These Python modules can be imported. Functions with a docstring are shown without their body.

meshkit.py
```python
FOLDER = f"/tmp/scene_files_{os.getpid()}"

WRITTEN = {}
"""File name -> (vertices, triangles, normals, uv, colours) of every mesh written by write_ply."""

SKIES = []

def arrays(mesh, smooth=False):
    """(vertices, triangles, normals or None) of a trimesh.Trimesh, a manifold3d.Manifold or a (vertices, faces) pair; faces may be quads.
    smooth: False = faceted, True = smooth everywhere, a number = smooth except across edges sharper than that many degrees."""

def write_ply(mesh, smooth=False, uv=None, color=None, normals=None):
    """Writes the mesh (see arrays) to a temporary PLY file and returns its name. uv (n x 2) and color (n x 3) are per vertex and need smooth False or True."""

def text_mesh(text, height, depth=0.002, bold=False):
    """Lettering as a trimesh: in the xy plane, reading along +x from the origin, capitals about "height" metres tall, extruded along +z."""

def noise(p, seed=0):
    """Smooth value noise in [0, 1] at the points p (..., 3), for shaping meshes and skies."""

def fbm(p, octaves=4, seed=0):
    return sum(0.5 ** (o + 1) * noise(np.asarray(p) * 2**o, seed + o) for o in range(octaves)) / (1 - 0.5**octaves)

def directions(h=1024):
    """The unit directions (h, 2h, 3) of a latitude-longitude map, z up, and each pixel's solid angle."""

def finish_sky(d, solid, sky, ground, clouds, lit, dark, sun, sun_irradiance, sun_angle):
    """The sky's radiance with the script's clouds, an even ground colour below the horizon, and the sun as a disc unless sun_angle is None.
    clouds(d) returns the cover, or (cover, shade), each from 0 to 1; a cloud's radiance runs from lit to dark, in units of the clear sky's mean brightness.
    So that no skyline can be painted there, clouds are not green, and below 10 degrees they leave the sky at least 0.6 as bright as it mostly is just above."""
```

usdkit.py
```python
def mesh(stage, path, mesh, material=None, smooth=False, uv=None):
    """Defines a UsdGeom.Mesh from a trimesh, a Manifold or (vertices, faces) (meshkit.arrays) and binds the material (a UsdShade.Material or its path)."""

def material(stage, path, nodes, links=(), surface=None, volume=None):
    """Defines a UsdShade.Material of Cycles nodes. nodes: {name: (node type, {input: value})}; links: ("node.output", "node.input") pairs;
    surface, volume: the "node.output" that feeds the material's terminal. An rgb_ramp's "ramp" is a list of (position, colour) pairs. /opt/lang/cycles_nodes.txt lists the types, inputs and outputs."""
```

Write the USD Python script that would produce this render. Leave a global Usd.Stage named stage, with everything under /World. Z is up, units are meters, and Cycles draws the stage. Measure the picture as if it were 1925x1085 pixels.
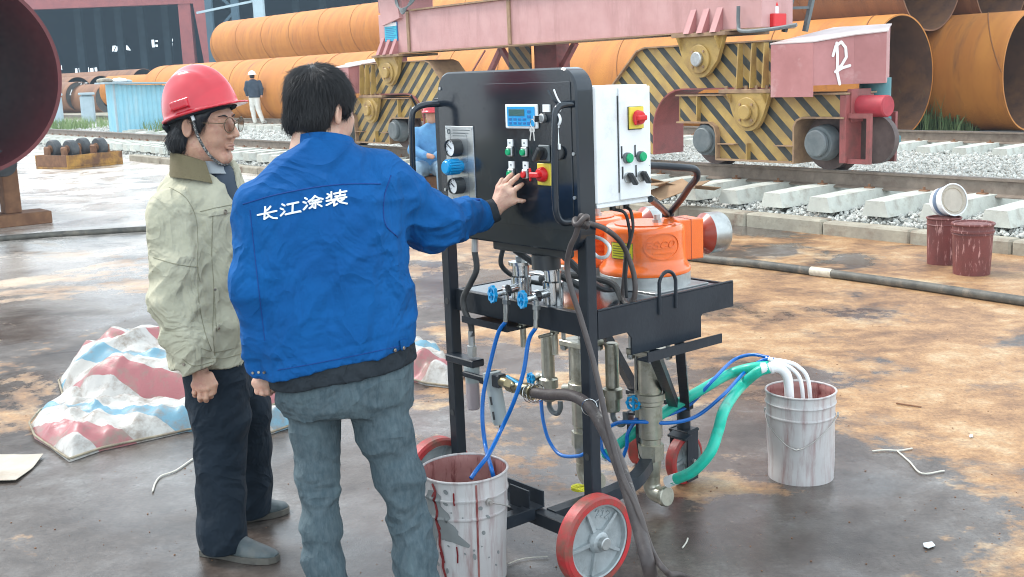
import math, random
import numpy as np
import trimesh
import manifold3d as m3
import shapely
from shapely.geometry import Polygon, LineString, box as sbox
from shapely import affinity
from pxr import Usd, UsdGeom, UsdLux, UsdShade, Gf, Sdf, Vt
import usdkit, meshkit

stage = Usd.Stage.CreateInMemory()
UsdGeom.SetStageUpAxis(stage, UsdGeom.Tokens.z)
UsdGeom.SetStageMetersPerUnit(stage, 1.0)
UsdGeom.Xform.Define(stage, '/World')
UsdGeom.Scope.Define(stage, '/World/Looks')

# ---------------------------------------------------------------- camera, sky, sun, exposure
CAM_F, CAM_P, CAM_R, CAM_H = 2150.0, 0.186, -0.038, 1.70      # focal length in photo pixels, pitch down, roll, eye height
EXPOSURE = 1.13
SUN_AZ, SUN_EL = math.radians(-62), math.radians(52)           # overcast brightness from the left and behind
SUN_I, SUN_ANGLE, SKY_S = 0.40, 16.0, 0.10
CX, CY = 962.5, 542.5
_F = np.array([0, math.cos(CAM_P), -math.sin(CAM_P)]); _R0 = np.array([1., 0, 0]); _U0 = np.array([0, math.sin(CAM_P), math.cos(CAM_P)])
_R = _R0 * math.cos(CAM_R) + _U0 * math.sin(CAM_R); _U = -_R0 * math.sin(CAM_R) + _U0 * math.cos(CAM_R)
cam = UsdGeom.Camera.Define(stage, '/World/camera')
cam.AddTransformOp().Set(Gf.Matrix4d(*_R, 0, *_U, 0, *(-_F), 0, 0, 0, CAM_H, 1))
cam.CreateHorizontalApertureAttr(36.0); cam.CreateVerticalApertureAttr(36.0 * 577 / 1024)
cam.CreateFocalLengthAttr(36.0 * CAM_F / 1925.0)
cam.CreateClippingRangeAttr(Gf.Vec2f(0.05, 2000))
cam.CreateFStopAttr(0.0)
cam.CreateExposureAttr(EXPOSURE)
sund = np.array([math.sin(SUN_AZ) * math.cos(SUN_EL), math.cos(SUN_AZ) * math.cos(SUN_EL), math.sin(SUN_EL)])
sun = UsdLux.DistantLight.Define(stage, '/World/sun')
sun.CreateIntensityAttr(SUN_I); sun.CreateAngleAttr(SUN_ANGLE); sun.CreateNormalizeAttr(True); sun.CreateColorAttr(Gf.Vec3f(1.0, 0.97, 0.93))
zz = sund; xx = np.cross([0, 0, 1.], zz); xx /= np.linalg.norm(xx); yy = np.cross(zz, xx)
sun.AddTransformOp().Set(Gf.Matrix4d(*xx, 0, *yy, 0, *zz, 0, 0, 0, 50, 1))
dome = UsdLux.DomeLight.Define(stage, '/World/sky')
dome.CreateIntensityAttr(1.0)
dome.GetPrim().SetCustomDataByKey('kind', 'structure')
skym = usdkit.material(stage, '/World/Looks/overcast_sky', {
    'sky': ('sky_texture', {'sky_type': 'single_scattering', 'sun_disc': False, 'sun_elevation': SUN_EL, 'sun_rotation': SUN_AZ, 'aerosol_density': 2.0}),
    'tc': ('texture_coordinate', {}),
    'nz': ('noise_texture', {'scale': 2.2, 'detail': 5.0, 'roughness': 0.55}),
    'cl': ('rgb_ramp', {'ramp': [(0.25, (6.3, 7.4, 8.2)), (0.75, (9.5, 10.6, 11.2))]}),
    'mx': ('mix_color', {'fac': 0.86, 'use_clamp': False}),
    'bg': ('background_shader', {'strength': SKY_S})},
    [('tc.generated', 'nz.vector'), ('nz.fac', 'cl.fac'), ('sky.color', 'mx.a'), ('cl.color', 'mx.b'), ('mx.result', 'bg.color')], surface='bg.background')
UsdShade.MaterialBindingAPI.Apply(dome.GetPrim()).Bind(skym)

# ---------------------------------------------------------------- scene helpers
_count = {}
def _path(parent, name):
    k = (parent, name); n = _count.get(k, -1) + 1; _count[k] = n
    return f'{parent}/{name}' if n == 0 else f'{parent}/{name}_{n:03d}'
def _tag(prim, label=None, cat=None, group=None, kind=None):
    for k, v in (('label', label), ('category', cat), ('group', group), ('kind', kind)):
        if v: prim.SetCustomDataByKey(k, v)
def thing(name, label, cat, loc=(0, 0, 0), rz=0.0, group=None, kind=None):
    p = _path('/World', name); x = UsdGeom.Xform.Define(stage, p)
    x.AddTranslateOp().Set(Gf.Vec3d(*map(float, loc))); x.AddRotateZOp().Set(float(rz))
    _tag(x.GetPrim(), label, cat, group, kind); return p
def copy_of(src, loc, rz, label, group=None, cat=None):
    sp = stage.GetPrimAtPath(src); p = _path('/World', src.split('/')[-1])
    x = UsdGeom.Xform.Define(stage, p); x.GetPrim().GetReferences().AddInternalReference(src)
    x.ClearXformOpOrder(); x.AddTranslateOp().Set(Gf.Vec3d(*map(float, loc))); x.AddRotateZOp().Set(float(rz))
    x.GetPrim().SetInstanceable(True)
    _tag(x.GetPrim(), label, cat or sp.GetCustomDataByKey('category'), group or sp.GetCustomDataByKey('group')); return p
def tm(x):
    if isinstance(x, trimesh.Trimesh): return x
    if hasattr(x, 'to_mesh'):
        m = x.to_mesh(); return trimesh.Trimesh(m.vert_properties[:, :3], m.tri_verts, process=False)
    if isinstance(x, list): return trimesh.util.concatenate([tm(i) for i in x])
    v, f, _ = meshkit.arrays(x); return trimesh.Trimesh(v, f, process=False)
def part(parent, name, mesh, mat, smooth=35, label=None, uv=None, kind=None):
    p = _path(parent, name); m = usdkit.mesh(stage, p, tm(mesh), MAT[mat] if isinstance(mat, str) else mat, smooth if uv is None else True, uv)
    _tag(m.GetPrim(), label, None, None, kind); return p
def solo(name, mesh, mat, label, cat, loc=(0, 0, 0), group=None, smooth=35, uv=None, kind=None):
    p = _path('/World', name); t = tm(mesh).copy(); t.apply_translation(-np.asarray(loc, float))
    m = usdkit.mesh(stage, p, t, MAT[mat] if isinstance(mat, str) else mat, smooth if uv is None else True, uv)
    m.AddTranslateOp().Set(Gf.Vec3d(*map(float, loc))); _tag(m.GetPrim(), label, cat, group, kind); return p
def structure(name, mesh, mat, smooth=35, parent='/World', uv=None):
    p = _path(parent, name); m = usdkit.mesh(stage, p, tm(mesh), MAT[mat], smooth if uv is None else True, uv)
    if parent == '/World': _tag(m.GetPrim(), None, None, None, 'structure')
    return p

# ---------------------------------------------------------------- frames and picture measurements turned into real places
def ray(px, py): return _F + (px - CX) / CAM_F * _R + (CY - py) / CAM_F * _U
EYE = np.array([0, 0, CAM_H])
def gz(px, py, z=0.0): d = ray(px, py); return EYE + d * ((z - CAM_H) / d[2])
def gy(px, py, y): d = ray(px, py); return EYE + d * (y / d[1])
MX, MY, MYAW = 0.244, 3.70, -0.879                                # the machine's place and heading
MW = np.array([math.cos(MYAW), math.sin(MYAW), 0]); ML = np.array([-math.sin(MYAW), math.cos(MYAW), 0]); MO = np.array([MX, MY, 0])
def mc(px, py, **k):                                              # a point of the machine on one of its own planes w= / l= / z=
    d = ray(px, py); (ax, v), = k.items(); a = {'w': MW, 'l': ML, 'z': np.array([0, 0, 1.])}[ax]
    P = EYE + d * ((v - (EYE - MO) @ a) / (d @ a)) - MO; return np.array([P @ MW, P @ ML, P[2]])
def mw(q): return MO + q[0] * MW + q[1] * ML + np.array([0, 0, q[2]])
TU = np.array([-.603, .7977, 0]); TN = np.array([.7977, .603, 0])  # along the rails (away, to the left) and across them
TRZ = math.degrees(math.atan2(-.7977, .603))
def tr(t, n, z=0.0): return t * TU + n * TN + np.array([0, 0, z])

# ---------------------------------------------------------------- mesh helpers
def xf(m, R=None, t=None):
    m = tm(m).copy()
    A = np.eye(4)
    if R is not None: A[:3, :3] = R
    if t is not None: A[:3, 3] = t
    m.apply_transform(A); return m
def rot(axis, deg): return trimesh.transformations.rotation_matrix(math.radians(deg), axis)[:3, :3]
def bx(x0, x1, y0, y1, z0, z1, b=0.0):
    if b <= 0:
        m = trimesh.creation.box(extents=(x1 - x0, y1 - y0, z1 - z0)); m.apply_translation(((x0 + x1) / 2, (y0 + y1) / 2, (z0 + z1) / 2)); return m
    pts = []
    for X, Y, Z in ((b, b, 0), (b, 0, b), (0, b, b)):
        for x in (x0 + X, x1 - X):
            for y in (y0 + Y, y1 - Y):
                for z in (z0 + Z, z1 - Z): pts.append((x, y, z))
    return tm(m3.Manifold.hull_points(np.array(pts, float)))
def align(d):
    d = np.asarray(d, float); d = d / np.linalg.norm(d)
    a = np.array([0, 0, 1.]) if abs(d[2]) < .95 else np.array([1., 0, 0])
    x = np.cross(a, d); x /= np.linalg.norm(x); return np.stack([x, np.cross(d, x), d], 1)
def cyl(a, b, r, r2=None, n=20, bev=0.0):
    a, b = np.asarray(a, float), np.asarray(b, float); L = np.linalg.norm(b - a); r2 = r if r2 is None else r2
    if bev: prof = [(0, 0), (r - bev, 0), (r, bev), (r2, L - bev), (r2 - bev, L), (0, L)]
    else: prof = [(0, 0), (r, 0), (r2, L), (0, L)]
    return xf(lathe(prof, n), align(b - a), a)
def lathe(prof, n=32): return trimesh.creation.revolve(np.array(prof, float), sections=n)
def spline(pts, k=8):
    P = np.asarray(pts, float)
    if len(P) < 3: return P
    Q = np.vstack([2 * P[0] - P[1], P, 2 * P[-1] - P[-2]]); out = []
    for i in range(len(P) - 1):
        p0, p1, p2, p3 = Q[i:i + 4]
        for t in np.linspace(0, 1, k, endpoint=False):
            out.append(.5 * (2 * p1 + (p2 - p0) * t + (2 * p0 - 5 * p1 + 4 * p2 - p3) * t * t + (3 * p1 - p0 - 3 * p2 + p3) * t ** 3))
    out.append(P[-1]); return np.array(out)
def tube(pts, r, n=10, k=8, smooth=True, sect=None, closed=False):
    P = spline(pts, k) if smooth else np.asarray(pts, float)
    N = len(P); T = np.gradient(P, axis=0); T /= np.maximum(np.linalg.norm(T, axis=1, keepdims=True), 1e-9)
    a = np.array([0, 0, 1.]) if abs(T[0][2]) < .9 else np.array([1., 0, 0])
    X = np.cross(a, T[0]); X /= np.linalg.norm(X); fr = []
    for i in range(N):
        X = X - T[i] * (X @ T[i]); X /= np.linalg.norm(X); fr.append((X.copy(), np.cross(T[i], X)))
    R = np.full(N, r) if np.ndim(r) == 0 else np.interp(np.linspace(0, 1, N), np.linspace(0, 1, len(r)), r)
    if sect is None:
        th = np.linspace(0, 2 * np.pi, n, endpoint=False); sect = np.stack([np.cos(th), np.sin(th)], 1)
    else: sect = np.asarray(sect, float); n = len(sect)
    V = np.concatenate([P[i] + R[i] * (sect[:, :1] * fr[i][0] + sect[:, 1:] * fr[i][1]) for i in range(N)])
    F = []
    for i in range(N - 1):
        for j in range(n):
            j2 = (j + 1) % n; F += [(i * n + j, i * n + j2, (i + 1) * n + j2), (i * n + j, (i + 1) * n + j2, (i + 1) * n + j)]
    c0, c1 = len(V), len(V) + 1; V = np.vstack([V, P[0], P[-1]])
    for j in range(n):
        j2 = (j + 1) % n; F += [(c0, j2, j), (c1, (N - 1) * n + j, (N - 1) * n + j2)]
    return trimesh.Trimesh(V, np.array(F), process=False)
SQ = [(-1, -1), (1, -1), (1, 1), (-1, 1)]
def square_tube(pts, half, half2=None):
    h2 = half2 or half; return tube(pts, 1.0, smooth=False, sect=[(-half, -h2), (half, -h2), (half, h2), (-half, h2)])
def ext(poly, d):
    return trimesh.util.concatenate([trimesh.creation.extrude_polygon(g, d, engine='earcut') for g in getattr(poly, 'geoms', [poly]) if g.area > 0])
def ext_y(poly, y0, y1):                                          # polygon in (x, z) extruded from y0 to y1
    m = ext(poly, y1 - y0); v = m.vertices.copy(); m.vertices = np.stack([v[:, 0], y1 - v[:, 2], v[:, 1]], 1); return m
def ext_x(poly, x0, x1):                                          # polygon in (y, z) extruded from x0 to x1
    m = ext(poly, x1 - x0); v = m.vertices.copy(); m.vertices = np.stack([x0 + v[:, 2], v[:, 0], v[:, 1]], 1); return m
def rrect(x0, x1, y0, y1, r, q=6): return sbox(x0 + r, y0 + r, x1 - r, y1 - r).buffer(r, quad_segs=q)
def soft_slab(poly, y0, y1, b):                                   # convex (x, z) outline as a slab with bevelled edges
    c, pts = np.array(poly.exterior.coords)[:-1], []
    i = np.array(poly.buffer(-b).exterior.coords)[:-1]
    for q, y in ((i, y0), (c, y0 + b), (c, y1 - b), (i, y1)): pts.append(np.stack([q[:, 0], np.full(len(q), y), q[:, 1]], 1))
    return tm(m3.Manifold.hull_points(np.concatenate(pts)))
def hexa(a, b, r): return cyl(a, b, r, n=6)
def torus(c, R, r, d=(0, 0, 1), n=24, m=8):
    return xf(trimesh.creation.torus(R, r, major_sections=n, minor_sections=m), align(d), c)
def sphere(c, r, sub=2, sc=(1, 1, 1)):
    m = trimesh.creation.icosphere(subdivisions=sub, radius=1.0); m.vertices = m.vertices * (np.array(sc) * r) + np.asarray(c); return m
def strokes(polys, w, wob=0):
    out = [LineString(s).buffer(w * (1 if len(s) < 3 else .95), quad_segs=4) for s in polys]
    return shapely.union_all(out)
def bolt(c, d, r=.008, hgt=.006): return hexa(c, np.asarray(c) + np.asarray(d, float) / np.linalg.norm(d) * hgt, r)

# ---------------------------------------------------------------- implicit shapes for bodies and cloth
def nets(f, lo, hi, h):
    lo = np.asarray(lo, float); n = np.ceil((np.asarray(hi) - lo) / h).astype(int) + 1
    ax = [lo[i] + h * np.arange(n[i]) for i in range(3)]; V = np.empty(n, np.float32); st = max(1, int(300000 / (n[1] * n[2])))
    for i in range(0, n[0], st):
        g = np.stack(np.meshgrid(ax[0][i:i + st], ax[1], ax[2], indexing='ij'), -1); V[i:i + st] = f(g.reshape(-1, 3)).reshape(g.shape[:3])
    V[0] = V[-1] = 1; V[:, 0] = V[:, -1] = 1; V[:, :, 0] = V[:, :, -1] = 1
    I = V < 0; c = [n[k] - 1 for k in range(3)]; S = np.zeros(c, np.uint8)
    for a in (0, 1):
        for b in (0, 1):
            for d in (0, 1): S += I[a:a + c[0], b:b + c[1], d:d + c[2]]
    act = (S > 0) & (S < 8); idx = np.full(c, -1, np.int64); ijk = np.argwhere(act); idx[act] = np.arange(len(ijk))
    acc = np.zeros((len(ijk), 3)); cnt = np.zeros(len(ijk)); C = [(a, b, d) for a in (0, 1) for b in (0, 1) for d in (0, 1)]
    for p in C:
        for k in range(3):
            if p[k] == 1: continue
            q = list(p); q[k] = 1; pa, qa = ijk + p, ijk + q
            va, vb = V[tuple(pa.T)], V[tuple(qa.T)]; cr = (va < 0) != (vb < 0)
            t = np.where(cr, va / np.where(cr, va - vb, 1), 0); acc += np.where(cr[:, None], pa + t[:, None] * (qa - pa), 0); cnt += cr
    P = lo + h * acc / cnt[:, None]; Q = []
    for k in range(3):
        u, w = (k + 1) % 3, (k + 2) % 3; s0 = [slice(None)] * 3; s1 = [slice(None)] * 3; s0[k] = slice(0, -1); s1[k] = slice(1, None)
        e = np.argwhere(I[tuple(s0)] != I[tuple(s1)]); e = e[(e[:, u] > 0) & (e[:, w] > 0) & (e[:, u] < n[u] - 1) & (e[:, w] < n[w] - 1)]
        ins = I[tuple(e.T)]; q = []
        for du, dw in ((-1, -1), (0, -1), (0, 0), (-1, 0)):
            z = e.copy(); z[:, u] += du; z[:, w] += dw; q.append(idx[tuple(z.T)])
        q = np.stack(q, 1); Q.append(np.where(ins[:, None], q, q[:, ::-1]))
    Q = np.concatenate(Q); return trimesh.Trimesh(P, np.vstack([Q[:, [0, 1, 2]], Q[:, [0, 2, 3]]]), process=False)
def s_cap(p, a, b, ra, rb, fl=None):
    a, b = np.asarray(a, float), np.asarray(b, float); ab = b - a; t = np.clip((p - a) @ ab / max(ab @ ab, 1e-12), 0, 1)
    v = p - a - t[:, None] * ab
    if fl is not None:                                            # squash across one axis
        ax, k = np.asarray(fl[0], float), fl[1]; c = v @ ax; v = v + np.outer(c * (1 / k - 1), ax)
    return np.linalg.norm(v, axis=1) - (ra + t * (rb - ra))
def s_ell(p, c, r): q = (p - c) / r; k = np.linalg.norm(q, axis=1); return (k - 1) * min(r) * np.where(k > 1, 1, 1)
def smin(a, b, k): h_ = np.clip(.5 + .5 * (b - a) / k, 0, 1); return b * (1 - h_) + a * h_ - k * h_ * (1 - h_)
def smax(a, b, k): return -smin(-a, -b, k)
def s_loft(p, sec, e=2.4):                                        # rows of z, centre x, centre y, half width x, half depth y
    s = np.asarray(sec, float); s = s[np.argsort(s[:, 0])]; z = p[:, 2]
    cx, cy, rx, ry = (np.interp(z, s[:, 0], s[:, k]) for k in (1, 2, 3, 4))
    q = (np.abs((p[:, 0] - cx) / rx) ** e + np.abs((p[:, 1] - cy) / ry) ** e) ** (1 / e)
    return np.maximum((q - 1) * np.minimum(rx, ry), np.maximum(s[0, 0] - z, z - s[-1, 0]))
def s_chain(p, pts, rad, k=.02, fl=None):
    d = None
    for i in range(len(pts) - 1):
        c = s_cap(p, pts[i], pts[i + 1], rad[i], rad[i + 1], fl); d = c if d is None else smin(d, c, k)
    return d
def folds(p, d, amp, sc, seed, sharp=1.6, lim=.05):
    sharp = sharp * 1.7; off_ = 1 / (sharp + 1.6)
    o = np.zeros(len(p)); m = np.abs(d) < lim
    if m.any():
        q = p[m] * np.asarray(sc); q = q + 1.2 * (meshkit.fbm(q * .35 + 7, 2, seed + 5)[:, None] - .5)
        n = meshkit.noise(q, seed); o[m] = amp * ((1 - np.abs(2 * n - 1)) ** sharp - off_)
    return o
# ---------------------------------------------------------------- materials
MAT = {}
def mk(name, c1, c2=None, rough=.5, metal=0.0, sc=6.0, det=4.0, lo=.35, hi=.65, bump=0.0, bsc=80.0, bdet=3.0, ridge=0.0, coat=0.0, dirt=None, dsc=3.0, dlo=.55, dhi=.75, stretch=None, coord='object', spec=.5, trans=0.0, sss=0.0, rvar=0.0, rand=0.0, sheen=0.0, extra=None, dstretch=None):
    """A painted, worn or woven surface: two tones mixed by noise, an optional dirt layer, fine relief."""
    nd = {'tc': ('texture_coordinate', {}), 'mp': ('mapping', {'scale': stretch or (1, 1, 1)}),
          'n': ('noise_texture', {'scale': sc, 'detail': det, 'roughness': .6}),
          'r': ('rgb_ramp', {'ramp': [(lo, c1), (hi, c2 or c1)]}),
          'p': ('principled_bsdf', {'roughness': rough, 'metallic': metal, 'coat_weight': coat, 'coat_roughness': .15, 'specular_ior_level': spec, 'transmission_weight': trans})}
    ln = [('tc.' + coord, 'mp.vector'), ('mp.vector', 'n.vector'), ('n.fac', 'r.fac')]
    out = 'r.color'
    if sss: nd['p'][1].update({'subsurface_weight': sss, 'subsurface_scale': .006})
    if sheen: nd['p'][1].update({'sheen_weight': sheen, 'sheen_roughness': .6})
    if dirt is not None:
        nd['dn'] = ('noise_texture', {'scale': dsc, 'detail': 6.0, 'roughness': .68}); nd['dr'] = ('rgb_ramp', {'ramp': [(dlo, (0, 0, 0)), (dhi, (1, 1, 1))]})
        nd['dm'] = ('mix_color', {'b': dirt})
        if dstretch: nd['dmp'] = ('mapping', {'scale': dstretch}); ln += [('tc.' + coord, 'dmp.vector'), ('dmp.vector', 'dn.vector')]
        else: ln += [('mp.vector', 'dn.vector')]
        ln += [('dn.fac', 'dr.fac'), ('dr.color', 'dm.fac'), (out, 'dm.a')]; out = 'dm.result'
        if rvar:
            nd['rv'] = ('map_range', {'from_min': 0.0, 'from_max': 1.0, 'to_min': rough, 'to_max': min(1, rough + rvar)}); ln += [('dr.color', 'rv.value'), ('rv.result', 'p.roughness')]
    if rand:
        nd['oi'] = ('object_info', {}); nd['om'] = ('map_range', {'from_min': 0.0, 'from_max': 1.0, 'to_min': 1 - rand, 'to_max': 1 + rand})
        nd['ov'] = ('hsv', {'hue': .5, 'saturation': 1.0}); ln += [('oi.random', 'om.value'), ('om.result', 'ov.value'), (out, 'ov.color')]; out = 'ov.color'
    ln.append((out, 'p.base_color'))
    if bump:
        nd['bn'] = ('noise_texture', {'scale': bsc, 'detail': bdet, 'roughness': .6}); nd['b'] = ('bump', {'strength': bump, 'distance': .01})
        ln += [('mp.vector' if stretch else 'tc.' + coord, 'bn.vector'), ('bn.fac', 'b.height')]
        if ridge:                                                 # creases: sharp ridges where two wide noises meet
            nd['cn'] = ('noise_texture', {'scale': ridge, 'detail': 3.0, 'roughness': .45, 'distortion': .9}); nd['c1'] = ('math', {'math_type': 'subtract', 'value2': .5}); nd['c2'] = ('math', {'math_type': 'absolute'}); nd['c3'] = ('map_range', {'range_type': 'linear', 'from_min': 0.0, 'from_max': .10, 'to_min': 1.0, 'to_max': 0.0})
            nd['b2'] = ('bump', {'strength': .55, 'distance': .012}); ln += [('tc.' + coord, 'cn.vector'), ('cn.fac', 'c1.value1'), ('c1.value', 'c2.value1'), ('c2.value', 'c3.value'), ('c3.result', 'b2.height'), ('b.normal', 'b2.normal'), ('b2.normal', 'p.normal')]
        else: ln += [('b.normal', 'p.normal')]
    MAT[name] = usdkit.material(stage, '/World/Looks/' + name, nd, ln, surface='p.BSDF'); return MAT[name]

mk('black_paint', (.010, .013, .018), (.016, .02, .026), .34, dirt=(.06, .06, .06), dsc=9, dlo=.64, dhi=.9, spec=.35, bump=.08, bsc=60, rvar=.3)
mk('black_gloss', (.005, .008, .012), (.008, .011, .016), .14, coat=.3, dirt=(.022, .024, .027), dsc=5, dlo=.55, dhi=.9, rvar=.25)
mk('black_rubber', (.015, .016, .018), (.035, .035, .036), .6, bump=.1)
mk('orange_paint', (.84, .17, .03), (.76, .14, .024), .2, coat=.6, dirt=(.40, .12, .05), dsc=8, dlo=.58, dhi=.85, rvar=.3)
mk('red_paint_shade', (.28, .045, .025), None, .3, coat=.3)
mk('white_enamel', (.80, .82, .83), (.74, .76, .77), .3, dirt=(.50, .49, .46), dsc=6, dlo=.58, dhi=.85)
mk('steel', (.52, .53, .52), (.40, .41, .40), .32, metal=1.0, sc=20, dirt=(.22, .22, .2), dsc=12, dlo=.5, dhi=.75, rvar=.25)
mk('chrome', (.68, .69, .69), (.58, .59, .6), .14, metal=1.0, sc=14, dirt=(.35, .35, .34), dsc=16, dlo=.55, dhi=.8, rvar=.3)
mk('brushed_plate', (.55, .57, .58), (.48, .5, .51), .3, metal=.9, sc=30, stretch=(1, 1, 14))
mk('nickel_fitting', (.50, .48, .40), (.38, .37, .31), .36, metal=1.0, sc=24, dirt=(.28, .26, .20), dsc=14, dlo=.5, dhi=.7, rvar=.3)
mk('brass', (.42, .36, .22), (.3, .26, .16), .36, metal=1.0, sc=24)
mk('zinc', (.55, .56, .55), (.42, .43, .43), .45, metal=1.0, sc=18)
mk('cast_alloy', (.42, .45, .46), (.34, .37, .38), .42, metal=.55, sc=16, bump=.12, bsc=120, dirt=(.2, .19, .17), dsc=9, dlo=.58, dhi=.8)
mk('wheel_red', (.46, .03, .034), (.38, .028, .03), .45, dirt=(.16, .07, .05), dsc=11, dlo=.42, dhi=.66, bump=.12)
mk('red_plastic', (.62, .015, .018), None, .32)
mk('green_plastic', (.0, .33, .13), None, .3)
mk('yellow_plate', (.72, .58, .06), None, .4)
mk('yellow_label', (.62, .58, .03), None, .4)
mk('label_ink', (.05, .05, .03), None, .5)
mk('white_plastic', (.78, .79, .79), None, .4)
mk('grey_plastic', (.36, .40, .40), (.31, .35, .35), .4)
mk('dark_plastic', (.03, .032, .034), None, .4)
mk('blue_plastic', (.0, .30, .62), (.0, .25, .55), .3, coat=.2)
mk('screen_blue', (.01, .33, .68), (.01, .28, .60), .3, sc=40)
mk('lcd_glass', (.045, .12, .12), None, .2)
mk('key_blue', (.01, .14, .38), None, .3)
mk('blue_hose', (.0, .125, .46), (.0, .10, .38), .28)
mk('green_hose', (.02, .50, .36), (.015, .42, .30), .36, dirt=(.05, .3, .2), dsc=9, bump=.05)
mk('brown_hose', (.042, .032, .031), (.072, .057, .053), .5, sc=14, dirt=(.22, .2, .18), dsc=16, dlo=.62, dhi=.72, bump=.2, bsc=50)
mk('dark_hose', (.03, .032, .034), (.07, .068, .064), .5, sc=12, bump=.15)
mk('ground_hose', (.055, .052, .045), (.12, .11, .09), .6, sc=8, dirt=(.25, .2, .15), dsc=6, bump=.2)
mk('tape', (.55, .5, .4), (.42, .36, .28), .5, sc=30)
mk('clear_jar', (.55, .50, .50), (.5, .42, .44), .25, trans=.35)
mk('pink_fluid', (.42, .20, .22), None, .3)
mk('gauge_face', (.85, .86, .86), None, .25)
mk('skin', (.52, .30, .205), (.43, .225, .15), .5, sc=14, sss=.10, bump=.25, bsc=160, bdet=6, dirt=(.40, .17, .125), dsc=26, dlo=.50, dhi=.72)
mk('skin_pale', (.60, .38, .28), (.52, .30, .215), .5, sc=14, sss=.10, bump=.25, bsc=160, bdet=6, dirt=(.50, .24, .18), dsc=30, dlo=.50, dhi=.72)
mk('lip', (.40, .20, .155), None, .45)
mk('eye_white', (.7, .68, .65), None, .2)
mk('eye_dark', (.02, .015, .012), None, .15)
mk('hair', (.006, .006, .008), (.014, .013, .014), .4, sc=60)
mk('blue_cloth', (.0, .088, .29), (.0, .07, .245), .85, sc=4, bump=.5, bsc=26, bdet=8, ridge=5, spec=.25)
mk('blue_seam', (.0, .035, .20), None, .8)
mk('khaki_cloth', (.47, .445, .335), (.41, .39, .285), .8, sc=6, bump=.5, bsc=30, bdet=8, ridge=6, spec=.3)
mk('khaki_seam', (.26, .245, .165), None, .8)
mk('collar_cloth', (.155, .125, .065), (.125, .10, .05), .8, sc=6, bump=.3, bsc=200, stretch=(1, 1, 1))
mk('navy_cloth', (.004, .010, .018), (.007, .015, .026), .8, sc=5, bump=.5, bsc=30, bdet=8, ridge=5, spec=.3)
mk('black_cloth', (.012, .017, .023), (.02, .026, .033), .8, sc=9, bump=.4, bsc=40, bdet=8, ridge=6, spec=.3)
mk('grey_shirt', (.3, .32, .33), None, .8)
mk('denim', (.056, .084, .100), (.088, .118, .134), .85, sc=30, stretch=(3, 3, 1), bump=.5, bsc=34, bdet=8, ridge=4, spec=.25, dirt=(.12, .165, .18), dsc=3, dlo=.5, dhi=.8)
mk('denim_light', (.25, .36, .45), (.2, .3, .4), .8, sc=20, bump=.2)
mk('light_blue_cloth', (.10, .28, .50), (.08, .22, .42), .8, sc=12, bump=.2)
mk('shoe_leather', (.045, .062, .068), (.085, .105, .11), .42, sc=16, dirt=(.16, .155, .14), dsc=9, dlo=.5, dhi=.75, rvar=.3)
mk('shoe_sole', (.12, .11, .09), (.07, .065, .06), .8, sc=20)
mk('white_cloth', (.7, .68, .62), (.6, .58, .53), .8, sc=10)
mk('dark_jacket', (.03, .045, .065), (.045, .06, .085), .8, sc=10)
mk('helmet_red', (.50, .010, .024), (.46, .010, .022), .24, coat=.6)
mk('helmet_white', (.8, .8, .78), None, .3)
mk('print_white', (.80, .82, .80), None, .7)
mk('wire_gold', (.16, .12, .08), None, .3, metal=.9)
mk('faded_blue', (.10, .16, .26), (.2, .24, .3), .5, sc=9)
mk('strap_cloth', (.045, .045, .045), (.45, .42, .38), .7, sc=190, lo=.5, hi=.6)
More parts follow.
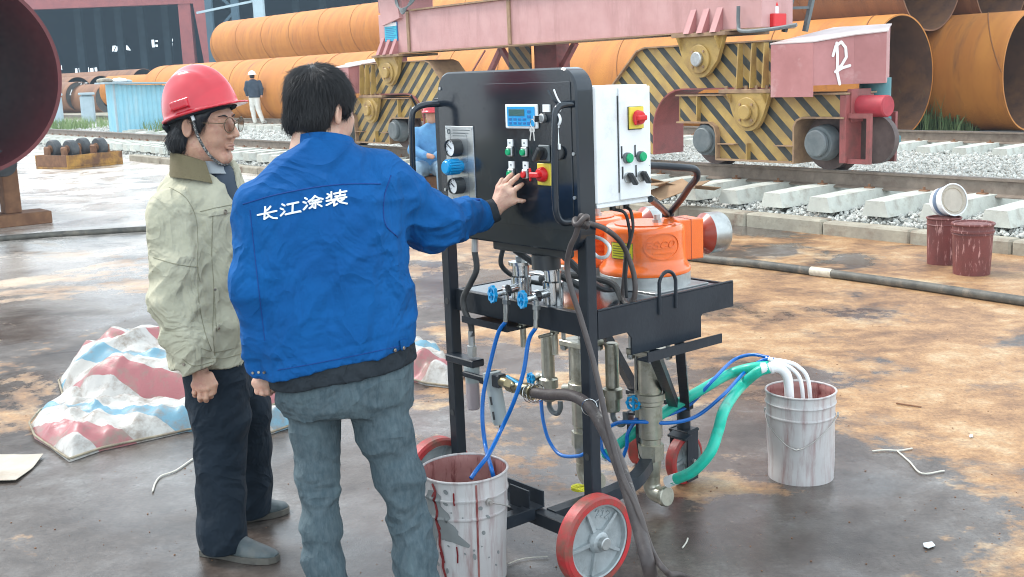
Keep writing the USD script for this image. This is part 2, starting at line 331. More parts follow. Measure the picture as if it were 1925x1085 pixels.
mk('metal_button', (.35, .3, .25), None, .35, metal=1.0)
mk('wire', (.42, .40, .38), None, .4, metal=.8)
mk('string', (.58, .55, .48), None, .8)
mk('chalk', (.80, .79, .77), None, .9)

# crane, rails, pipes and buildings
mk('crane_pink', (.58, .33, .315), (.52, .28, .265), .45, sc=3, dirt=(.38, .19, .175), dsc=2.2, dlo=.5, dhi=.85, dstretch=(2, 2, .35), bump=.04, bsc=40)
mk('crane_red', (.30, .08, .075), (.23, .065, .06), .5, sc=4, dirt=(.13, .06, .05), dsc=4, dlo=.5, dhi=.8)
mk('cover_pink', (.46, .20, .195), (.38, .155, .15), .42, sc=3, dirt=(.60, .42, .40), dsc=2.5, dlo=.58, dhi=.85)
mk('cover_lid', (.60, .50, .48), (.5, .4, .38), .5, sc=3)
mk('buffer_red', (.42, .035, .05), (.32, .03, .04), .6, sc=8)
mk('crane_yellow', (.45, .30, .09), (.38, .25, .08), .5, sc=4, dirt=(.20, .11, .05), dsc=3.2, dlo=.48, dhi=.78)
mk('flange_rust', (.26, .16, .10), (.36, .23, .13), .7, sc=9, bump=.1)
mk('wheel_steel', (.085, .06, .055), (.14, .10, .09), .5, metal=.35, sc=6)
mk('bearing_grey', (.10, .12, .125), (.15, .165, .17), .55, sc=9)
mk('motor_teal', (.05, .17, .19), (.07, .2, .22), .5, sc=6)
mk('rail_steel', (.17, .13, .10), (.24, .19, .15), .55, sc=8, dirt=(.11, .07, .05), dsc=5)
mk('rail_head', (.28, .26, .24), (.2, .18, .165), .35, metal=.5, sc=8)
mk('concrete_sleeper', (.56, .57, .51), (.48, .485, .44), .85, sc=7, dirt=(.25, .20, .15), dsc=5, dlo=.55, dhi=.8, bump=.3, bsc=40, rand=.1)
mk('kerb_stone', (.36, .33, .26), (.27, .24, .19), .85, sc=5, dirt=(.16, .10, .07), dsc=2.4, dlo=.5, dhi=.7, bump=.5, bsc=25)
mk('ballast_stone', (.54, .545, .51), (.44, .44, .41), .85, sc=3, dirt=(.24, .18, .13), dsc=.8, dlo=.5, dhi=.8, rand=.2)
mk('gravel_bed', (.50, .505, .48), (.32, .32, .30), .9, sc=26, dirt=(.2, .16, .12), dsc=1.1, bump=1.0, bsc=30, coord='object')
mk('far_soil', (.30, .27, .20), (.22, .2, .15), .9, sc=1.2, dirt=(.15, .17, .09), dsc=.6, bump=.5, bsc=8)
mk('roller_rubber', (.045, .05, .055), (.08, .085, .09), .6)
mk('roller_yellow', (.48, .26, .05), (.40, .2, .04), .6, sc=3, dirt=(.13, .06, .03), dsc=2.2, dlo=.42, dhi=.62, bump=.15)
mk('rusty_iron', (.16, .075, .04), (.24, .12, .06), .8, sc=9, bump=.2)
mk('shed_blue', (.30, .56, .66), (.24, .50, .61), .5, sc=2, dirt=(.42, .55, .58), dsc=1.6, dlo=.5, dhi=.85, dstretch=(3, 3, .4))
mk('post_grey', (.38, .46, .5), (.32, .4, .44), .6, sc=3)
mk('hangar_wall', (.022, .04, .062), (.016, .03, .05), .8, sc=.4)
mk('hangar_frame', (.32, .085, .075), (.26, .07, .065), .6, sc=1.5)
mk('hangar_column', (.06, .11, .15), (.05, .09, .12), .6, sc=1)
mk('pale_column', (.42, .52, .57), (.35, .44, .5), .5, sc=1)
mk('sheet_white', (.7, .7, .68), None, .6)
mk('cardboard', (.33, .21, .12), (.26, .16, .09), .85, sc=5)
mk('card_pale', (.48, .43, .36), (.38, .335, .28), .85, sc=6, dirt=(.3, .22, .16), dsc=4, dlo=.55, dhi=.75)
mk('bucket_red', (.15, .036, .032), (.11, .03, .027), .5, sc=6, dirt=(.45, .24, .22), dsc=5, dlo=.56, dhi=.66, dstretch=(9, 9, 1.6), rvar=.2)
mk('bucket_inside', (.40, .20, .18), (.27, .10, .09), .45, sc=5, dirt=(.16, .035, .035), dsc=5, dlo=.52, dhi=.64, dstretch=(8, 8, 1.0))
mk('bucket_white', (.50, .485, .48), (.43, .405, .40), .38, sc=4, dirt=(.25, .135, .13), dsc=4, dlo=.48, dhi=.76, dstretch=(7, 7, .7), bump=.12, bsc=9)
mk('grey_paint_spill', (.17, .18, .18), (.21, .22, .22), .35, sc=7)
mk('red_drip', (.13, .012, .014), (.18, .02, .02), .25, sc=20)
mk('grass_green', (.14, .22, .08), (.22, .28, .12), .8, sc=1.5, rand=.2)
mk('tarp_hem', (.36, .31, .22), (.24, .20, .14), .8, sc=9, dirt=(.12, .09, .07), dsc=6, dlo=.45, dhi=.65)
mk('paper_scrap', (.66, .69, .70), None, .8)
mk('dark_paint_pipe', (.115, .018, .02), (.085, .014, .016), .35, sc=2, dirt=(.26, .10, .095), dsc=5, dlo=.62, dhi=.75, dstretch=(1, 14, 14))
mk('dark_paint_inner', (.10, .016, .02), (.075, .013, .017), .62, spec=.25, sc=2, dirt=(.30, .14, .14), dsc=7, dlo=.66, dhi=.74, dstretch=(2, 2, 2))
mk('orange_rust', (.52, .20, .034), (.44, .155, .028), .75, sc=.9, dirt=(.20, .085, .035), dsc=1.1, dlo=.56, dhi=.80, stretch=(3.2, .55, .55), bump=.1, bsc=20)
mk('brown_rust', (.26, .12, .055), (.20, .09, .045), .8, sc=.9, dirt=(.10, .05, .035), dsc=1.2, dlo=.5, dhi=.8, stretch=(3.2, .55, .55))
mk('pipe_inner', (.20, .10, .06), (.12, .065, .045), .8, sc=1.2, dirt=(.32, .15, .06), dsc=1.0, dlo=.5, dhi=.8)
mk('weld_seam', (.30, .115, .03), (.22, .09, .03), .8, sc=3)
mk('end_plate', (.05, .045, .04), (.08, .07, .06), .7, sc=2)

def stripes(name, slope, period, duty, off=0.0):
    """Painted yellow and black hazard stripes on flat plate, worn and dusty."""
    nd = {'tc': ('texture_coordinate', {}), 'sp': ('separate_xyz', {}), 'm1': ('math', {'math_type': 'multiply', 'value2': slope}), 'a': ('math', {'math_type': 'add'}),
          'd': ('math', {'math_type': 'divide', 'value2': period}), 'o': ('math', {'math_type': 'add', 'value2': off}), 'fr': ('math', {'math_type': 'fraction'}), 'c': ('math', {'math_type': 'less_than', 'value2': duty}),
          'n': ('noise_texture', {'scale': 5.0, 'detail': 5.0}), 'y': ('rgb_ramp', {'ramp': [(.35, (.50, .335, .10)), (.7, (.34, .22, .09))]}),
          'k': ('rgb_ramp', {'ramp': [(.4, (.035, .042, .042)), (.75, (.085, .085, .075))]}), 'mx': ('mix_color', {}), 'p': ('principled_bsdf', {'roughness': .5})}
    ln = [('tc.object', 'sp.vector'), ('sp.z', 'm1.value1'), ('sp.x', 'a.value1'), ('m1.value', 'a.value2'), ('a.value', 'd.value1'), ('d.value', 'o.value1'), ('o.value', 'fr.value1'), ('fr.value', 'c.value1'),
          ('tc.object', 'n.vector'), ('n.fac', 'y.fac'), ('n.fac', 'k.fac'), ('c.value', 'mx.fac'), ('y.color', 'mx.a'), ('k.color', 'mx.b'), ('mx.result', 'p.base_color')]
    MAT[name] = usdkit.material(stage, '/World/Looks/' + name, nd, ln, surface='p.BSDF')
stripes('stripe_right', 1.12, .285, .42)
stripes('stripe_left', -1.18, .285, .42)

# the yard: wet concrete, grey-brown, with drying rust-orange run-off
def yard_material():
    nd = {'g': ('geometry', {}), 'sp': ('separate_xyz', {}),
          'big': ('noise_texture', {'scale': .62, 'detail': 8.0, 'roughness': .64, 'distortion': .4}),
          'n1': ('noise_texture', {'scale': 1.25, 'detail': 10.0, 'roughness': .68, 'distortion': .3}), 'n2': ('noise_texture', {'scale': 6.5, 'detail': 8.0, 'roughness': .7}), 'n12': ('mix_float', {'fac': .34}),
          'n3': ('noise_texture', {'scale': .85, 'detail': 5.0, 'roughness': .55, 'distortion': .6}),
          'fine': ('noise_texture', {'scale': 55.0, 'detail': 5.0, 'roughness': .75}), 'grit': ('noise_texture', {'scale': 210.0, 'detail': 2.0}), 'speck': ('noise_texture', {'scale': 38.0, 'detail': 2.0, 'roughness': .4}),
          'rx': ('map_range', {'range_type': 'smoothstep', 'from_min': -2.0, 'from_max': 2.2, 'to_min': -.10, 'to_max': .03}),
          'ry': ('map_range', {'range_type': 'smoothstep', 'from_min': 4.1, 'from_max': 7.2, 'to_min': -.055, 'to_max': .05}),
          'b1': ('math', {'math_type': 'add'}), 'b2': ('math', {'math_type': 'add'}), 'b3': ('math', {'math_type': 'multiply_add', 'value2': .22}),
          'rust': ('rgb_ramp', {'ramp': [(.588, (0, 0, 0)), (.612, (.55, .55, .55)), (.67, (1, 1, 1))]}),
          'base': ('rgb_ramp', {'ramp': [(.38, (.028, .020, .016)), (.45, (.053, .040, .033)), (.51, (.082, .066, .057)), (.57, (.118, .104, .095)), (.65, (.20, .19, .182))]}),
          'orng': ('rgb_ramp', {'ramp': [(.36, (.10, .05, .027)), (.45, (.21, .108, .048)), (.53, (.34, .19, .085)), (.62, (.44, .32, .19))]}),
          'px': ('map_range', {'range_type': 'smoothstep', 'from_min': 1.5, 'from_max': -4.5, 'to_min': 0, 'to_max': 1}), 'py': ('map_range', {'range_type': 'smoothstep', 'from_min': 6.5, 'from_max': 15.0, 'to_min': 0, 'to_max': 1}), 'pm': ('math', {'math_type': 'multiply'}),
          'pn': ('map_range', {'range_type': 'smoothstep', 'from_min': .34, 'from_max': .52, 'to_min': .35, 'to_max': 1}), 'pf': ('math', {'math_type': 'multiply'}), 'dry': ('mix_color', {'b': (.54, .49, .44)}),
          'mx': ('mix_color', {}), 'sc': ('rgb_ramp', {'ramp': [(.32, (.55, .55, .55)), (.5, (1, 1, 1)), (.68, (1.4, 1.4, 1.4))]}), 'mul': ('mix_color', {'blend_type': 'multiply', 'fac': .75, 'use_clamp': False}),
          'sk': ('rgb_ramp', {'ramp': [(.69, (1, 1, 1)), (.74, (.45, .42, .4))]}), 'mul2': ('mix_color', {'blend_type': 'multiply', 'fac': 1.0, 'use_clamp': False}),
          'rr': ('rgb_ramp', {'ramp': [(.42, (.10, .10, .10)), (.48, (.18, .18, .18)), (.57, (.40, .40, .40))]}), 'rmx': ('mix_color', {'b': (.6, .6, .6)}),
          'bh': ('mix_float', {'fac': .45}), 'b': ('bump', {'strength': .3, 'distance': .006}), 'p': ('principled_bsdf', {'specular_ior_level': .6})}
    ln = [('g.position', x + '.vector') for x in ('big', 'n1', 'n2', 'n3', 'fine', 'grit', 'speck', 'sp')] + [
          ('n1.fac', 'n12.a'), ('n2.fac', 'n12.b'), ('sp.x', 'rx.value'), ('sp.y', 'ry.value'), ('rx.result', 'b1.value1'), ('ry.result', 'b1.value2'), ('b1.value', 'b2.value1'), ('big.fac', 'b2.value2'), ('n2.fac', 'b3.value1'), ('b2.value', 'b3.value3'), ('b3.value', 'rust.fac'),
          ('n12.result', 'base.fac'), ('n12.result', 'orng.fac'), ('rust.color', 'mx.fac'), ('base.color', 'mx.a'), ('orng.color', 'mx.b'),
          ('sp.x', 'px.value'), ('sp.y', 'py.value'), ('px.result', 'pm.value1'), ('py.result', 'pm.value2'), ('n1.fac', 'pn.value'), ('pm.value', 'pf.value1'), ('pn.result', 'pf.value2'), ('pf.value', 'dry.fac'), ('mx.result', 'dry.a'),
          ('fine.fac', 'sc.fac'), ('dry.result', 'mul.a'), ('sc.color', 'mul.b'), ('speck.fac', 'sk.fac'), ('mul.result', 'mul2.a'), ('sk.color', 'mul2.b'), ('mul2.result', 'p.base_color'),
          ('n3.fac', 'rr.fac'), ('rr.color', 'rmx.a'), ('rust.color', 'rmx.fac'), ('rmx.result', 'p.roughness'), ('fine.fac', 'bh.a'), ('grit.fac', 'bh.b'), ('bh.result', 'b.height'), ('b.normal', 'p.normal')]
    MAT['yard'] = usdkit.material(stage, '/World/Looks/yard_concrete', nd, ln, surface='p.BSDF')
yard_material()
def tarp_material():
    nd = {'uv': ('uvmap', {'attribute': 'st'}), 'sp': ('separate_xyz', {}), 'tc': ('texture_coordinate', {}), 'w': ('noise_texture', {'scale': 3.0, 'detail': 2.0}), 'wm': ('math', {'math_type': 'multiply', 'value2': .03}), 'wa': ('math', {'math_type': 'add'}),
          'fr': ('math', {'math_type': 'fraction'}),
          'r': ('rgb_ramp', {'interpolate': False, 'ramp': [(0, (.44, .42, .395)), (.14, (.43, .41, .385)), (.16, (.34, .115, .12)), (.36, (.44, .42, .39)), (.58, (.13, .27, .35)), (.74, (.44, .425, .40))]}),
          'n': ('noise_texture', {'scale': 9.0, 'detail': 7.0, 'roughness': .7}), 'dr': ('rgb_ramp', {'ramp': [(.48, (0, 0, 0)), (.66, (.9, .9, .9))]}), 'dm': ('mix_color', {'b': (.22, .175, .14)}),
          'bn': ('noise_texture', {'scale': 120.0, 'detail': 3.0}), 'b': ('bump', {'strength': .25, 'distance': .004}), 'p': ('principled_bsdf', {'roughness': .42})}
    ln = [('uv.UV', 'sp.vector'), ('tc.object', 'w.vector'), ('w.fac', 'wm.value1'), ('sp.x', 'wa.value1'), ('wm.value', 'wa.value2'), ('wa.value', 'fr.value1'), ('fr.value', 'r.fac'),
          ('tc.object', 'n.vector'), ('n.fac', 'dr.fac'), ('dr.color', 'dm.fac'), ('r.color', 'dm.a'), ('dm.result', 'p.base_color'), ('tc.object', 'bn.vector'), ('bn.fac', 'b.height'), ('b.normal', 'p.normal')]
    MAT['tarp'] = usdkit.material(stage, '/World/Looks/striped_tarp', nd, ln, surface='p.BSDF')
tarp_material()
MAT['lens'] = usdkit.material(stage, '/World/Looks/spectacle_lens', {'t': ('transparent_bsdf', {'color': (.96, .96, .96)}), 'g': ('glossy_bsdf', {'roughness': .03}), 'f': ('fresnel', {'IOR': 1.18}), 'm': ('mix_closure', {})},
                             [('f.fac', 'm.fac'), ('t.BSDF', 'm.closure1'), ('g.BSDF', 'm.closure2')], surface='m.closure')
MAT['haze'] = usdkit.material(stage, '/World/Looks/haze_air', {'v': ('principled_volume', {'color': (.62, .82, 1.0), 'density': .0007, 'anisotropy': .2})}, volume='v.volume')
# ---------------------------------------------------------------- ground, track bed, far soil
rng = np.random.default_rng(7); random.seed(7)
structure('yard', ([(-400, -60, 0), (400, -60, 0), (400, 700, 0), (-400, 700, 0)], [(0, 1, 2), (0, 2, 3)]), 'yard', False)
def strip(cols, t0, t1, dt, wob=0.0):
    ts = np.arange(t0, t1 + dt, dt); V = []
    for t in ts:
        for nn, z in cols: V.append(tr(t, nn, z + wob * (meshkit.noise(np.array([t * .9, nn * 2.0, 3.])) - .5)))
    m = len(cols); F = [(i * m + j, (i + 1) * m + j, (i + 1) * m + j + 1, i * m + j + 1) for i in range(len(ts) - 1) for j in range(m - 1)]
    return (np.array(V), np.array(F)[:, ::-1])
structure('track_bed', strip([(9.50, -.02), (9.50, .085), (9.8, .15), (10.2, .19), (10.9, .2), (11.8, .17), (13, .15), (15, .17), (16.2, .2), (17.5, .21), (18.2, .12)], -6, 90, .5, .05), 'gravel_bed', True)
structure('far_ground', strip([(17.7, .02), (18.0, .2), (19, .22), (24, .2), (40, .2), (120, .22), (420, .2)], -160, 420, 8, .05), 'far_soil', True)
kp = thing('kerb', None, None, kind='structure')
tk = 2.2
while tk < 27:
    L = .98 + .04 * random.random(); o = .012 * (random.random() - .5)
    m = bx(-tk - L + .008, -tk - .004, 9.30 + o, 9.495 + o, -.03, .125 + .02 * random.random(), .018)
    structure('kerb_stone', xf(m, rot((0, 0, 1), TRZ)), 'kerb_stone', 35, kp); tk += L

# ---------------------------------------------------------------- rails, sleepers, ballast
def rail(n0, t0, t1, label):
    p = thing('rail', label, 'rail', tr(t0, n0, .335), TRZ, 'crane rails')
    prof = Polygon([(-.07, 0), (.07, 0), (.07, .012), (.012, .03), (.012, .15), (.036, .158), (.036, .182), (-.036, .182), (-.036, .158), (-.012, .15), (-.012, .03), (-.07, .012)])
    part(p, 'rail_body', ext_x(prof, -(t1 - t0), 0), 'rail_steel', 30)
    part(p, 'running_surface', bx(-(t1 - t0), 0, -.03, .03, .1825, .189), 'rail_head')
    return p
rail(10.5, -4, 80, 'brown steel rail nearest the yard, under the striped crane wheels')
rail(16.9, -2, 80, 'far brown steel rail running in front of the big orange pipes')
def sleeper_mesh():
    prof = [(-.95, .0, .15), (-.93, .14, .115), (-.3, .165, .115), (.3, .165, .115), (.93, .14, .115), (.95, 0, .15)]
    pts = []
    b = []
    for y0, y1 in ((-.95, .95),):
        for y, zt, w in ((-.95, .15, .105), (-.35, .17, .115), (.35, .17, .115), (.95, .15, .105)):
            b.append([(-.15, y, 0), (-w, y, zt), (w, y, zt), (.15, y, 0)])
    V = np.array(b).reshape(-1, 3); F = []
    for i in range(3):
        for j in range(4):
            k = (j + 1) % 4; F.append((i * 4 + j, i * 4 + k, (i + 1) * 4 + k, (i + 1) * 4 + j))
    F += [(3, 2, 1, 0), (12, 13, 14, 15)]
    return (V, np.array(F))
ORD = ['first', 'second', 'third', 'fourth', 'fifth', 'sixth', 'seventh', 'eighth', 'ninth', 'tenth']
def sleepers(n0, t0, t1, label, group):
    t = t0; first = None; base_label, seen, side = label, 0, label.split('under the ')[1]
    while t < t1:
        loc, rz = tr(t, n0 + .05 * (random.random() - .5), .185 + .012 * random.random()), TRZ + 2 * (random.random() - .5)
        e = tr(t, n0 - .8, .3) - EYE; px = CX + CAM_F * (e @ _R) / (e @ _F); label = base_label
        if (1300 if 'near' in side else 1680) < px < 1915 and seen < 10: label = f'{ORD[seen]} concrete sleeper from the right picture edge, under the {side}'; seen += 1
        if first is None:
            first = thing('railway_sleeper', label, 'sleeper', loc, rz, group)
            part(first, 'concrete_beam', sleeper_mesh(), 'concrete_sleeper', 20)
            for s in (-1, 1):
                part(first, 'rail_clip', [bx(-.05, .05, s * .105 - .035, s * .105 + .035, .155, .185, .006), cyl((0, s * .11, .17), (0, s * .11, .215), .014, n=8)], 'rusty_iron')
        else: copy_of(first, loc, rz, label, group)
        t += .615 + .03 * random.random()
sleepers(10.5, 3.6, 46, 'pale concrete sleeper under the near rail', 'sleepers of the near rail')
sleepers(16.9, 7.2, 50, 'pale concrete sleeper under the far rail', 'sleepers of the far rail')
def stones():
    pi = UsdGeom.PointInstancer.Define(stage, '/World/ballast'); _tag(pi.GetPrim(), 'loose pale ballast stones between kerb and rails', 'ballast', None, 'stuff')
    UsdGeom.Scope.Define(stage, '/World/ballast/stones'); rel = []
    for k in range(4):
        m = trimesh.creation.icosahedron(); m.vertices = m.vertices * (1 + .55 * (rng.random((12, 1)) - .5)) * np.array([1, .8, .62])
        p = f'/World/ballast/stones/stone_{k:03d}'; usdkit.mesh(stage, p, m, MAT['ballast_stone']); rel.append(Sdf.Path(p))
    pi.CreatePrototypesRel().SetTargets(rel)
    N = 90000; t = 2.5 + 44 * rng.random(N) ** 1.9; nn = 9.52 + 8.2 * rng.random(N) ** 1.25
    P = np.stack([tr(a, b) for a, b in zip(t, nn)]); d = np.hypot(P[:, 0], P[:, 1])
    keep = rng.random(N) < np.clip((17 / d) ** 2, .06, 1); t, nn, P = t[keep], nn[keep], P[keep]; d = d[keep]
    z = np.interp(nn, [9.5, 9.8, 10.2, 10.9, 11.8, 13, 15, 16.2, 17.5, 18.2], [.085, .15, .19, .2, .17, .15, .17, .2, .21, .15]); P[:, 2] = z + .03 * rng.random(len(z)) + .02
    s = (.014 + .021 * rng.random(len(z)) ** 1.8) * np.clip(d / 14, 1, 1.9)
    q = rng.normal(size=(len(z), 4)); q /= np.linalg.norm(q, axis=1, keepdims=True)
    pi.CreatePositionsAttr(Vt.Vec3fArray.FromNumpy(P.astype(np.float32))); pi.CreateScalesAttr(Vt.Vec3fArray.FromNumpy(np.repeat(s[:, None], 3, 1).astype(np.float32)))
    pi.CreateOrientationsAttr(Vt.QuathArray([Gf.Quath(*map(float, a)) for a in q])); pi.CreateProtoIndicesAttr(Vt.IntArray.FromNumpy(rng.integers(0, 4, len(z)).astype(np.int32)))
stones()

# ---------------------------------------------------------------- steel pipes
def pipe(name, label, end, dirv, R, L, mat, group=None, inner='pipe_inner', seam=0.0, wall=.03, tilt=0.0, plate=False, closed_hole=0.0):
    """end: centre of the near opening; the pipe runs from there along dirv."""
    rz = math.degrees(math.atan2(dirv[1], dirv[0]))
    p = thing(name, label, 'steel pipe', (end[0], end[1], end[2] - R), rz, group)
    th = np.linspace(0, 2 * np.pi, 97)[:-1]; n = len(th); xs = np.linspace(0, L, 13)
    def ring(x, r): return np.stack([np.full(n, x), r * np.cos(th), R + r * np.sin(th)], 1)
    def skin(rings, flip=False):
        V = np.concatenate(rings); F = []
        for i in range(len(rings) - 1):
            for j in range(n): F.append((i * n + j, i * n + (j + 1) % n, (i + 1) * n + (j + 1) % n, (i + 1) * n + j))
        F = np.array(F); return (V, F[:, ::-1] if flip else F)
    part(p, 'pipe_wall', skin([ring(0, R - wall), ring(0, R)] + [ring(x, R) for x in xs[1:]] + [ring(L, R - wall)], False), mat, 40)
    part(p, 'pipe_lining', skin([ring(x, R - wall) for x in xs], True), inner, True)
    if seam:
        k = int(L / seam * 48); a = np.linspace(0, L / seam * 2 * np.pi, k); x = np.linspace(.02, L - .02, k)
        part(p, 'weld_seam', tube(np.stack([x, (R + .002) * np.cos(a), R + (R + .002) * np.sin(a)], 1), .013, n=5, smooth=False), 'weld_seam', True)
    if plate:
        d = Polygon(np.stack([(R - wall) * np.cos(th), (R - wall) * np.sin(th) + R], 1)).difference(shapely.Point(*(closed_hole[:2])).buffer(closed_hole[2]))
        part(p, 'end_plate', ext_x(d, .06, .10), 'end_plate')
    return p
PD = np.array([-.643, .7658, 0]); PN = np.array([.7658, .643, 0]); PR = 1.15
e1 = np.array([7.45, 22.0, .22 + PR])
def end_at(base, px):                                             # slide a pipe end along its axis until it stands at a picture column
    s = np.linspace(-20, 60, 4001); P = base + s[:, None] * PD - EYE; x = CX + CAM_F * (P @ _R) / (P @ _F); x[P @ _F < 1] = 1e9
    return base + s[np.argmin(np.abs(x - px))] * PD
e1 = end_at(e1, 1693)
l1 = np.linalg.norm(end_at(e1, 316) - e1)
pipe('long_pipe', 'long rust-orange pipe lying behind the crane, from helmet to crane end', e1, PD, PR, l1, 'orange_rust', seam=2.1)
e2 = end_at(e1 + 2.42 * PN, 1940)
pipe('short_pipe', 'rust-orange pipe at the right picture edge with its mouth cut off', e2, PD, PR, 11, 'orange_rust', seam=3.6)
up = np.array([0, 0, 1.98])
e3 = end_at(e1 + 1.21 * PN + up, 1752)
pipe('upper_pipe', 'brown pipe of the upper layer above the two open pipe mouths', e3, PD, PR, 6.5, 'brown_rust', seam=2.5)
e4 = end_at(e1 + 3.63 * PN + up, 1885)
pipe('upper_pipe', 'upper brown pipe at the top right corner, farthest right', e4, PD, PR, 6.0, 'brown_rust', seam=2.5)
e5 = end_at(e1 + 6.05 * PN + up, 2040)
pipe('upper_pipe', 'sliver of brown pipe at the very top right corner behind the others', e5, PD, PR, 7.0, 'brown_rust', seam=2.5)
eu = e1 + 6.1 * PN + up + np.array([0, 0, .12]); ea, eb = end_at(eu, 1010), end_at(eu, 437)
pipe('upper_pipe', 'orange pipe lying on top behind the long pipe, left of the crane', ea, PD, PR, np.linalg.norm(eb - ea), 'orange_rust', seam=2.4)
eu = e1 + 8.5 * PN + up + np.array([0, 0, .25]); ea, eb = end_at(eu, 1010), end_at(eu, 565)
pipe('upper_pipe', 'orange pipe rearmost in the upper layer, top centre left', ea, PD, PR, np.linalg.norm(eb - ea), 'orange_rust', seam=2.4)
# far group at the left
fd = np.array([-.72, .69, 0])
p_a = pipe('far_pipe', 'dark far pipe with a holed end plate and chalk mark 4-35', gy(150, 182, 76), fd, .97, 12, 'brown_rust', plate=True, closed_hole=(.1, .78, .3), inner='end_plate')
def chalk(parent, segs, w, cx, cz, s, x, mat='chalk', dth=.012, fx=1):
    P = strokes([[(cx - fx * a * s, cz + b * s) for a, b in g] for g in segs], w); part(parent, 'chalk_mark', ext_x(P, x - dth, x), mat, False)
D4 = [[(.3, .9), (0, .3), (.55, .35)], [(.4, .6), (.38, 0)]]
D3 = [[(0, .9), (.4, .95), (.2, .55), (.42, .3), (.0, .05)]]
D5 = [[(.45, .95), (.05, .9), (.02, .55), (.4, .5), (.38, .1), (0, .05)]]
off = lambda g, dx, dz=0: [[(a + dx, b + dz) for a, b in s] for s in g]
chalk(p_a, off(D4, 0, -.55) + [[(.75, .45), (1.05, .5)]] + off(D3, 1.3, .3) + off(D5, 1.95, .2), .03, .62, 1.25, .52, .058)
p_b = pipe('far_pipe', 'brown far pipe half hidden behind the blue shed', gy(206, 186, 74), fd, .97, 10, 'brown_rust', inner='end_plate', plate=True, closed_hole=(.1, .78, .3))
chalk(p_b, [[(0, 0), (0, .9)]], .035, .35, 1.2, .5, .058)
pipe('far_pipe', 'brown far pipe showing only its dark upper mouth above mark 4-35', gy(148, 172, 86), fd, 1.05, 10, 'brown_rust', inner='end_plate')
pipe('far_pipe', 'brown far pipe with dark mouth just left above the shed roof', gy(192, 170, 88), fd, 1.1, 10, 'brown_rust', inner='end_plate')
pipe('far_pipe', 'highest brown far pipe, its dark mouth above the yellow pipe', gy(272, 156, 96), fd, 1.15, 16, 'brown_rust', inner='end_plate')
yd = np.array([-.85, .52, 0])
pipe('yellow_pipe', 'yellow pipe behind the blue shed roof', gy(330, 168, 57), yd, .78, 4.6, 'orange_rust', inner='pipe_inner')
# the dark red painted pipe at the left edge, on its turning rollers
ne = gy(-83, 140, 13.6)
npipe = pipe('painted_pipe', 'big dark red painted pipe mouth at the left picture edge', ne, np.array([-.62, .785, 0]), 1.205, 10, 'dark_paint_pipe', inner='dark_paint_inner', wall=.045)
cr = thing('pipe_cradle', 'rusty cradle carrying the dark red painted pipe', 'pipe stand', (ne[0] - .65, ne[1] + .8, 0), math.degrees(math.atan2(.785, -.62)))
zb = ne[2] - 1.205
part(cr, 'base_beam', bx(-.25, .25, -1.15, 1.15, 0, .16, .01), 'rusty_iron')
for s in (-1, 1):
    part(cr, 'post', bx(-.12, .12, s * .72 - .1, s * .72 + .1, .16, zb + .02, .01), 'rusty_iron')
    part(cr, 'roller', cyl((-.13, s * .66, zb + .08), (.13, s * .66, zb + .08), .17, n=28, bev=.015), 'roller_rubber')

# ---------------------------------------------------------------- hangar far behind
hy = 112.0
def hp(px, py, y=hy): return gy(px, py, y)
bmL, bmR = hp(28, 8), hp(392, 12)
hg = thing('hangar', 'dark open steel hangar with red portal frame behind the pipes', 'hangar', (bmL[0], hy, 0), 0)
x_r = 52.0; zt = 9.3
part(hg, 'portal_beam', bx(-14, bmR[0] - bmL[0] + .2, -.6, .6, zt, zt + 2.6), 'hangar_frame')
cxr = hp(366, 60)[0] - bmL[0]
part(hg, 'portal_column', bx(cxr - 1.25, cxr - .1, -.5, .5, 0, zt), 'hangar_frame')
q = Polygon([(cxr + .2, zt), (cxr + 1.35, zt), (cxr + 1.9, 0), (cxr + 1.2, 0)]); part(hg, 'portal_column', ext_y(q, -.6, .6), 'hangar_frame')
part(hg, 'portal_beam', bx(cxr + 15, x_r + 20, -.6, .6, zt + .6, zt + 2.6), 'hangar_frame')
part(hg, 'roof', bx(-25, x_r + 20, -.4, 46, 13, 13.5), 'hangar_wall')
part(hg, 'fascia', bx(-25, x_r + 20, -.35, -.1, zt + 2.0, 13.2), 'hangar_wall')
bw = sbox(-25, -1, x_r + 20, 13.2); by = 45.0
def hole(px0, py0, px1, py1):
    a, b = hp(px0, py0, hy + by), hp(px1, py1, hy + by); return sbox(a[0] - bmL[0], b[2], b[0] - bmL[0], a[2])
def hpoly(pts): return Polygon([(hp(a, b, hy + by)[0] - bmL[0], hp(a, b, hy + by)[2]) for a, b in pts])
holes = [hpoly([(211, 86), (218, 86), (213, 97), (210, 97)]), hpoly([(219, 86), (222, 88), (220, 97), (214, 97)]), hpoly([(235, 85), (240, 86), (246, 95), (236, 94)]),
         hole(284, 75, 291, 89), hole(291.5, 76, 297, 79), hole(291.5, 84, 297, 88), hole(312, 73, 314, 87), hole(322, 73, 325, 78), hole(322, 81, 325, 86),
         hole(140, 129, 146, 138), hole(147, 128, 153, 136), hole(160, 127, 168, 136), hole(168.7, 128, 176, 136), hole(177, 127, 183, 134), hole(110, 123, 113, 131), hole(114, 123, 117, 131),
         hpoly([(402, 62), (407, 62), (404, 72), (402, 71)]), hpoly([(409, 62), (413, 62), (410, 71), (406, 71)]), hpoly([(414, 60), (420, 60), (419, 71), (412, 71)])]
part(hg, 'back_wall', ext_y(bw.difference(shapely.union_all(holes)), by, by + .15), 'hangar_wall', False)
for s, xw in ((-1, -25), (1, x_r + 19.6)): part(hg, 'side_wall', bx(xw, xw + .3, 0, 46, 0, 13.2), 'hangar_wall')
for px in (150, 188, 226, 268, 314, 560, 610):
    a = hp(px, 60, hy + 24)[0] - bmL[0]; part(hg, 'column', bx(a - .38, a + .38, 23.6, 24.4, 0, 13), 'hangar_column')
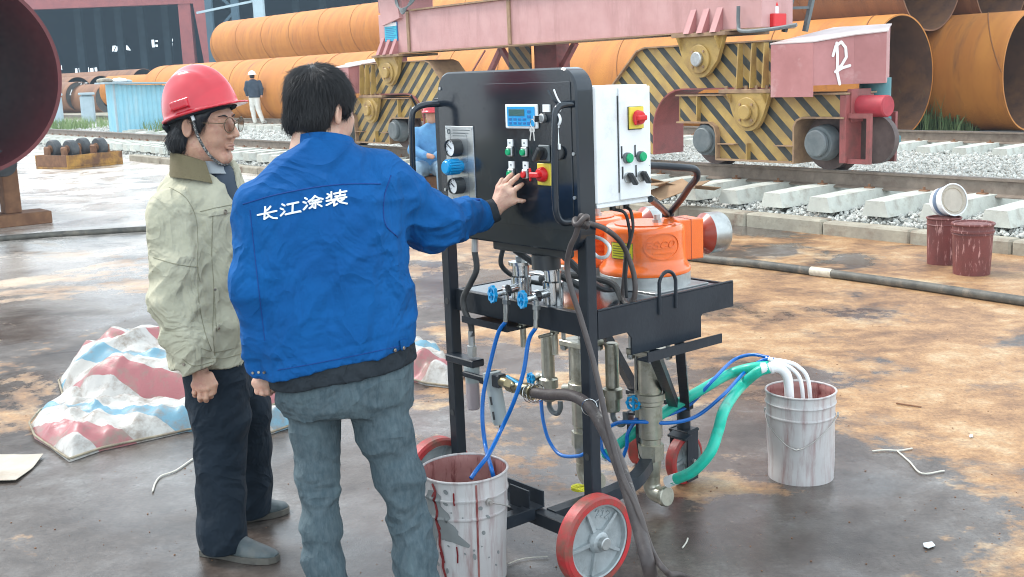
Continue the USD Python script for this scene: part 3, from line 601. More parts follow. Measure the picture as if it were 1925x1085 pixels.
lc = hp(420, 50, hy - 12); lat = thing('lattice_mast', 'blue-grey steel lattice column left of the stacked orange pipes', 'mast', (lc[0], hy - 12, .2), 0)
for s in (-1, 1): part(lat, 'chord', bx(s * 1.1 - .28, s * 1.1 + .28, -.3, .3, 0, 12), 'hangar_column')
for k in range(5): part(lat, 'brace', square_tube([(-1.1, 0, 1 + 2.2 * k), (1.1, 0, 3.2 + 2.2 * k)] if k % 2 == 0 else [(1.1, 0, 1 + 2.2 * k), (-1.1, 0, 3.2 + 2.2 * k)], .11), 'hangar_column')
pc = hp(487, 20, hy - 14); pm = thing('pale_mast', 'pale grey-blue steel column standing above the upper orange pipe', 'mast', (pc[0], hy - 14, .2), 0)
part(pm, 'shaft', bx(-.42, .42, -.4, .4, 0, 14, .04), 'pale_column'); part(pm, 'base', bx(-.8, .8, -.8, .8, 0, .4, .05), 'pale_column'); part(pm, 'brace', square_tube([(-.3, 0, 8.2), (-5.2, 0, 7.4)], .09), 'pale_column')

# ---------------------------------------------------------------- shed, posts, weeds, rubble
sa, sb, sc_ = gz(209, 250, .22), gz(222, 249, .22), gz(330, 243, .22)
sdir = (sc_ - sb) / np.linalg.norm(sc_ - sb); srz = math.degrees(math.atan2(sdir[1], sdir[0])); sl = np.linalg.norm(sc_ - sb)
shed = thing('tin_shed', 'small light-blue corrugated tin shed with rubbish on its roof', 'shed', sb, srz)
def corr(L, H, pitch=.16, amp=.022, x0=0.0):
    xs = np.arange(0, L + .001, pitch / 4); return xs, amp * np.array([0, 1, 1, 0] * (len(xs) // 4 + 1))[:len(xs)]
xs, am = corr(sl, 1)
hz = np.interp(xs, [0, sl], [1.62, 1.50])
V = np.concatenate([np.stack([xs, -am, np.zeros_like(xs)], 1), np.stack([xs, -am, hz], 1)]); k = len(xs)
part(shed, 'front_wall', (V, np.array([(i, i + 1, k + i + 1, k + i) for i in range(k - 1)])), 'shed_blue', False)
xs, am = corr(1.5, 1); V = np.concatenate([np.stack([-am, 1.5 - xs, np.zeros_like(xs)], 1), np.stack([-am, 1.5 - xs, np.full_like(xs, 1.62)], 1)]); k = len(xs)
part(shed, 'end_wall', (V, np.array([(i, i + 1, k + i + 1, k + i) for i in range(k - 1)])), 'shed_blue', False)
part(shed, 'corner_post', bx(-.03, .03, -.04, .03, 0, 1.63), 'post_grey')
part(shed, 'roof', xf(bx(-.35, sl + .2, -.25, 1.6, 0, .05), rot((0, 1, 0), 1.8), (0, 0, 1.63)), 'post_grey')
part(shed, 'back_wall', bx(0, sl, 1.5, 1.53, 0, 1.55), 'shed_blue')
for i in range(9):
    x = -.2 + rng.random() * (sl * .55); s = .1 + .12 * rng.random()
    solo('roof_rubble', xf(sphere((0, 0, 0), s, 1, (1.4, 1, .45)), None, sb + sdir * x + np.array([-.3, .5, 1.68 + s * .3 - x * .03])), ['sheet_white', 'post_grey', 'kerb_stone'][i % 3],
         'lump of rubbish lying on the blue shed roof', 'rubbish', tuple(sb + sdir * x + np.array([-.3, .5, 1.66])), 'rubbish on the shed roof', False)
for px, w, lab in ((168, .30, 'grey concrete marker post with cap, left of the blue shed'), (108, .30, 'grey marker post half hidden by the dark red pipe')):
    b = gz(px, 232, .2); po = thing('marker_post', lab, 'post', b, 20)
    part(po, 'shaft', xf(bx(-w, w, -w, w, 0, 1.25, .09)), 'post_grey'); part(po, 'cap', xf(bx(-w - .05, w + .05, -w - .05, w + .05, 1.25, 1.36, .03)), 'post_grey')
def tuft(name, label, px, py, n, hgt, spread, z=.2):
    b = gz(px, py, z); V, F = [], []
    for i in range(n):
        a = rng.random() * 6.28; r = spread * rng.random() ** .7; x, y = r * math.cos(a), r * math.sin(a); h_ = hgt * (.4 + .6 * rng.random()); l = (rng.random(2) - .5) * h_ * 1.0
        w = .006 + .010 * rng.random(); dx, dy = math.cos(a * 3) * w, math.sin(a * 3) * w; k = len(V)
        V += [(x - dx, y - dy, -.02), (x + dx, y + dy, -.02), (x + l[0] * .4 + dx * .8, y + l[1] * .4 + dy * .8, h_ * .6), (x + l[0] * .4 - dx * .8, y + l[1] * .4 - dy * .8, h_ * .6), (x + l[0], y + l[1], h_)]
        F += [(k, k + 1, k + 2), (k, k + 2, k + 3), (k + 3, k + 2, k + 4)]
    solo(name, xf(trimesh.Trimesh(np.array(V), np.array(F), process=False), None, b), 'grass_green', label, 'weeds', tuple(b), smooth=False, kind='stuff')
tuft('weeds', 'green weeds growing below the open mouth of the long pipe', 1742, 249, 420, 1.0, .55)
tuft('weeds', 'small green weeds in front of the rightmost pipe', 1806, 249, 240, .8, .35)
tuft('weeds', 'weeds growing between marker post and blue shed', 150, 240, 420, .5, 1.8)
tuft('weeds', 'weeds at the foot of the marker post by the dark red pipe', 122, 243, 240, .55, .9)
tuft('weeds', 'weeds along the right foot of the blue shed', 315, 247, 220, .5, .9)
for i in range(26):
    px, py = 235 + rng.random() * 95, 246 + rng.random() * 12; b = gz(px, py, .22); s = .12 + .2 * rng.random()
    solo('rubble_slab', xf(bx(-s, s, -s * .4, s * .4, 0, .05 + .06 * rng.random()), rot((0, 0, 1), 360 * rng.random()) @ rot((1, 0, 0), 18 * (rng.random() - .5)), b), 'concrete_sleeper', 'broken concrete piece on the gravel in front of the blue shed', 'rubble', tuple(b), 'rubble before the shed', False)

# ---------------------------------------------------------------- turning rollers standing on the yard
b0 = gz(128, 319, 0); ro = thing('pipe_roller', 'yellow rusty roller carriage with four rubber wheels standing on the yard', 'roller stand', b0, 56)
RL, RW = 1.45, 1.15
part(ro, 'frame', bx(0, RL, 0, RW, 0, .05, .008), 'roller_yellow')
part(ro, 'front_side', bx(0, RL, 0, .03, .05, .30, .006), 'roller_yellow'); part(ro, 'rear_side', bx(0, RL, RW - .03, RW, .05, .30, .006), 'roller_yellow')
part(ro, 'end_side', bx(0, .03, .03, RW - .03, .05, .30, .006), 'rusty_iron'); part(ro, 'end_side', bx(RL - .03, RL, .03, RW - .03, .05, .30, .006), 'roller_yellow')
part(ro, 'deck', bx(.03, RL - .03, .03, RW - .03, .2, .23), 'rusty_iron')
for x, y in ((.30, .25), (1.05, .25), (.30, .86), (1.05, .86)):
    w = part(ro, 'wheel', cyl((x - .09, y, .42), (x + .09, y, .42), .2, n=28, bev=.02), 'roller_rubber')
    part(w, 'hub', cyl((x - .11, y, .42), (x + .11, y, .42), .09, n=16), 'rusty_iron')
    for s in (-1, 1): part(ro, 'bearing', bx(x + s * .17 - .04, x + s * .17 + .04, y - .1, y + .1, .2, .48, .03), 'rusty_iron')
# ---------------------------------------------------------------- the gantry crane's travelling gear on the near rail
crane = thing('gantry_crane', 'pink gantry crane base on yellow-black striped wheel bogies', 'crane', tr(13.1, 10.5, 0), TRZ)
_c0 = 13.1
NF, NB = -.22, .24                                                # front and back web planes, measured from the rail
def arcpts(cx, cz, r, a0, a1, k=8): return [(cx + r * math.cos(math.radians(a)), cz + r * math.sin(math.radians(a))) for a in np.linspace(a0, a1, k)]
def bogie(mir):
    X = (lambda t: t - (26.24 - _c0)) if mir else (lambda t: _c0 - t)
    # note: x grows to the right, t grows to the left
    def poly(pts): return Polygon([(X(t), z) for t, z in pts])
    stripe = 'stripe_left' if mir else 'stripe_right'
    def plate(name, pts, y, mat, th=.014): part(crane, name, ext_y(poly(pts), y, y + th), mat, False)
    def flange(name, pts, y0, y1, mat, th=.018):
        ls = LineString([(X(t), z) for t, z in pts]).buffer(th / 2, cap_style='flat', join_style='mitre'); part(crane, name, ext_y(ls, y0, y1), mat, 30)
    arch = [(10.48, .62)] + [(t, z) for t, z in arcpts(9.98, .93, .5, 0, 90)] + [(9.06, 1.43), (8.62, 1.43)]
    top = [(8.62, 1.95), (10.60, 1.95)] + [(10.75, 1.91), (11.10, 1.60), (11.62, 1.14), (11.72, .62)]
    eq = top + arch
    plate('equaliser_web', eq, NF, stripe); plate('equaliser_web', eq, NB, stripe)
    flange('equaliser_flange', top, NF - .05, NB + .06, 'flange_rust'); flange('arch_flange', arch, NF - .03, NB + .04, 'crane_red')
    # lower bogie
    low = [(10.06, 1.345), (10.06, 1.03), (9.52, 1.03)] + arcpts(9.52, .93, .1, 90, 180, 5) [0:0] + [(9.44, .98), (9.41, .90), (9.41, .60), (8.26, .60), (8.26, 1.0), (8.22, 1.07), (8.14, 1.10), (7.60, 1.10), (7.60, 1.345)]
    plate('bogie_web', low, NF + .02, stripe); plate('bogie_web', low, NB - .02, stripe)
    flange('bogie_top_flange', [(10.08, 1.355), (7.58, 1.355)], NF - .04, NB + .05, 'flange_rust')
    flange('bogie_flange', [(10.06, 1.03), (9.52, 1.03), (9.44, .98), (9.41, .90), (9.41, .60), (8.26, .60), (8.26, 1.0), (8.22, 1.07), (8.14, 1.10), (7.60, 1.10)], NF - .05, NB + .05, 'flange_rust', .02)
    part(crane, 'end_web', bx(min(X(10.07), X(10.05)), max(X(10.07), X(10.05)), NF + .02, NB, 1.03, 1.345), 'crane_yellow')
    def box_t(name, t0, t1, y0, y1, z0, z1, mat, b=.004): part(crane, name, bx(min(X(t0), X(t1)), max(X(t0), X(t1)), y0, y1, z0, z1, b), mat)
    for t in (9.72, 8.94, 8.30): box_t('stiffener', t - .008, t + .008, NF - .045, NF + .02, (1.05 if t > 9.5 else .61), (1.34 if t > 9.5 else .80 if t > 8.5 else .62), 'crane_yellow', 0)
    for t in (9.25, 8.40): box_t('step_plate', t - .13, t + .13, NF - .06, NF + .02, .78, .79, 'flange_rust', 0)
    # bolster plates between the two beams, with bolts
    box_t('bolster', 8.55, 9.32, NF - .10, NB + .1, 1.375, 1.42, 'flange_rust')
    for k in range(5): part(crane, 'bolt', hexa((X(8.62 + .15 * k), NF - .07, 1.42), (X(8.62 + .15 * k), NF - .07, 1.46), .02), 'flange_rust')
    for t in (8.64, 8.82, 9.02): 
        part(crane, 'rib', ext_x(Polygon([(NF - .02, 1.43), (NF - .13, 1.43), (NF - .09, 1.93), (NF - .02, 1.93)]), X(t) - .008, X(t) + .008), 'crane_yellow', False)
    # pin brackets
    def bracket(tc, zc, ztop, hw, y, r=.215):
        q = Polygon([(X(tc + hw), ztop), (X(tc - hw), ztop), (X(tc - hw * .72), zc - .02), (X(tc + hw * .72), zc - .02)]).union(shapely.Point(X(tc), zc).buffer(r, quad_segs=10)).convex_hull
        b_ = part(crane, 'pin_bracket', ext_y(q, y - .02, y + .04), 'crane_yellow', 30)
        part(b_, 'bearing_plate', cyl((X(tc), y - .05, zc), (X(tc), y - .02, zc), r * .78, n=32, bev=.006), 'crane_yellow')
        part(b_, 'pin', cyl((X(tc), y - .10, zc), (X(tc), y - .05, zc), .085, n=24, bev=.01), 'zinc' if (not mir and zc > 1.5) else 'crane_yellow')
        for a in (45, 135, 225, 315): part(b_, 'bolt', bolt((X(tc) + r * .58 * math.cos(math.radians(a)), y - .05, zc + r * .58 * math.sin(math.radians(a))), (0, -1, 0), .016, .014), 'flange_rust')
        for s in (-.8, .8): part(b_, 'gusset', ext_x(Polygon([(y - .02, ztop), (y - .1, ztop), (y - .02, zc + .1)]), X(tc + s * hw) - .008, X(tc + s * hw) + .008), 'crane_yellow', False)
    bracket(9.60, 1.78, 2.04, .38, NF - .09); bracket(8.88, 1.16, 1.37, .32, NF - .07)
    box_t('saddle', 9.16, 10.02, NF - .16, NB + .16, 2.04, 2.08, 'flange_rust')
    # wheels
    for t in (9.60, 7.93):
        w = part(crane, 'wheel', xf(lathe([(0, -.07), (.34, -.07), (.34, -.045), (.30, -.04), (.30, .07), (.0, .07)], 48), rot((1, 0, 0), 90), (X(t), 0, .826)), 'wheel_steel', 30)
        part(w, 'bearing_housing', cyl((X(t), NF + .1, .826), (X(t), NF - .04, .826), .2, .18, n=32), 'bearing_grey')
        part(w, 'bearing_cap', cyl((X(t), NF - .04, .826), (X(t), NF - .10, .826), .145, n=32, bev=.012), 'bearing_grey')
    part(crane, 'rail_sweep', bx(min(X(7.58), X(7.66)), max(X(7.58), X(7.66)), NF - .03, NB, .62, 1.34, .004) if not mir else bx(X(7.58) - .0, X(7.58) + .07, NF, NB, .62, 1.34), 'crane_red')
    fr = [(7.58, .64), (7.32, .64), (7.32, 1.12), (7.58, 1.12)]
    for y in (NF + .02, NB): flange('guard_frame', fr, y - .02, y + .02, 'crane_red', .05)
    part(crane, 'inner_wheel', cyl((X(7.42), .02, .86), (X(7.42), .1, .86), .26, n=32), 'wheel_steel')
    # motor cover: a box whose end steps back
    plan = [(8.44, -.42), (7.88, -.42), (7.71, -.10), (7.66, -.02), (7.37, .14), (7.60, .5), (7.75, .75), (8.50, .75)]
    q = Polygon([(X(t), y) for t, y in plan])
    def rise(y): return 1.90 + .17 * np.clip((y + .42) / 1.17, 0, 1)
    m = ext(q, .48); v = m.vertices.copy(); tp = v[:, 2] > .2; v[:, 2] = np.where(tp, rise(v[:, 1]), 1.45); m.vertices = v; part(crane, 'motor_cover', m, 'cover_pink', False)
    box_t('cover_front', 8.445, 7.875, -.432, -.419, 1.33, 1.90, 'cover_pink', .002)
    m = ext(q.buffer(.015, join_style='mitre'), .012); v = m.vertices.copy(); v[:, 2] += rise(v[:, 1]) + .002; m.vertices = v; part(crane, 'cover_lid', m, 'cover_lid', False)
    part(crane, 'buffer', cyl((X(7.62), -.02, 1.215), (X(7.22), -.02, 1.215), .115, n=28, bev=.012), 'buffer_red')
    part(crane, 'buffer_mount', bx(min(X(7.62), X(7.56)), max(X(7.62), X(7.56)), -.18, .16, 1.05, 1.40, .004), 'crane_red')
    part(crane, 'travel_motor', [cyl((X(7.74), .48, .62), (X(7.74), .48, 1.5), .17, n=24), bx(min(X(7.9), X(7.56)), max(X(7.9), X(7.56)), .36, .6, 1.02, 1.1, .01), bx(min(X(7.94), X(7.54)), max(X(7.94), X(7.54)), .3, .7, .78, .86, .01)], 'motor_teal')
    box_t('gearbox', 7.62, 8.4, -.12, .2, 1.12, 1.34, 'crane_yellow', .02)
bogie(False); bogie(True)
X = lambda t: _c0 - t
# sill beam, its webs, ribs and end posts
part(crane, 'sill_beam', bx(X(16.98), X(8.72), -.26, .28, 2.10, 2.74, .006), 'crane_pink')
part(crane, 'sill_flange', bx(X(16.3), X(8.72), -.31, .33, 2.085, 2.10), 'flange_rust'); part(crane, 'sill_flange', bx(X(15.95), X(8.72), -.31, .33, 2.74, 2.765), 'flange_rust')
for t in (13.36, 16.05): part(crane, 'splice_strip', bx(X(t) - .035, X(t) + .035, -.283, -.262, 2.11, 2.74), 'flange_rust')
for t0 in (9.25, 16.35):
    for k in range(3):
        c = X(t0 + .09 + .21 * k); part(crane, 'rib', ext_x(Polygon([(-.262, 2.08), (-.40, 2.08), (-.262, 2.36)]), c - .045, c + .045), 'cover_pink', False)
part(crane, 'end_post', bx(X(16.9), X(16.15), -.3, .3, 2.765, 3.1, .006), 'cover_pink')
part(crane, 'platform', bx(X(17.1), X(15.75), -.42, .5, 3.1, 3.14), 'flange_rust')
for t, d in ((16.5, .06), (9.2, -.06)): part(crane, 'crane_leg', square_tube([(X(t), 0, 2.6), (X(t) - d * 20, 0, 9.5)], .32, .28), 'crane_pink')
part(crane, 'top_girder', bx(X(16.9), X(8.8), -.4, .4, 9.5, 10.6), 'crane_pink')
part(crane, 'post_plinth', bx(X(9.5), X(8.74), -.29, .31, 2.767, 3.2, .006), 'crane_pink')
# notice plate, cable loop, conduit, warning siren
pl = part(crane, 'notice_plate', bx(X(16.78), X(16.38), -.275, -.262, 2.29, 2.60, .002), 'motor_teal' if False else 'key_blue')
MAT_N = mk('notice_cyan', (.02, .42, .55), None, .4)
part(pl, 'notice_face', bx(X(16.765), X(16.395), -.279, -.275, 2.30, 2.53), 'notice_cyan'); part(pl, 'notice_header', bx(X(16.765), X(16.395), -.279, -.275, 2.535, 2.59), 'white_plastic')
for k in range(7): part(pl, 'notice_line', bx(X(16.74), X(16.74 - .25 - .08 * ((k * 7) % 3) / 2), -.281, -.279, 2.322 + .029 * k, 2.332 + .029 * k), 'key_blue')
cb = []
for k in range(5):
    o = .02 * k; cb.append(tube([(X(16.25) + o, -.36 - o * .3, 3.05), (X(16.22) + o * .3, -.37, 2.86 + o), (X(16.0), -.40, 2.78 - o), (X(15.75) - o, -.38, 2.84), (X(15.62) - o, -.35, 2.95 + o * .5)], .012, n=6))
part(crane, 'cable_bundle', cb, 'bearing_grey')
part(crane, 'conduit', tube([(X(9.0), -.33, 2.35), (X(9.0), -.33, 2.16), (X(8.92), -.36, 2.07), (X(8.5), -.36, 2.07), (X(8.2), -.30, 2.1)], .022), 'bearing_grey')
sr = part(crane, 'siren', [cyl((X(9.08), -.05, 2.24), (X(8.80), -.02, 2.19), .05, .07, n=20), bx(X(8.86), X(8.66), -.12, .1, 2.10, 2.25, .01)], 'red_plastic')
part(sr, 'beacon', cyl((X(8.76), 0, 2.25), (X(8.76), 0, 2.33), .05, n=16), 'white_plastic'); part(sr, 'beacon_lamp', cyl((X(8.76), 0, 2.33), (X(8.76), 0, 2.44), .045, .035, n=16, bev=.01), 'red_plastic')
part(crane, 'ladder', [square_tube([(X(8.86), .3, 2.05), (X(8.45), .5, 4.2)], .025), square_tube([(X(8.76), .55, 2.05), (X(8.35), .75, 4.2)], .025)] + [square_tube([(X(8.86 - .41 * k / 8), .3 + .2 * k / 8, 2.05 + 2.15 * k / 8), (X(8.76 - .41 * k / 8), .55 + .2 * k / 8, 2.05 + 2.15 * k / 8)], .015) for k in range(1, 8)], 'bearing_grey')
# chalk mark on the torn motor cover
def chalk_cover():
    a, b = np.array([X(7.88), -.42]), np.array([X(7.66), -.02]); d = (b - a) / np.linalg.norm(b - a); nn = np.array([d[1], -d[0]])
    P = strokes([[(.26, .43), (.27, .30), (.27, .12), (.30, 0)], [(.22, .30), (.25, .40), (.31, .44), (.36, .38), (.37, .28), (.32, .20), (.25, .13), (.33, .17), (.41, .19)]], .016)
    m = ext(P, .004); v = m.vertices.copy(); m.vertices = np.stack([a[0] + d[0] * v[:, 0] + nn[0] * (v[:, 2] + .001), a[1] + d[1] * v[:, 0] + nn[1] * (v[:, 2] + .001), 1.455 + v[:, 1]], 1)
    m.fix_normals(); part(crane, 'chalk_mark', m, 'chalk', False)
chalk_cover()
# service frame hanging behind the sill beam
sfz = 2.1
def ft(px, py, nn=13.0):
    d = ray(px, py); t = (nn - EYE @ TN) / (d @ TN); P = EYE + d * t; return P @ TU, P[2]
fx = lambda px, py: (lambda q: (X(q[0]), 2.5, q[1]))(ft(px, py))
part(crane, 'hanger_post', bx(fx(1012, 90)[0], fx(1054, 90)[0], 2.4, 2.7, .15, 2.6), 'crane_red')
part(crane, 'striped_panel', bx(fx(968, 100)[0], fx(1009, 100)[0], 2.35, 2.38, .6, 2.45), 'stripe_right')
for a, b in (((942, 90), (968, 135)), ((1082, 80), (1045, 150)), ((942, 92), (915, 150)), ((912, 95), (885, 140))):
    part(crane, 'hanger_brace', square_tube([fx(*a), fx(b[0] * 2 - a[0], b[1] * 2 - a[1])], .045 if a[0] > 920 else .012), 'crane_red')
part(crane, 'cross_tie', [bx(fx(930, 80)[0], fx(1095, 80)[0], .28, 2.8, 2.3, 2.4)], 'crane_red')
# ---------------------------------------------------------------- the two-component spraying machine (x across, y depth, z up)
RZM = math.degrees(MYAW)
mach = thing('spray_machine', 'black wheeled paint spraying machine with control panel and orange pumps', 'machine', MO, RZM)
def mp(name, mesh, mat, smooth=35, parent=None, label=None): return part(parent or mach, name, mesh, mat, smooth, label)
# frame
for x in (-.745, .007): 
    po = mp('post', bx(x - .022, x + .022, -.022, .022, .14, 1.62, .003), 'black_paint')
    for z in (.86, .42): mp('hole_plug', cyl((x, -.0225, z), (x, -.024, z), .012, n=16), 'dark_plastic', parent=po)
mp('axle_beam', bx(-.80, .03, -.085, -.04, .135, .185, .003), 'black_paint')
for s in (-.745, .007): mp('foot_plate', bx(s - .035, s + .035, -.09, .03, .125, .134, .001), 'black_paint')
mp('axle_angle', ext_x(Polygon([(-.14, .19), (-.04, .19), (-.04, .25), (-.046, .25), (-.046, .196), (-.14, .196)]), -.66, -.20), 'black_paint', False)
mp('stub_tube', bx(-.235, -.19, -.34, -.09, .16, .205, .003), 'black_paint'); mp('stub_angle', bx(-.30, -.195, -.115, -.109, .19, .27, .001), 'black_paint')
rp = [(-.165, -.04, .165), (-.165, .22, .165), (-.19, .40, .17)] + [(-.235 - .10 * math.sin(a), .53 + .07 * math.sin(a), .19 + .12 * (1 - math.cos(a))) for a in np.linspace(.2, 1.5, 7)] + [(-.335, .61, .45), (-.335, .61, .82)]
mp('base_rail', square_tube(spline(rp, 4), .024, .024), 'black_paint', 40)
# table
mp('table_plate', bx(-.72, .02, .025, .71, .895, .903, .001), 'black_gloss')
mp('front_beam', bx(-.72, -.016, .0, .024, .825, .907, .003), 'black_paint')
dp = Polygon([(.022, .822), (.16, .823), (.18, .80), (.18, .74), (.535, .74), (.535, .815), (.545, .824), (.715, .824), (.715, .915), (.022, .915)])
mp('side_plate', ext_x(dp, .022, .030), 'black_paint', False); mp('table_lip', bx(.018, .031, .022, .716, .9155, .9215, .002), 'black_paint')
mp('side_plate', ext_x(Polygon([(0, .824), (.715, .824), (.715, .905), (0, .905)]), -.73, -.722), 'black_paint', False)
mp('rear_beam', bx(-.72, .02, .71, .73, .825, .907, .003), 'black_paint')
mp('ledge', ext_y(Polygon([(.032, .718), (.085, .718), (.085, .752), (.079, .752), (.079, .724), (.032, .724)]), .20, .585), 'black_paint', False)
mp('under_tray', ext_x(Polygon([(-.05, .80), (.10, .80), (.10, .804), (-.046, .804), (-.046, .824), (-.05, .824)]), -.62, -.36), 'black_paint', False)
mp('rod_loop', tube([(.033, .315, .86), (.033, .315, .96)] + [(.033, .357 - .042 * math.cos(a), .96 + .045 * math.sin(a)) for a in np.linspace(.3, 2.84, 7)] + [(.033, .399, .96), (.033, .399, .87)], .0065), 'black_paint')
# rear legs and casters
q1 = mc(1286, 862, z=.105)
for a, b in (((.02, .30, .72), (q1[0] - .02, q1[1] - .03, .33)), ((-.10, .56, .73), (q1[0] + .01, q1[1], .33)), ((-.62, .56, .82), (q1[0] - .30, q1[1] + .03, .33))): mp('rear_leg', square_tube([a, b], .018), 'black_paint', 20)
mp('caster_crossbar', bx(q1[0] - .33, q1[0] + .03, q1[1] - .005, q1[1] + .03, .318, .342, .004), 'black_paint')
def mach_wheel(c, R, w, name='wheel', ax=(1, 0, 0), lettered=False):
    d = np.array(ax, float); A = align(d) ; c = np.asarray(c, float)
    t = mp(name, xf(lathe([(R * .82, -w * .5), (R - .008, -w * .5), (R, -w * .5 + .008), (R, w * .5 - .008), (R - .008, w * .5), (R * .82, w * .5)], 56), A, c), 'wheel_red', 30)
    mp('rim', xf(lathe([(0, -w * .1), (R * .78, -w * .1), (R * .78, -w * .42), (R * .82, -w * .46), (R * .82, w * .46), (R * .78, w * .42), (R * .78, w * .12), (R * .74, w * .1), (0, w * .1)], 56), A, c), 'cast_alloy', 30, t)
    for k in range(5):
        a = math.radians(72 * k + 40); rr = np.array([math.cos(a), math.sin(a), 0]); tt = np.array([-math.sin(a), math.cos(a), 0])
        pts = []
        for r_, hw, hz in ((R * .16, .008, w * .34), (R * .76, .005, w * .30)):
            for s in (-1, 1):
                for z in (-hz, hz): pts.append(rr * r_ + tt * s * hw + np.array([0, 0, z]))
        mp('spoke', xf(tm(m3.Manifold.hull_points(np.array(pts))), A, c), 'cast_alloy', False, t)
    hb = mp('hub', xf(lathe([(0, -w * .55), (R * .2, -w * .55), (R * .22, -w * .5), (R * .26, w * .3), (R * .22, w * .55), (R * .17, w * .62), (0, w * .62)], 32), A, c), 'cast_alloy', 30, t)
    if lettered:
        g = meshkit.text_mesh('2124', .028, .004); v = g.vertices.copy(); u0, r0 = v[:, 0] - v[:, 0].mean(), v[:, 1] + R * .52
        th = math.radians(62) - u0 / (R * .6); g.vertices = np.stack([r0 * np.cos(th), r0 * np.sin(th), v[:, 2] + w * .1], 1)
        # wheel letters face the axle end, upright away from the hub
        B = np.stack([np.array([0, 1, 0]), np.array([0, 0, 1]), np.array([1, 0, 0])], 1); mp('cast_number', xf(g, B, c), 'cast_alloy', False, t)
    return t
WC = mc(1148, 1009, w=.07); wy = WC[1]
for s, x in ((1, .075), (-1, -.815)):
    c = (x, -.062, .157); t = mach_wheel(c, .155, .058, ax=(s, 0, 0), lettered=s > 0)
    mp('axle_nut', cyl((x + s * .03, -.062, .157), (x + s * .058, -.062, .157), .022, n=20, bev=.003), 'zinc', parent=t)
for k, (x, y, yaw) in enumerate(((q1[0], q1[1], 6), (q1[0] - .30, q1[1] + .05, 25))):
    a = math.radians(yaw); ax = (math.cos(a), math.sin(a), 0); n_ = np.array(ax); f_ = np.array([-math.sin(a), math.cos(a), 0]); c = np.array([x, y, .105])
    t = mach_wheel(c, .104, .05, 'caster_wheel', ax)
    fk = []
    for s in (-1, 1):
        q = bx(-.036, .036, -.004, .004, -.085 if s > 0 else -.02, .135, .001); fk.append(xf(q, np.stack([f_, n_, [0, 0, 1.]], 1), c + n_ * s * .042))
    fk.append(xf(bx(-.04, .04, -.048, .048, .122, .132, .001), np.stack([f_, n_, [0, 0, 1.]], 1), c)); fk.append(cyl(c + np.array([0, 0, .13]), c + np.array([0, 0, .215]), .028))
    mp('caster_fork', fk, 'black_paint'); mp('caster_axle', cyl(c - n_ * .055, c + n_ * .055, .009, n=12), 'zinc')
mp('brake_pedal', xf(bx(-.05, .05, -.02, .02, -.006, .006, .003), rot((1, 0, 0), 20), (-.30, .78, .235)), 'black_paint')
# control panel
mp('panel', soft_slab(rrect(-.705, .032, 1.118, 1.712, .075, 8), -.052, .026, .006), 'black_gloss', 40, label='glossy black control panel with rounded corners')
mp('cover_sheet', soft_slab(rrect(-.418, .008, 1.19, 1.667, .004, 2), -.055, -.0515, .001), 'black_gloss', False)
FY = -.055
for x, z in ((-.70 + .018, 1.655), (-.678, 1.29), (-.03 + .045, 1.44), (.014, 1.30)): mp('screw', cyl((x, -.052, z), (x, -.056, z), .006, n=12), 'zinc')
dsp = mp('display', bx(-.307, -.144, FY - .010, FY, 1.518, 1.598, .003), 'white_plastic')
mp('keypad', bx(-.293, -.153, FY - .0125, FY - .010, 1.526, 1.590, .001), 'screen_blue', parent=dsp); mp('screen', bx(-.283, -.203, FY - .0138, FY - .0125, 1.560, 1.582, .0005), 'lcd_glass', parent=dsp)
for k in range(8):
    x, z = (-.276 + .024 * (k % 4), 1.549 - .013 * (k // 4)); mp('key', bx(x - .008, x + .008, FY - .0135, FY - .0125, z - .004, z + .004, .0004), 'key_blue', parent=dsp)
for x, z in ((-.179, 1.574), (-.179, 1.558), (-.180, 1.536)): mp('key', bx(x - .010, x + .008, FY - .0135, FY - .0125, z - .005, z + .005, .0004), 'key_blue', parent=dsp)
gp = mp('gauge_plate', bx(-.66, -.497, -.056, -.052, 1.19, 1.522, .001), 'brushed_plate')
for x in (-.652, -.505):
    for z in (1.514, 1.30): mp('rivet', cyl((x, -.056, z), (x, -.058, z), .0035, n=10), 'zinc', parent=gp)
for k in range(3): mp('plate_print', bx(-.615, -.515 - .008 * k, -.0566, -.0561, 1.506 - .010 * k, 1.509 - .010 * k), 'bearing_grey', parent=gp)
mp('plate_print', ext_y(rrect(-.648, -.628, 1.493, 1.511, .006).difference(rrect(-.642, -.634, 1.498, 1.506, .003)), -.0566, -.0561), 'bearing_grey', parent=gp)
for z in (1.446, 1.311): mp('plate_print', ext_y(rrect(-.632, -.532, z - .052, z + .05, .012).difference(rrect(-.6305, -.5335, z - .0505, z + .0485, .011)), -.0564, -.0561), 'bearing_grey', parent=gp)
def gauge(x, z, r):
    g = mp('pressure_gauge', xf(lathe([(r * .86, 0), (r, 0), (r, .034), (r * .93, .040), (r * .86, .036)], 36), rot((1, 0, 0), 90), (x, -.056, z)), 'dark_plastic')
    mp('dial', cyl((x, -.057, z), (x, -.088, z), r * .87, n=32), 'gauge_face', parent=g)
    mp('pointer', xf(bx(-.0016, .0016, -.001, .001, -.004, r * .7), rot((0, 1, 0), -55), (x, -.0895, z)), 'dark_plastic', parent=g)
    for a in range(-120, 121, 40): mp('scale_mark', xf(bx(-.0012, .0012, -.0005, .0005, r * .62, r * .8), rot((0, 1, 0), a), (x, -.0885, z)), 'dark_plastic', parent=g)
gauge(-.588, 1.446, .032); gauge(-.580, 1.311, .030)
kn = []
for a in range(16): kn.append(xf(bx(-.004, .004, .019, .0285, .012, .062, .0015), rot((0, 0, 1), 22.5 * a)))
kn += [cyl((0, 0, 0), (0, 0, .014), .021), cyl((0, 0, .010), (0, 0, .072), .0255, .024, n=28, bev=.004)]
mp('regulator_knob', xf(tm(kn), rot((1, 0, 0), 90), (-.577, -.056, 1.380)), 'blue_plastic', 30)
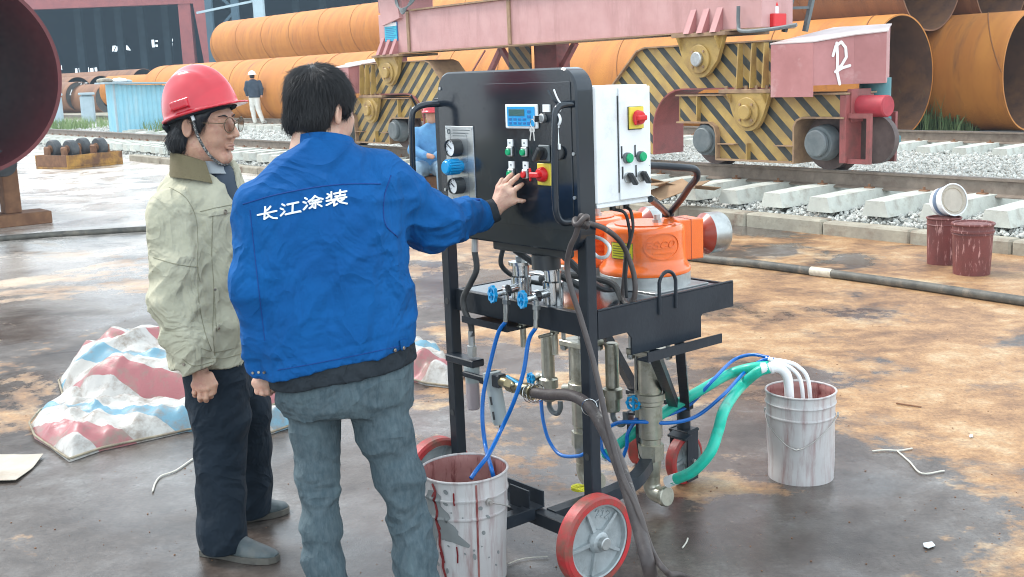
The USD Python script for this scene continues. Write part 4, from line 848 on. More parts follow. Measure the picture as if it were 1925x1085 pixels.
def push(x, z, mat, tag=True):
    b_ = mp('push_button', bx(x - .014, x + .014, FY - .012, FY, z - .016, z + .016, .003), 'zinc')
    mp('button_cap', cyl((x, FY - .012, z - .001), (x, FY - .021, z - .001), .0115, n=20, bev=.0025), mat, parent=b_)
    if tag: mp('tag', bx(x - .013, x + .013, FY - .006, FY, z + .017, z + .041, .0008), 'white_plastic', parent=b_); mp('tag_print', bx(x - .004, x + .004, FY - .0066, FY - .006, z + .027, z + .031), 'bearing_grey', parent=b_)
push(-.292, 1.440, 'green_plastic'); push(-.217, 1.441, 'green_plastic'); push(-.290, 1.366, 'green_plastic'); push(-.216, 1.367, 'red_plastic')
ks = mp('key_switch', cyl((-.119, FY, 1.552), (-.119, FY - .016, 1.552), .015, n=24, bev=.002), 'zinc'); mp('tag', bx(-.120, -.086, FY - .006, FY, 1.572, 1.596, .0008), 'white_plastic', parent=ks)
mp('key', bx(-.1215, -.1165, FY - .045, FY - .016, 1.542, 1.562, .001), 'chrome', parent=ks)
rg = mp('key_ring', torus((-.120, FY - .05, 1.538), .014, .0014, (0.2, 1, 0.1)), 'chrome')
for dx, a in ((-.006, 12), (.004, -8)): mp('hanging_key', [xf(cyl((0, -.0012, 0), (0, .0012, 0), .0085, n=14), rot((0, 1, 0), a), (-.121 + dx, FY - .05, 1.518)), xf(bx(-.0028, .0028, -.001, .001, -.036, -.006), rot((0, 1, 0), a), (-.121 + dx, FY - .05, 1.518))], 'chrome', parent=rg)
rs = mp('rotary_switch', bx(-.147, -.093, FY - .008, FY, 1.412, 1.466, .003), 'bearing_grey'); mp('switch_disc', cyl((-.120, FY - .008, 1.438), (-.120, FY - .018, 1.438), .021, n=24), 'dark_plastic', parent=rs)
mp('switch_grip', xf(bx(-.008, .008, -.045, -.016, -.026, .026, .004), rot((0, 1, 0), 35), (-.120, FY, 1.438)), 'dark_plastic', parent=rs)
mp('round_plug', cyl((-.045, FY, 1.442), (-.045, FY - .012, 1.442), .022, n=24, bev=.003), 'dark_plastic')
def estop(c, d, e):
    c, d, e = (np.asarray(v, float) for v in (c, d, e)); A = np.stack([e, np.cross(d, e), d], 1)
    s = mp('main_switch', xf(bx(-.033, .033, -.036, .036, 0, .008, .002), A, c), 'yellow_plate')
    mp('switch_rotor', xf(cyl((0, 0, .008), (0, 0, .030), .025, .022, n=28, bev=.004), A, c), 'red_plastic', parent=s)
    mp('switch_grip', xf(bx(-.034, .012, -.009, .009, .028, .046, .004), A, c), 'red_plastic', parent=s); mp('padlock_loop', xf(bx(-.040, -.033, -.022, .022, .030, .040, .003), A, c), 'red_plastic', parent=s)
estop((-.122, FY, 1.370), (0, -1, 0), (1, 0, 0))
# handles
mp('handle', tube([(.012, -.050, 1.597), (.012, -.085, 1.597), (.010, -.108, 1.590), (.009, -.120, 1.565), (.004, -.124, 1.45), (0, -.124, 1.30), (0, -.118, 1.25), (.004, -.100, 1.226), (.008, -.05, 1.222)], .0115, n=12), 'black_gloss')
mp('handle', tube([(-.70, -.050, 1.600), (-.712, -.095, 1.600), (-.722, -.130, 1.590), (-.728, -.150, 1.562), (-.735, -.152, 1.45), (-.738, -.152, 1.30), (-.735, -.145, 1.245), (-.715, -.10, 1.225), (-.69, -.05, 1.222)], .0115, n=12), 'black_gloss')
mp('hook_pin', tube([(.004, -.10, 1.597), (-.006, -.112, 1.612), (-.026, -.118, 1.642)], .004, n=8), 'black_gloss'); mp('hook_pin', tube([(-.722, -.13, 1.594), (-.724, -.14, 1.61), (-.726, -.152, 1.636)], .004, n=8), 'black_gloss')
# the spanner-like tag tied to the right handle
tg = thing('hanging_key_tag', 'white cast key with ring tied to the right panel handle', 'key', mw((.012, -.105, 1.56)), RZM)
part(tg, 'cable_tie', tube([(-.016, -.008, .085), (-.006, -.006, .062), (.001, .0, .045), (.002, .012, .036), (.001, .002, .022), (.0, -.006, .012)], .0028, n=6), 'white_plastic')
part(tg, 'ring', torus((0, -.012, -.008), .017, .0042, (.15, 1, 0)), 'white_plastic'); part(tg, 'shank', [bx(-.005, .005, -.016, -.009, -.085, -.022, .002), bx(-.011, .011, -.016, -.009, -.102, -.083, .002), bx(-.008, .008, -.016, -.009, -.035, -.022, .002)], 'white_plastic')
# white switch cabinet on the right flank
cab = mp('switch_cabinet', bx(-.17, .028, .030, .282, 1.268, 1.648, .006), 'white_enamel')
mp('cabinet_door', bx(.0285, .036, .135, .280, 1.275, 1.642, .002), 'white_enamel', parent=cab); mp('door_seal', bx(.028, .0315, .1315, .1335, 1.30, 1.615), 'dark_plastic', parent=cab)
mp('mount_strip', bx(-.17, .026, .034, .276, 1.256, 1.268, .002), 'white_enamel', parent=cab)
mp('switch_base', bx(.036, .0385, .172, .236, 1.502, 1.578), 'dark_plastic', parent=cab); estop((.0385, .206, 1.541), (1, 0, 0), (0, 1, 0))
for y in (.163, .226):
    b_ = mp('push_button', cyl((.036, y, 1.412), (.048, y, 1.412), .018, n=24), 'bearing_grey'); mp('button_cap', cyl((.048, y, 1.412), (.058, y, 1.412), .0155, n=24, bev=.003), 'green_plastic', parent=b_)
    mp('tag', bx(.036, .0385, y - .025, y - .020, 1.412, 1.452), 'dark_plastic', parent=b_)
    b_ = mp('selector_switch', cyl((.036, y + .004, 1.347), (.046, y + .004, 1.347), .0175, n=24), 'zinc'); mp('switch_grip', xf(bx(0, .022, -.006, .006, -.024, .024, .003), rot((1, 0, 0), 35), (.046, y + .008, 1.343)), 'dark_plastic', parent=b_)
    mp('tag', bx(.036, .0385, y - .022, y - .017, 1.345, 1.385), 'dark_plastic', parent=b_)
for y in (.15, .215): mp('cable_gland', cyl((-.02, y, 1.262), (-.02, y, 1.236), .011, n=14), 'dark_plastic')
# rear push handle
hq_ = mc(1256, 404, l=.74)
mp('push_handle', tube([hq_, hq_ + (mc(1300, 352, l=.60) - hq_) * .55, mc(1296, 352, l=.60), mc(1309, 336, l=.57), mc(1310, 324, l=.55), mc(1303, 317, l=.52), mc(1285, 315, l=.46), mc(1240, 312, l=.34), mc(1215, 311, l=.27)], .0125, n=12, k=6), 'black_paint')
mp('handle_brace', tube([mc(1222, 374, l=.28), mc(1240, 388, l=.5), hq_], .0125, n=12), 'black_paint'); mp('handle_post', bx(hq_[0] - .018, hq_[0] + .018, .722, .756, .85, hq_[2] + .01, .003), 'black_paint')
# pumps: air motors on the table
def pump(cx, cy, shade, lab):
    om = 'orange_paint'
    p = mp('air_motor', xf(lathe([(0, .953), (.170, .953), (.172, .962), (.170, .972), (.160, .984), (.1535, .996), (.151, 1.010), (.150, 1.108), (.148, 1.119), (.142, 1.127), (.132, 1.131), (0, 1.132)], 64), None, (cx, cy, 0)), om, 30, label=lab)
    mp('base_ring', cyl((cx, cy, .9035), (cx, cy, .9525), .170, n=56, bev=.002), 'zinc', parent=p)
    mp('lid', cyl((cx, cy, 1.1325), (cx, cy, 1.1355), .112, n=40), 'orange_paint', parent=p); mp('lifting_bolt', [cyl((cx + .045, cy + .02, 1.1355), (cx + .045, cy + .02, 1.165), .012), hexa((cx + .045, cy + .02, 1.1355), (cx + .045, cy + .02, 1.147), .018)], 'zinc', parent=p)
    vr = rot((0, 0, 1), -16); vx = lambda m: xf(m, vr, (cx, cy, 0))
    b_ = mp('valve_box', vx(bx(-.062, .062, .110, .222, .985, 1.137, .004)), om, parent=p); mp('box_seam', vx(bx(-.063, .063, .165, .167, .984, 1.138)), 'red_paint_shade', parent=p)
    mf = mp('silencer', vx(xf(lathe([(0, 0), (.035, 0), (.078, .045), (.080, .05), (.080, .105), (.074, .120), (0, .123)], 40), rot((1, 0, 0), -90), (0, .223, 1.068))), 'steel', parent=p); mp('silencer_cone', vx(xf(lathe([(.036, -.001), (.0795, .044), (.0797, .046)], 40), rot((1, 0, 0), -90), (0, .223, 1.068))), 'red_paint_shade', parent=p)
    # raised oval emblem towards the right
    def wrap(poly2, dth, r0=.1505, a0=0.0, zc=1.062):
        m = ext(poly2, dth)
        m = m.subdivide_to_size(.012); v = m.vertices; th = a0 + v[:, 0] / r0; rr = r0 + v[:, 2]
        m.vertices = np.stack([cx + rr * np.sin(th), cy - rr * np.cos(th), zc + v[:, 1]], 1); return m
    ov = affinity.scale(shapely.Point(0, 0).buffer(1, quad_segs=12), .074, .049); a0 = math.radians(70)
    mp('emblem', wrap(ov.difference(affinity.scale(ov, .95, .93)), .003, a0=a0), om, 30, p)
    tx = meshkit.text_mesh('ESCO', .026, .002); v = tx.vertices.copy(); x_ = (v[:, 0] - v[:, 0].mean()) * 1.25; x_ = x_ + (v[:, 1] - .013) * .35
    th = a0 + x_ / .1505; rr = .1505 + v[:, 2] * 1.6; tx.vertices = np.stack([cx + rr * np.sin(th), cy - rr * np.cos(th), 1.062 - .006 + v[:, 1]], 1); mp('emblem_lettering', tx, om, False, p)
    mp('emblem_line', wrap(sbox(-.040, -.027, .050, -.022), .0025, a0=a0), om, 30, p); mp('emblem_line', wrap(sbox(-.054, -.008, -.0, -.005), .002, a0=a0), om, 30, p)
    lb = mp('warning_label', wrap(sbox(-.050, -.028, .046, .032), .0012, a0=math.radians(10), zc=1.045), 'yellow_label', 30, p)
    for k in range(5): mp('label_line', wrap(sbox(-.042, .018 - .009 * k, .038 - .012 * (k % 3), .020 - .009 * k), .0018, a0=math.radians(10), zc=1.045), 'label_ink', 30, p)
    mp('label_border', wrap(sbox(-.050, -.028, .046, .032).difference(sbox(-.0485, -.0265, .0445, .0305)), .0016, a0=math.radians(10), zc=1.045), 'label_ink', 30, p)
    mp('motor_plate', bx(cx - .19, cx + .19, cy - .15, cy + .14, .9032, .9085, .001), 'zinc')
    return p
PR_, PL_ = (-.252, .545), (-.582, .560)
pump(*PR_, False, 'orange air motor nearest the table corner'); pump(*PL_, True, 'orange air motor half hidden behind the panel post')
# lower pump ends with fluid sections
def fluid_end(cx, cy):
    fe = mp('fluid_section', xf(lathe([(0, .12), (.030, .12), (.034, .135), (.040, .19), (.040, .285), (.046, .29), (.046, .42), (.052, .425), (.052, .45), (.046, .455), (.046, .62), (0, .62)], 28), None, (cx, cy, 0)), 'nickel_fitting')
    mp('top_flange', bx(cx - .07, cx + .07, cy - .06, cy + .06, .62, .645, .004), 'nickel_fitting', parent=fe); mp('hex_nut', hexa((cx, cy, .20), (cx, cy, .262), .052), 'nickel_fitting', parent=fe); mp('clamp_ring', cyl((cx, cy, .44), (cx, cy, .47), .058, n=28, bev=.003), 'nickel_fitting', parent=fe)
    for sx in (-.055, .055):
        for sy in (-.045, .045): mp('tie_rod', [cyl((cx + sx, cy + sy, .60), (cx + sx, cy + sy, .89), .009, n=10), hexa((cx + sx, cy + sy, .605), (cx + sx, cy + sy, .62), .016)], 'steel', parent=fe)
    mp('piston_rod', cyl((cx, cy, .62), (cx, cy, .89), .016), 'chrome', parent=fe)
    mp('inlet_elbow', tube([(cx, cy, .13), (cx, cy, .095), (cx + .012, cy, .072), (cx + .035, cy, .062), (cx + .075, cy, .064)], .034, n=16), 'nickel_fitting', parent=fe); mp('elbow_collar', cyl((cx + .062, cy, .063), (cx + .085, cy, .066), .040, n=24, bev=.004), 'nickel_fitting', parent=fe)
    # filter housing beside it
    fx_, fy_ = cx - .205, cy
    fh = mp('filter_housing', xf(lathe([(0, .35), (.026, .35), (.030, .356), (.030, .405), (.040, .408), (.040, .444), (.033, .448), (.028, .452), (.0275, .625), (.024, .632), (.020, .634), (.0, .634)], 28), None, (fx_, fy_, 0)), 'nickel_fitting')
    mp('cross_pipe', [cyl((fx_ - .06, fy_, .415), (fx_, fy_, .415), .014), cyl((cx - .05, cy, .435), (cx - .11, cy, .425), .016)], 'nickel_fitting', parent=fh); mp('pipe_nut', hexa((fx_ - .062, fy_, .415), (fx_ - .042, fy_, .415), .021), 'nickel_fitting', parent=fh)
    mp('rear_cylinder', xf(lathe([(0, .36), (.026, .36), (.026, .58), (.034, .585), (.034, .60), (0, .60)], 24), None, (fx_ + .10, fy_ + .06, 0)), 'steel')
    mp('return_bend', tube([(fx_ - .0, fy_, .352), (fx_ + .0, fy_, .325), (fx_ + .02, fy_, .305), (fx_ + .05, fy_, .305), (fx_ + .068, fy_, .33), (fx_ + .068, fy_, .36)], .011), 'bearing_grey')
    return fx_, fy_
hvR = fluid_end(-.262, .573); hvL = fluid_end(-.565, .50)
def handwheel(c, d, R, parent=None):
    d = np.asarray(d, float); A = align(d); k = []
    th = np.linspace(0, 2 * np.pi, 48, endpoint=False); r_ = R * (1 + .07 * np.cos(8 * th)); q = Polygon(np.stack([r_ * np.cos(th), r_ * np.sin(th)], 1)).difference(shapely.Point(0, 0).buffer(R * .74)); 
    for a in range(4): q = q.union(affinity.rotate(sbox(-R * .10, 0, R * .10, R * .8), 90 * a, origin=(0, 0)))
    q = q.union(shapely.Point(0, 0).buffer(R * .3)); m = ext(q, .012); 
    h_ = mp('valve_handwheel', xf(m, A, np.asarray(c, float)), 'blue_plastic', 30, parent); mp('spindle_nut', hexa(np.asarray(c) + d * .012, np.asarray(c) + d * .018, .007), 'screen_blue', parent=parent); return h_
# sampling valve on the right fluid section
vR = mc(1192, 757, l=.52); q = np.array(vR); handwheel(q, (.35, -.93, 0), .030)
mp('valve_body', [cyl(q + (0, .012, 0), q + (0, .055, 0), .014), cyl(q + (.06, .05, .012), q + (-.03, .05, -.004), .017, n=16), hexa(q + (.045, .05, .01), q + (.07, .05, .012), .024), cyl(q + (-.03, .05, 0), q + (-.03, .05, -.075), .011)], 'nickel_fitting')
vL = mc(1000, 712, l=.46); q = np.array(vL); handwheel(q, (-.2, -.97, 0), .026); mp('valve_body', [cyl(q + (0, .01, 0), q + (0, .05, 0), .013), cyl(q + (-.02, .05, 0), q + (.09, .05, 0), .014), hexa(q + (.03, .05, 0), q + (.055, .05, 0), .021)], 'nickel_fitting')
# upper metering blocks between panel and table
for k, (px, py, pv) in enumerate(((980, 530, (929, 553)), (1040, 545, (985, 563)))):
    c = mc(px, py, l=.05); cx, cy, cz = c
    mb = mp('metering_valve', xf(lathe([(0, .90), (.034, .90), (.036, .905), (.036, .985), (.030, .99), (.030, 1.025), (.044, 1.028), (.044, 1.04), (.02, 1.044), (0, 1.044)], 28), None, (cx, cy, 0)), 'chrome')
    mp('valve_stem', cyl((cx, cy, 1.04), (cx, cy, 1.125), .010), 'chrome', parent=mb); mp('stem_nut', hexa((cx, cy, 1.044), (cx, cy, 1.058), .02), 'steel', parent=mb)
    for sx in (-.032, .032): mp('tie_rod', cyl((cx + sx, cy, .93), (cx + sx, cy, 1.03), .006, n=8), 'steel', parent=mb)
    w_ = mc(*pv, l=-.075); handwheel(w_, (-.25, -.96, .05), .030)
    mp('valve_body', [cyl((cx, cy, w_[2] + .01), w_ + (.02, .05, .01), .016, n=16), cyl(w_ + (0, .012, 0), w_ + (.018, .06, .008), .013), hexa(w_ + (.012, .035, .006), w_ + (.018, .055, .008), .022)], 'chrome')
    mp('hose_fitting', [cyl(w_ + (.03, .03, -.005), w_ + (.028, .028, -.07), .010, n=12), hexa(w_ + (.03, .03, -.02), w_ + (.029, .029, -.036), .015), cyl(w_ + (.028, .028, -.07), w_ + (.026, .026, -.10), .0085, n=12)], 'steel')
    mp('drain_fitting', [cyl((cx + .0, cy, .90), (cx, cy, .80), .016), hexa((cx, cy, .86), (cx, cy, .82), .028), cyl((cx, cy, .80), (cx, cy, .725), .011), xf(bx(-.06, .02, -.008, .008, 0, .012, .003), rot((0, 1, 0), -18), (cx, cy - .02, .795))], 'nickel_fitting')
mp('air_valve_block', [bx(-.46, -.08, -.02, .03, 1.085, 1.118, .006), cyl((-.20, .005, 1.04), (-.20, .005, 1.09), .05, n=24), tube([(-.42, 0, 1.1), (-.46, .02, 1.02), (-.45, .1, .96), (-.35, .2, .93)], .009), tube([(-.1, 0, 1.09), (-.06, .08, 1.0), (-.12, .2, .95), (-.16, .3, .93)], .013), tube([(-.36, 0, 1.09), (-.30, .06, 1.03), (-.25, .12, .99), (-.2, .2, .93)], .012)], 'dark_plastic')
mp('cross_hose', [tube([(-.33, .09, .975), (-.28, .1, .98), (-.24, .09, .975)], .013), tube([(-.30, .1, 1.0), (-.22, .2, .98), (-.12, .24, .96), (-.05, .22, .91)], .012)], 'dark_hose')
# feed hose from the gauge plate, bracket, lubricator jar and air filter on the left
a, b = mc(890, 448, l=-.02), mc(886, 640, l=-.02)
mp('air_hose', tube([mc(892, 470, l=-.02), mc(896, 505, l=-.025), mc(886, 530, l=-.03), mc(872, 558, l=-.03), mc(874, 585, l=-.03), mc(885, 610, l=-.02), mc(887, 632, l=-.02)], .0115, n=12), 'dark_hose')
mp('hose_ferrule', cyl(mc(893, 440, l=-.02), mc(893, 473, l=-.02), .0125, n=16), 'zinc'); mp('hose_ferrule', [cyl(mc(886, 622, l=-.02), mc(887, 652, l=-.02), .0125, n=16), hexa(mc(887, 650, l=-.02), mc(887, 670, l=-.02), .019)], 'zinc')
br = mc(880, 680, l=-.02); bz = br[2]
mp('jar_bracket', bx(-.745, br[0] + .06, -.045, .012, bz - .012, bz + .016, .004), 'black_paint')
jx = mc(888, 720, l=-.02)[0]
jr = mp('lubricator', xf(lathe([(0, bz - .012), (.03, bz - .012), (.03, bz - .04), (.026, bz - .06), (.026, bz - .075), (0, bz - .075)], 24), None, (jx, -.02, 0)), 'grey_plastic'); mp('bowl', xf(lathe([(0, bz - .18), (.022, bz - .18), (.026, bz - .17), (.026, bz - .075), (0, bz - .075)], 24), None, (jx, -.02, 0)), 'clear_jar', parent=jr); mp('fluid', xf(lathe([(0, bz - .178), (.0215, bz - .178), (.0245, bz - .168), (.0245, bz - .125), (0, bz - .125)], 24), None, (jx, -.02, 0)), 'pink_fluid', parent=jr)
f0, f1 = mc(924, 700, l=-.06), mc(941, 800, l=-.06); fd_ = (f1 - f0) / np.linalg.norm(f1 - f0); A = align(fd_)
L_ = np.linalg.norm(f1 - f0)
fl = mp('air_filter', xf(lathe([(.022, -.004), (.033, 0), (.034, .03), (.030, .06), (.0285, .065), (.0285, L_ * .9), (.022, L_ * .98), (0, L_)], 28), A, f0), 'grey_plastic', 35)
mp('filter_top', xf(cyl((0, 0, .006), (0, 0, .010), .03, n=24), A, f0), 'bearing_grey', parent=fl)
sd = np.cross(fd_, [1, 0, 0]); sd /= np.linalg.norm(sd); sd = sd if sd[1] < 0 else -sd
for k in (.5, .78): c = f0 + fd_ * L_ * k + sd * .0275 + np.array([.006, 0, 0]); mp('sight_slot', xf(bx(-.004, .004, -.003, .003, -.015, .015, .001), np.stack([np.cross(sd, fd_) * -1, sd, -fd_], 1), c), 'dark_plastic', parent=fl)
mp('drain_tip', cyl(f1, f1 + fd_ * .012, .006, n=10), 'dark_plastic', parent=fl)
mp('filter_clamp', [bx(f0[0] - .06, f0[0] - .02, -.075, -.045, f0[2] - .05, f0[2] - .02, .004), bx(jx, f0[0] - .02, -.066, -.05, f0[2] - .045, f0[2] - .025, .003)], 'black_paint')
c0, c1 = mc(938, 715, l=-.065), mc(1002, 738, l=-.075); cd = (c1 - c0) / np.linalg.norm(c1 - c0); CL = np.linalg.norm(c1 - c0)
mp('hose_coupling', [cyl(c0, c0 + cd * CL * .35, .019, n=18), hexa(c0 + cd * CL * .3, c0 + cd * CL * .5, .026), cyl(c0 + cd * CL * .45, c0 + cd * CL * .8, .022, n=18, bev=.003), cyl(c0 + cd * CL * .8, c1, .027, n=18), sphere(c0 + cd * CL * .55 + np.array([0, -.02, .012]), .01, 1)], 'brass'); mp('coupling_block', xf(bx(-.02, .02, -.02, .02, -.024, .024, .004), None, c0), 'dark_plastic')
mp('coupling_lever', xf(bx(0, .07, -.005, .005, 0, .008, .002), rot((0, 1, 0), 14), c0 + cd * CL * .3 + np.array([0, -.01, .028])), 'screen_blue')
# ---------------------------------------------------------------- hoses and cables at the machine
def W(px, py, **k): return mw(mc(px, py, **k))
def hose(name, pts, r, mat, label, group=None, extra=None, cat='hose', n=12, k=10):
    P = [np.asarray(q, float) for q in pts]; base = P[0] * [1, 1, 0] + [0, 0, min(q[2] for q in P)]
    t = thing(name, label, cat, base, 0, group); part(t, 'hose_line' if extra else 'line', xf(tube(P, r, n=n, k=k), None, -base), mat, True)
    for nm, m, mt in extra or []: part(t, nm, xf(m, None, -base), mt)
    return t
c1w = mw(c1)
H = [c1w, W(1030, 742, l=-.08), W(1075, 744, l=-.10), W(1108, 765, l=-.12), W(1138, 812, l=-.14), W(1162, 868, l=-.17), W(1183, 930, l=-.21), W(1203, 1000, l=-.26), W(1222, 1075, l=-.32)]
e_ = gz(1236, 1128, .02); H += [e_, e_ + np.array([.25, -.35, -.0])]
wire = [tube([H[3] + np.array([math.cos(a) * .024, -.004 + .02 * math.sin(a) * .4, .024 * math.sin(a)]) for a in np.linspace(0, 6.3, 14)], .0018, n=5), tube([H[3] + np.array([.02, -.01, .02]), H[3] + np.array([.045, -.015, .035]), H[3] + np.array([.05, -.015, .01])], .0018, n=5)]
for s in range(3): wire.append(tube([H[0] + np.array([math.cos(a) * .026 + .012 * s - .01, -.01 + .02 * math.sin(a) * .4, .03 * math.sin(a)]) for a in np.linspace(0, 6.3, 14)], .0015, n=5))
hose('air_supply_hose', H, [.019] * 4 + [.021] * 7, 'brown_hose', 'thick grey-brown hose running from the brass coupling to the ground by the wheel', extra=[('binding_wire', w_, 'chrome') for w_ in wire], n=14)
K = W(1092, 418, l=-.118)
kn_ = [K + np.array([0, -.0, .012]) + np.array([.02 * math.cos(a) - .0, -.022 * math.sin(a), .016 * math.sin(2 * a) * .6 - .02 * a / 6]) for a in np.linspace(-1.5, 6.6, 18)]
B = [W(1255, 1077, l=-.30), W(1225, 1035, l=-.27), W(1200, 960, l=-.24), W(1168, 890, l=-.2), W(1140, 790, l=-.15), W(1118, 690, l=-.115), W(1092, 600, l=-.105), W(1073, 540, l=-.10), W(1066, 500, l=-.10), W(1072, 465, l=-.105), W(1083, 440, l=-.11)] + kn_ + [W(1108, 420, l=-.05), W(1140, 432, l=.05), W(1170, 460, l=.16), W(1190, 510, l=.20), W(1194, 548, l=.2), W(1188, 568, l=.2), W(1178, 572, l=.2), W(1172, 555, l=.22), W(1176, 500, l=.24), W(1178, 470, l=.25)]
hose('power_cable', [gz(1325, 1100, .012)] + [gz(1278, 1080, .02)] + B, .0092, 'brown_hose', 'brown rubber cable knotted round the right panel handle', cat='cable', n=10, k=8)
hose('white_cable', [W(1118, 445, l=.06), W(1135, 452, l=.06), W(1146, 466, l=.06), W(1140, 482, l=.06), W(1126, 484, l=.06), W(1116, 476, l=.05)], .006, 'white_plastic', 'short white cable loop behind the right panel post', cat='cable')
hose('switch_cable', [mw((-.02, .15, 1.24)), W(1174, 400, l=.17), W(1182, 425, l=.19), W(1184, 450, l=.2), W(1178, 475, l=.2), W(1176, 520, l=.2), W(1178, 560, l=.2)], .0055, 'black_rubber', 'thin black cable hanging from the white cabinet over the orange pump', cat='cable')
hose('switch_cable', [mw((-.02, .215, 1.24)), W(1186, 398, l=.2), W(1190, 425, l=.2), W(1186, 448, l=.2), W(1180, 470, l=.2)], .0055, 'black_rubber', 'second thin black cable from the white cabinet, shorter one', cat='cable')
# blue sampling hoses into the front bucket
BF = gz(882, 1078, 0.0); BF = np.array([-.188, 3.715, 0])
w1, w2 = mc(929, 553, l=-.075) + np.array([.026, .026, -.10]), mc(985, 563, l=-.075) + np.array([.026, .026, -.10])
hose('sampling_hose', [mw(w1), W(936, 628, l=-.06), W(920, 690, l=-.09), W(909, 740, l=-.12), W(907, 790, l=-.14), W(913, 840, l=-.16), gy(923, 878, 3.70), gy(930, 905, 3.70)], .0075, 'blue_hose', 'blue hose hanging from the left blue handwheel into the bucket', 'blue sampling hoses')
hose('sampling_hose', [mw(w2), W(994, 640, l=-.06), W(984, 700, l=-.09), W(966, 755, l=-.12), W(942, 808, l=-.14), gy(918, 855, 3.72), gy(896, 884, 3.70), gy(885, 900, 3.68)], .0075, 'blue_hose', 'blue hose hanging from the right blue handwheel into the bucket', 'blue sampling hoses')
hose('return_hose', [W(1017, 752, l=.46), W(1021, 790, l=.45), W(1032, 828, l=.44), W(1052, 854, l=.43), W(1080, 858, l=.43), W(1105, 848, l=.43), W(1150, 800, l=.46), W(1195, 793, l=.5), W(1260, 795, l=.62), W(1310, 782, l=.74), W(1360, 742, l=.86), gy(1400, 700, 4.62), gy(1432, 678, 4.62), gy(1455, 676, 4.6)], .0075, 'blue_hose', 'blue hose looping behind the post towards the right bucket')
vb = mc(1192, 757, l=.52) + np.array([-.03, .05, -.075])
hose('return_hose', [mw(vb), W(1180, 815, l=.53), W(1178, 840, l=.53), W(1166, 866, l=.52), W(1148, 866, l=.5), W(1132, 845, l=.5), W(1132, 815, l=.52), W(1158, 797, l=.58), W(1200, 793, l=.65), W(1262, 778, l=.78), W(1300, 758, l=.88), W(1340, 715, l=.95), gy(1378, 678, 4.72), gy(1412, 667, 4.68), gy(1445, 672, 4.62)], .0075, 'blue_hose', 'blue hose with a small loop below the handwheel, highest at the right bucket')
# green suction hoses
BR = np.array([1.178, 4.555, 0])
for k, (pts, lab) in enumerate((([W(1255, 906, l=.573), W(1275, 899, l=.575), W(1305, 884, l=.59), W(1335, 850, l=.62), W(1350, 810, l=.68), W(1362, 770, l=.74), gy(1390, 730, 4.56), gy(1424, 700, 4.54), gy(1446, 692, 4.53)], 'green hose from the lower pump elbow, bowed low, to the right bucket'),
                              ([W(1135, 858, l=.52), W(1150, 846, l=.53), W(1200, 808, l=.6), W(1260, 768, l=.78), W(1320, 732, l=.92), gy(1370, 704, 4.66), gy(1410, 692, 4.62), gy(1446, 688, 4.60)], 'green hose passing straight behind the pumps to the right bucket'))):
    P = pts; y0 = 4.53 if k == 0 else 4.60; dx = 0 if k == 0 else .055; q0 = P[-1]
    el = [q0 + np.array([-.035, 0, -.004]), q0, q0 + np.array([.025, 0, .0]), q0 + np.array([.055, 0, -.012]), q0 + np.array([.075, 0, -.045]), q0 + np.array([.082, .0, -.10]), q0 + np.array([.086, .0, -.20])]
    st = P[0]; s1 = P[0] + (P[1] - P[0]) / np.linalg.norm(P[1] - P[0]) * .05
    hose('suction_hose', P, .0215, 'green_hose', lab, 'green suction hoses', [('end_sleeve', cyl(st, s1, .0225, n=18), 'white_plastic'), ('pipe_bend', tube(el, .0195, n=16), 'white_plastic'), ('bend_collar', cyl(q0 + np.array([.005, 0, 0]), q0 + np.array([.018, 0, 0]), .024, n=18), 'white_plastic')], n=16)
for k, (y, x) in enumerate(((4.60, 1.07), (4.62, 1.105))):
    hose('dip_tube', [gy(1445 - 6 * k, 674, y), np.array([x + .03, y, .475]), np.array([x + .075, y - .02, .455]), np.array([x + .11, y - .03, .40]), np.array([x + .125, y - .03, .25])], .0085, 'white_plastic', 'thin white bent tube dipping into the right bucket, ' + ('upper one' if k == 0 else 'rear one'), cat='tube')
# the long hose lying across the yard
G = [gz(-60, 455, .03), gz(0, 449, .03), gz(100, 441, .03), gz(200, 435, .03), gz(270, 431, .03), np.array([-3.2, 13.7, .035]), np.array([-1.2, 12.6, .035]), np.array([.5, 11.2, .035]), gz(1330, 487, .035), gz(1420, 496, .035), gz(1545, 512, .035), gz(1700, 533, .035), gz(1850, 555, .035), gz(1925, 566, .035), gz(2020, 581, .035)]
dt = (G[10] - G[9]) / np.linalg.norm(G[10] - G[9]); hose('ground_hose', G, .034, 'ground_hose', 'long dark hose lying across the yard with a pale tape band', extra=[('tape_band', cyl(G[10] - dt * .1, G[10] + dt * .1, .0375, n=16), 'tape')])

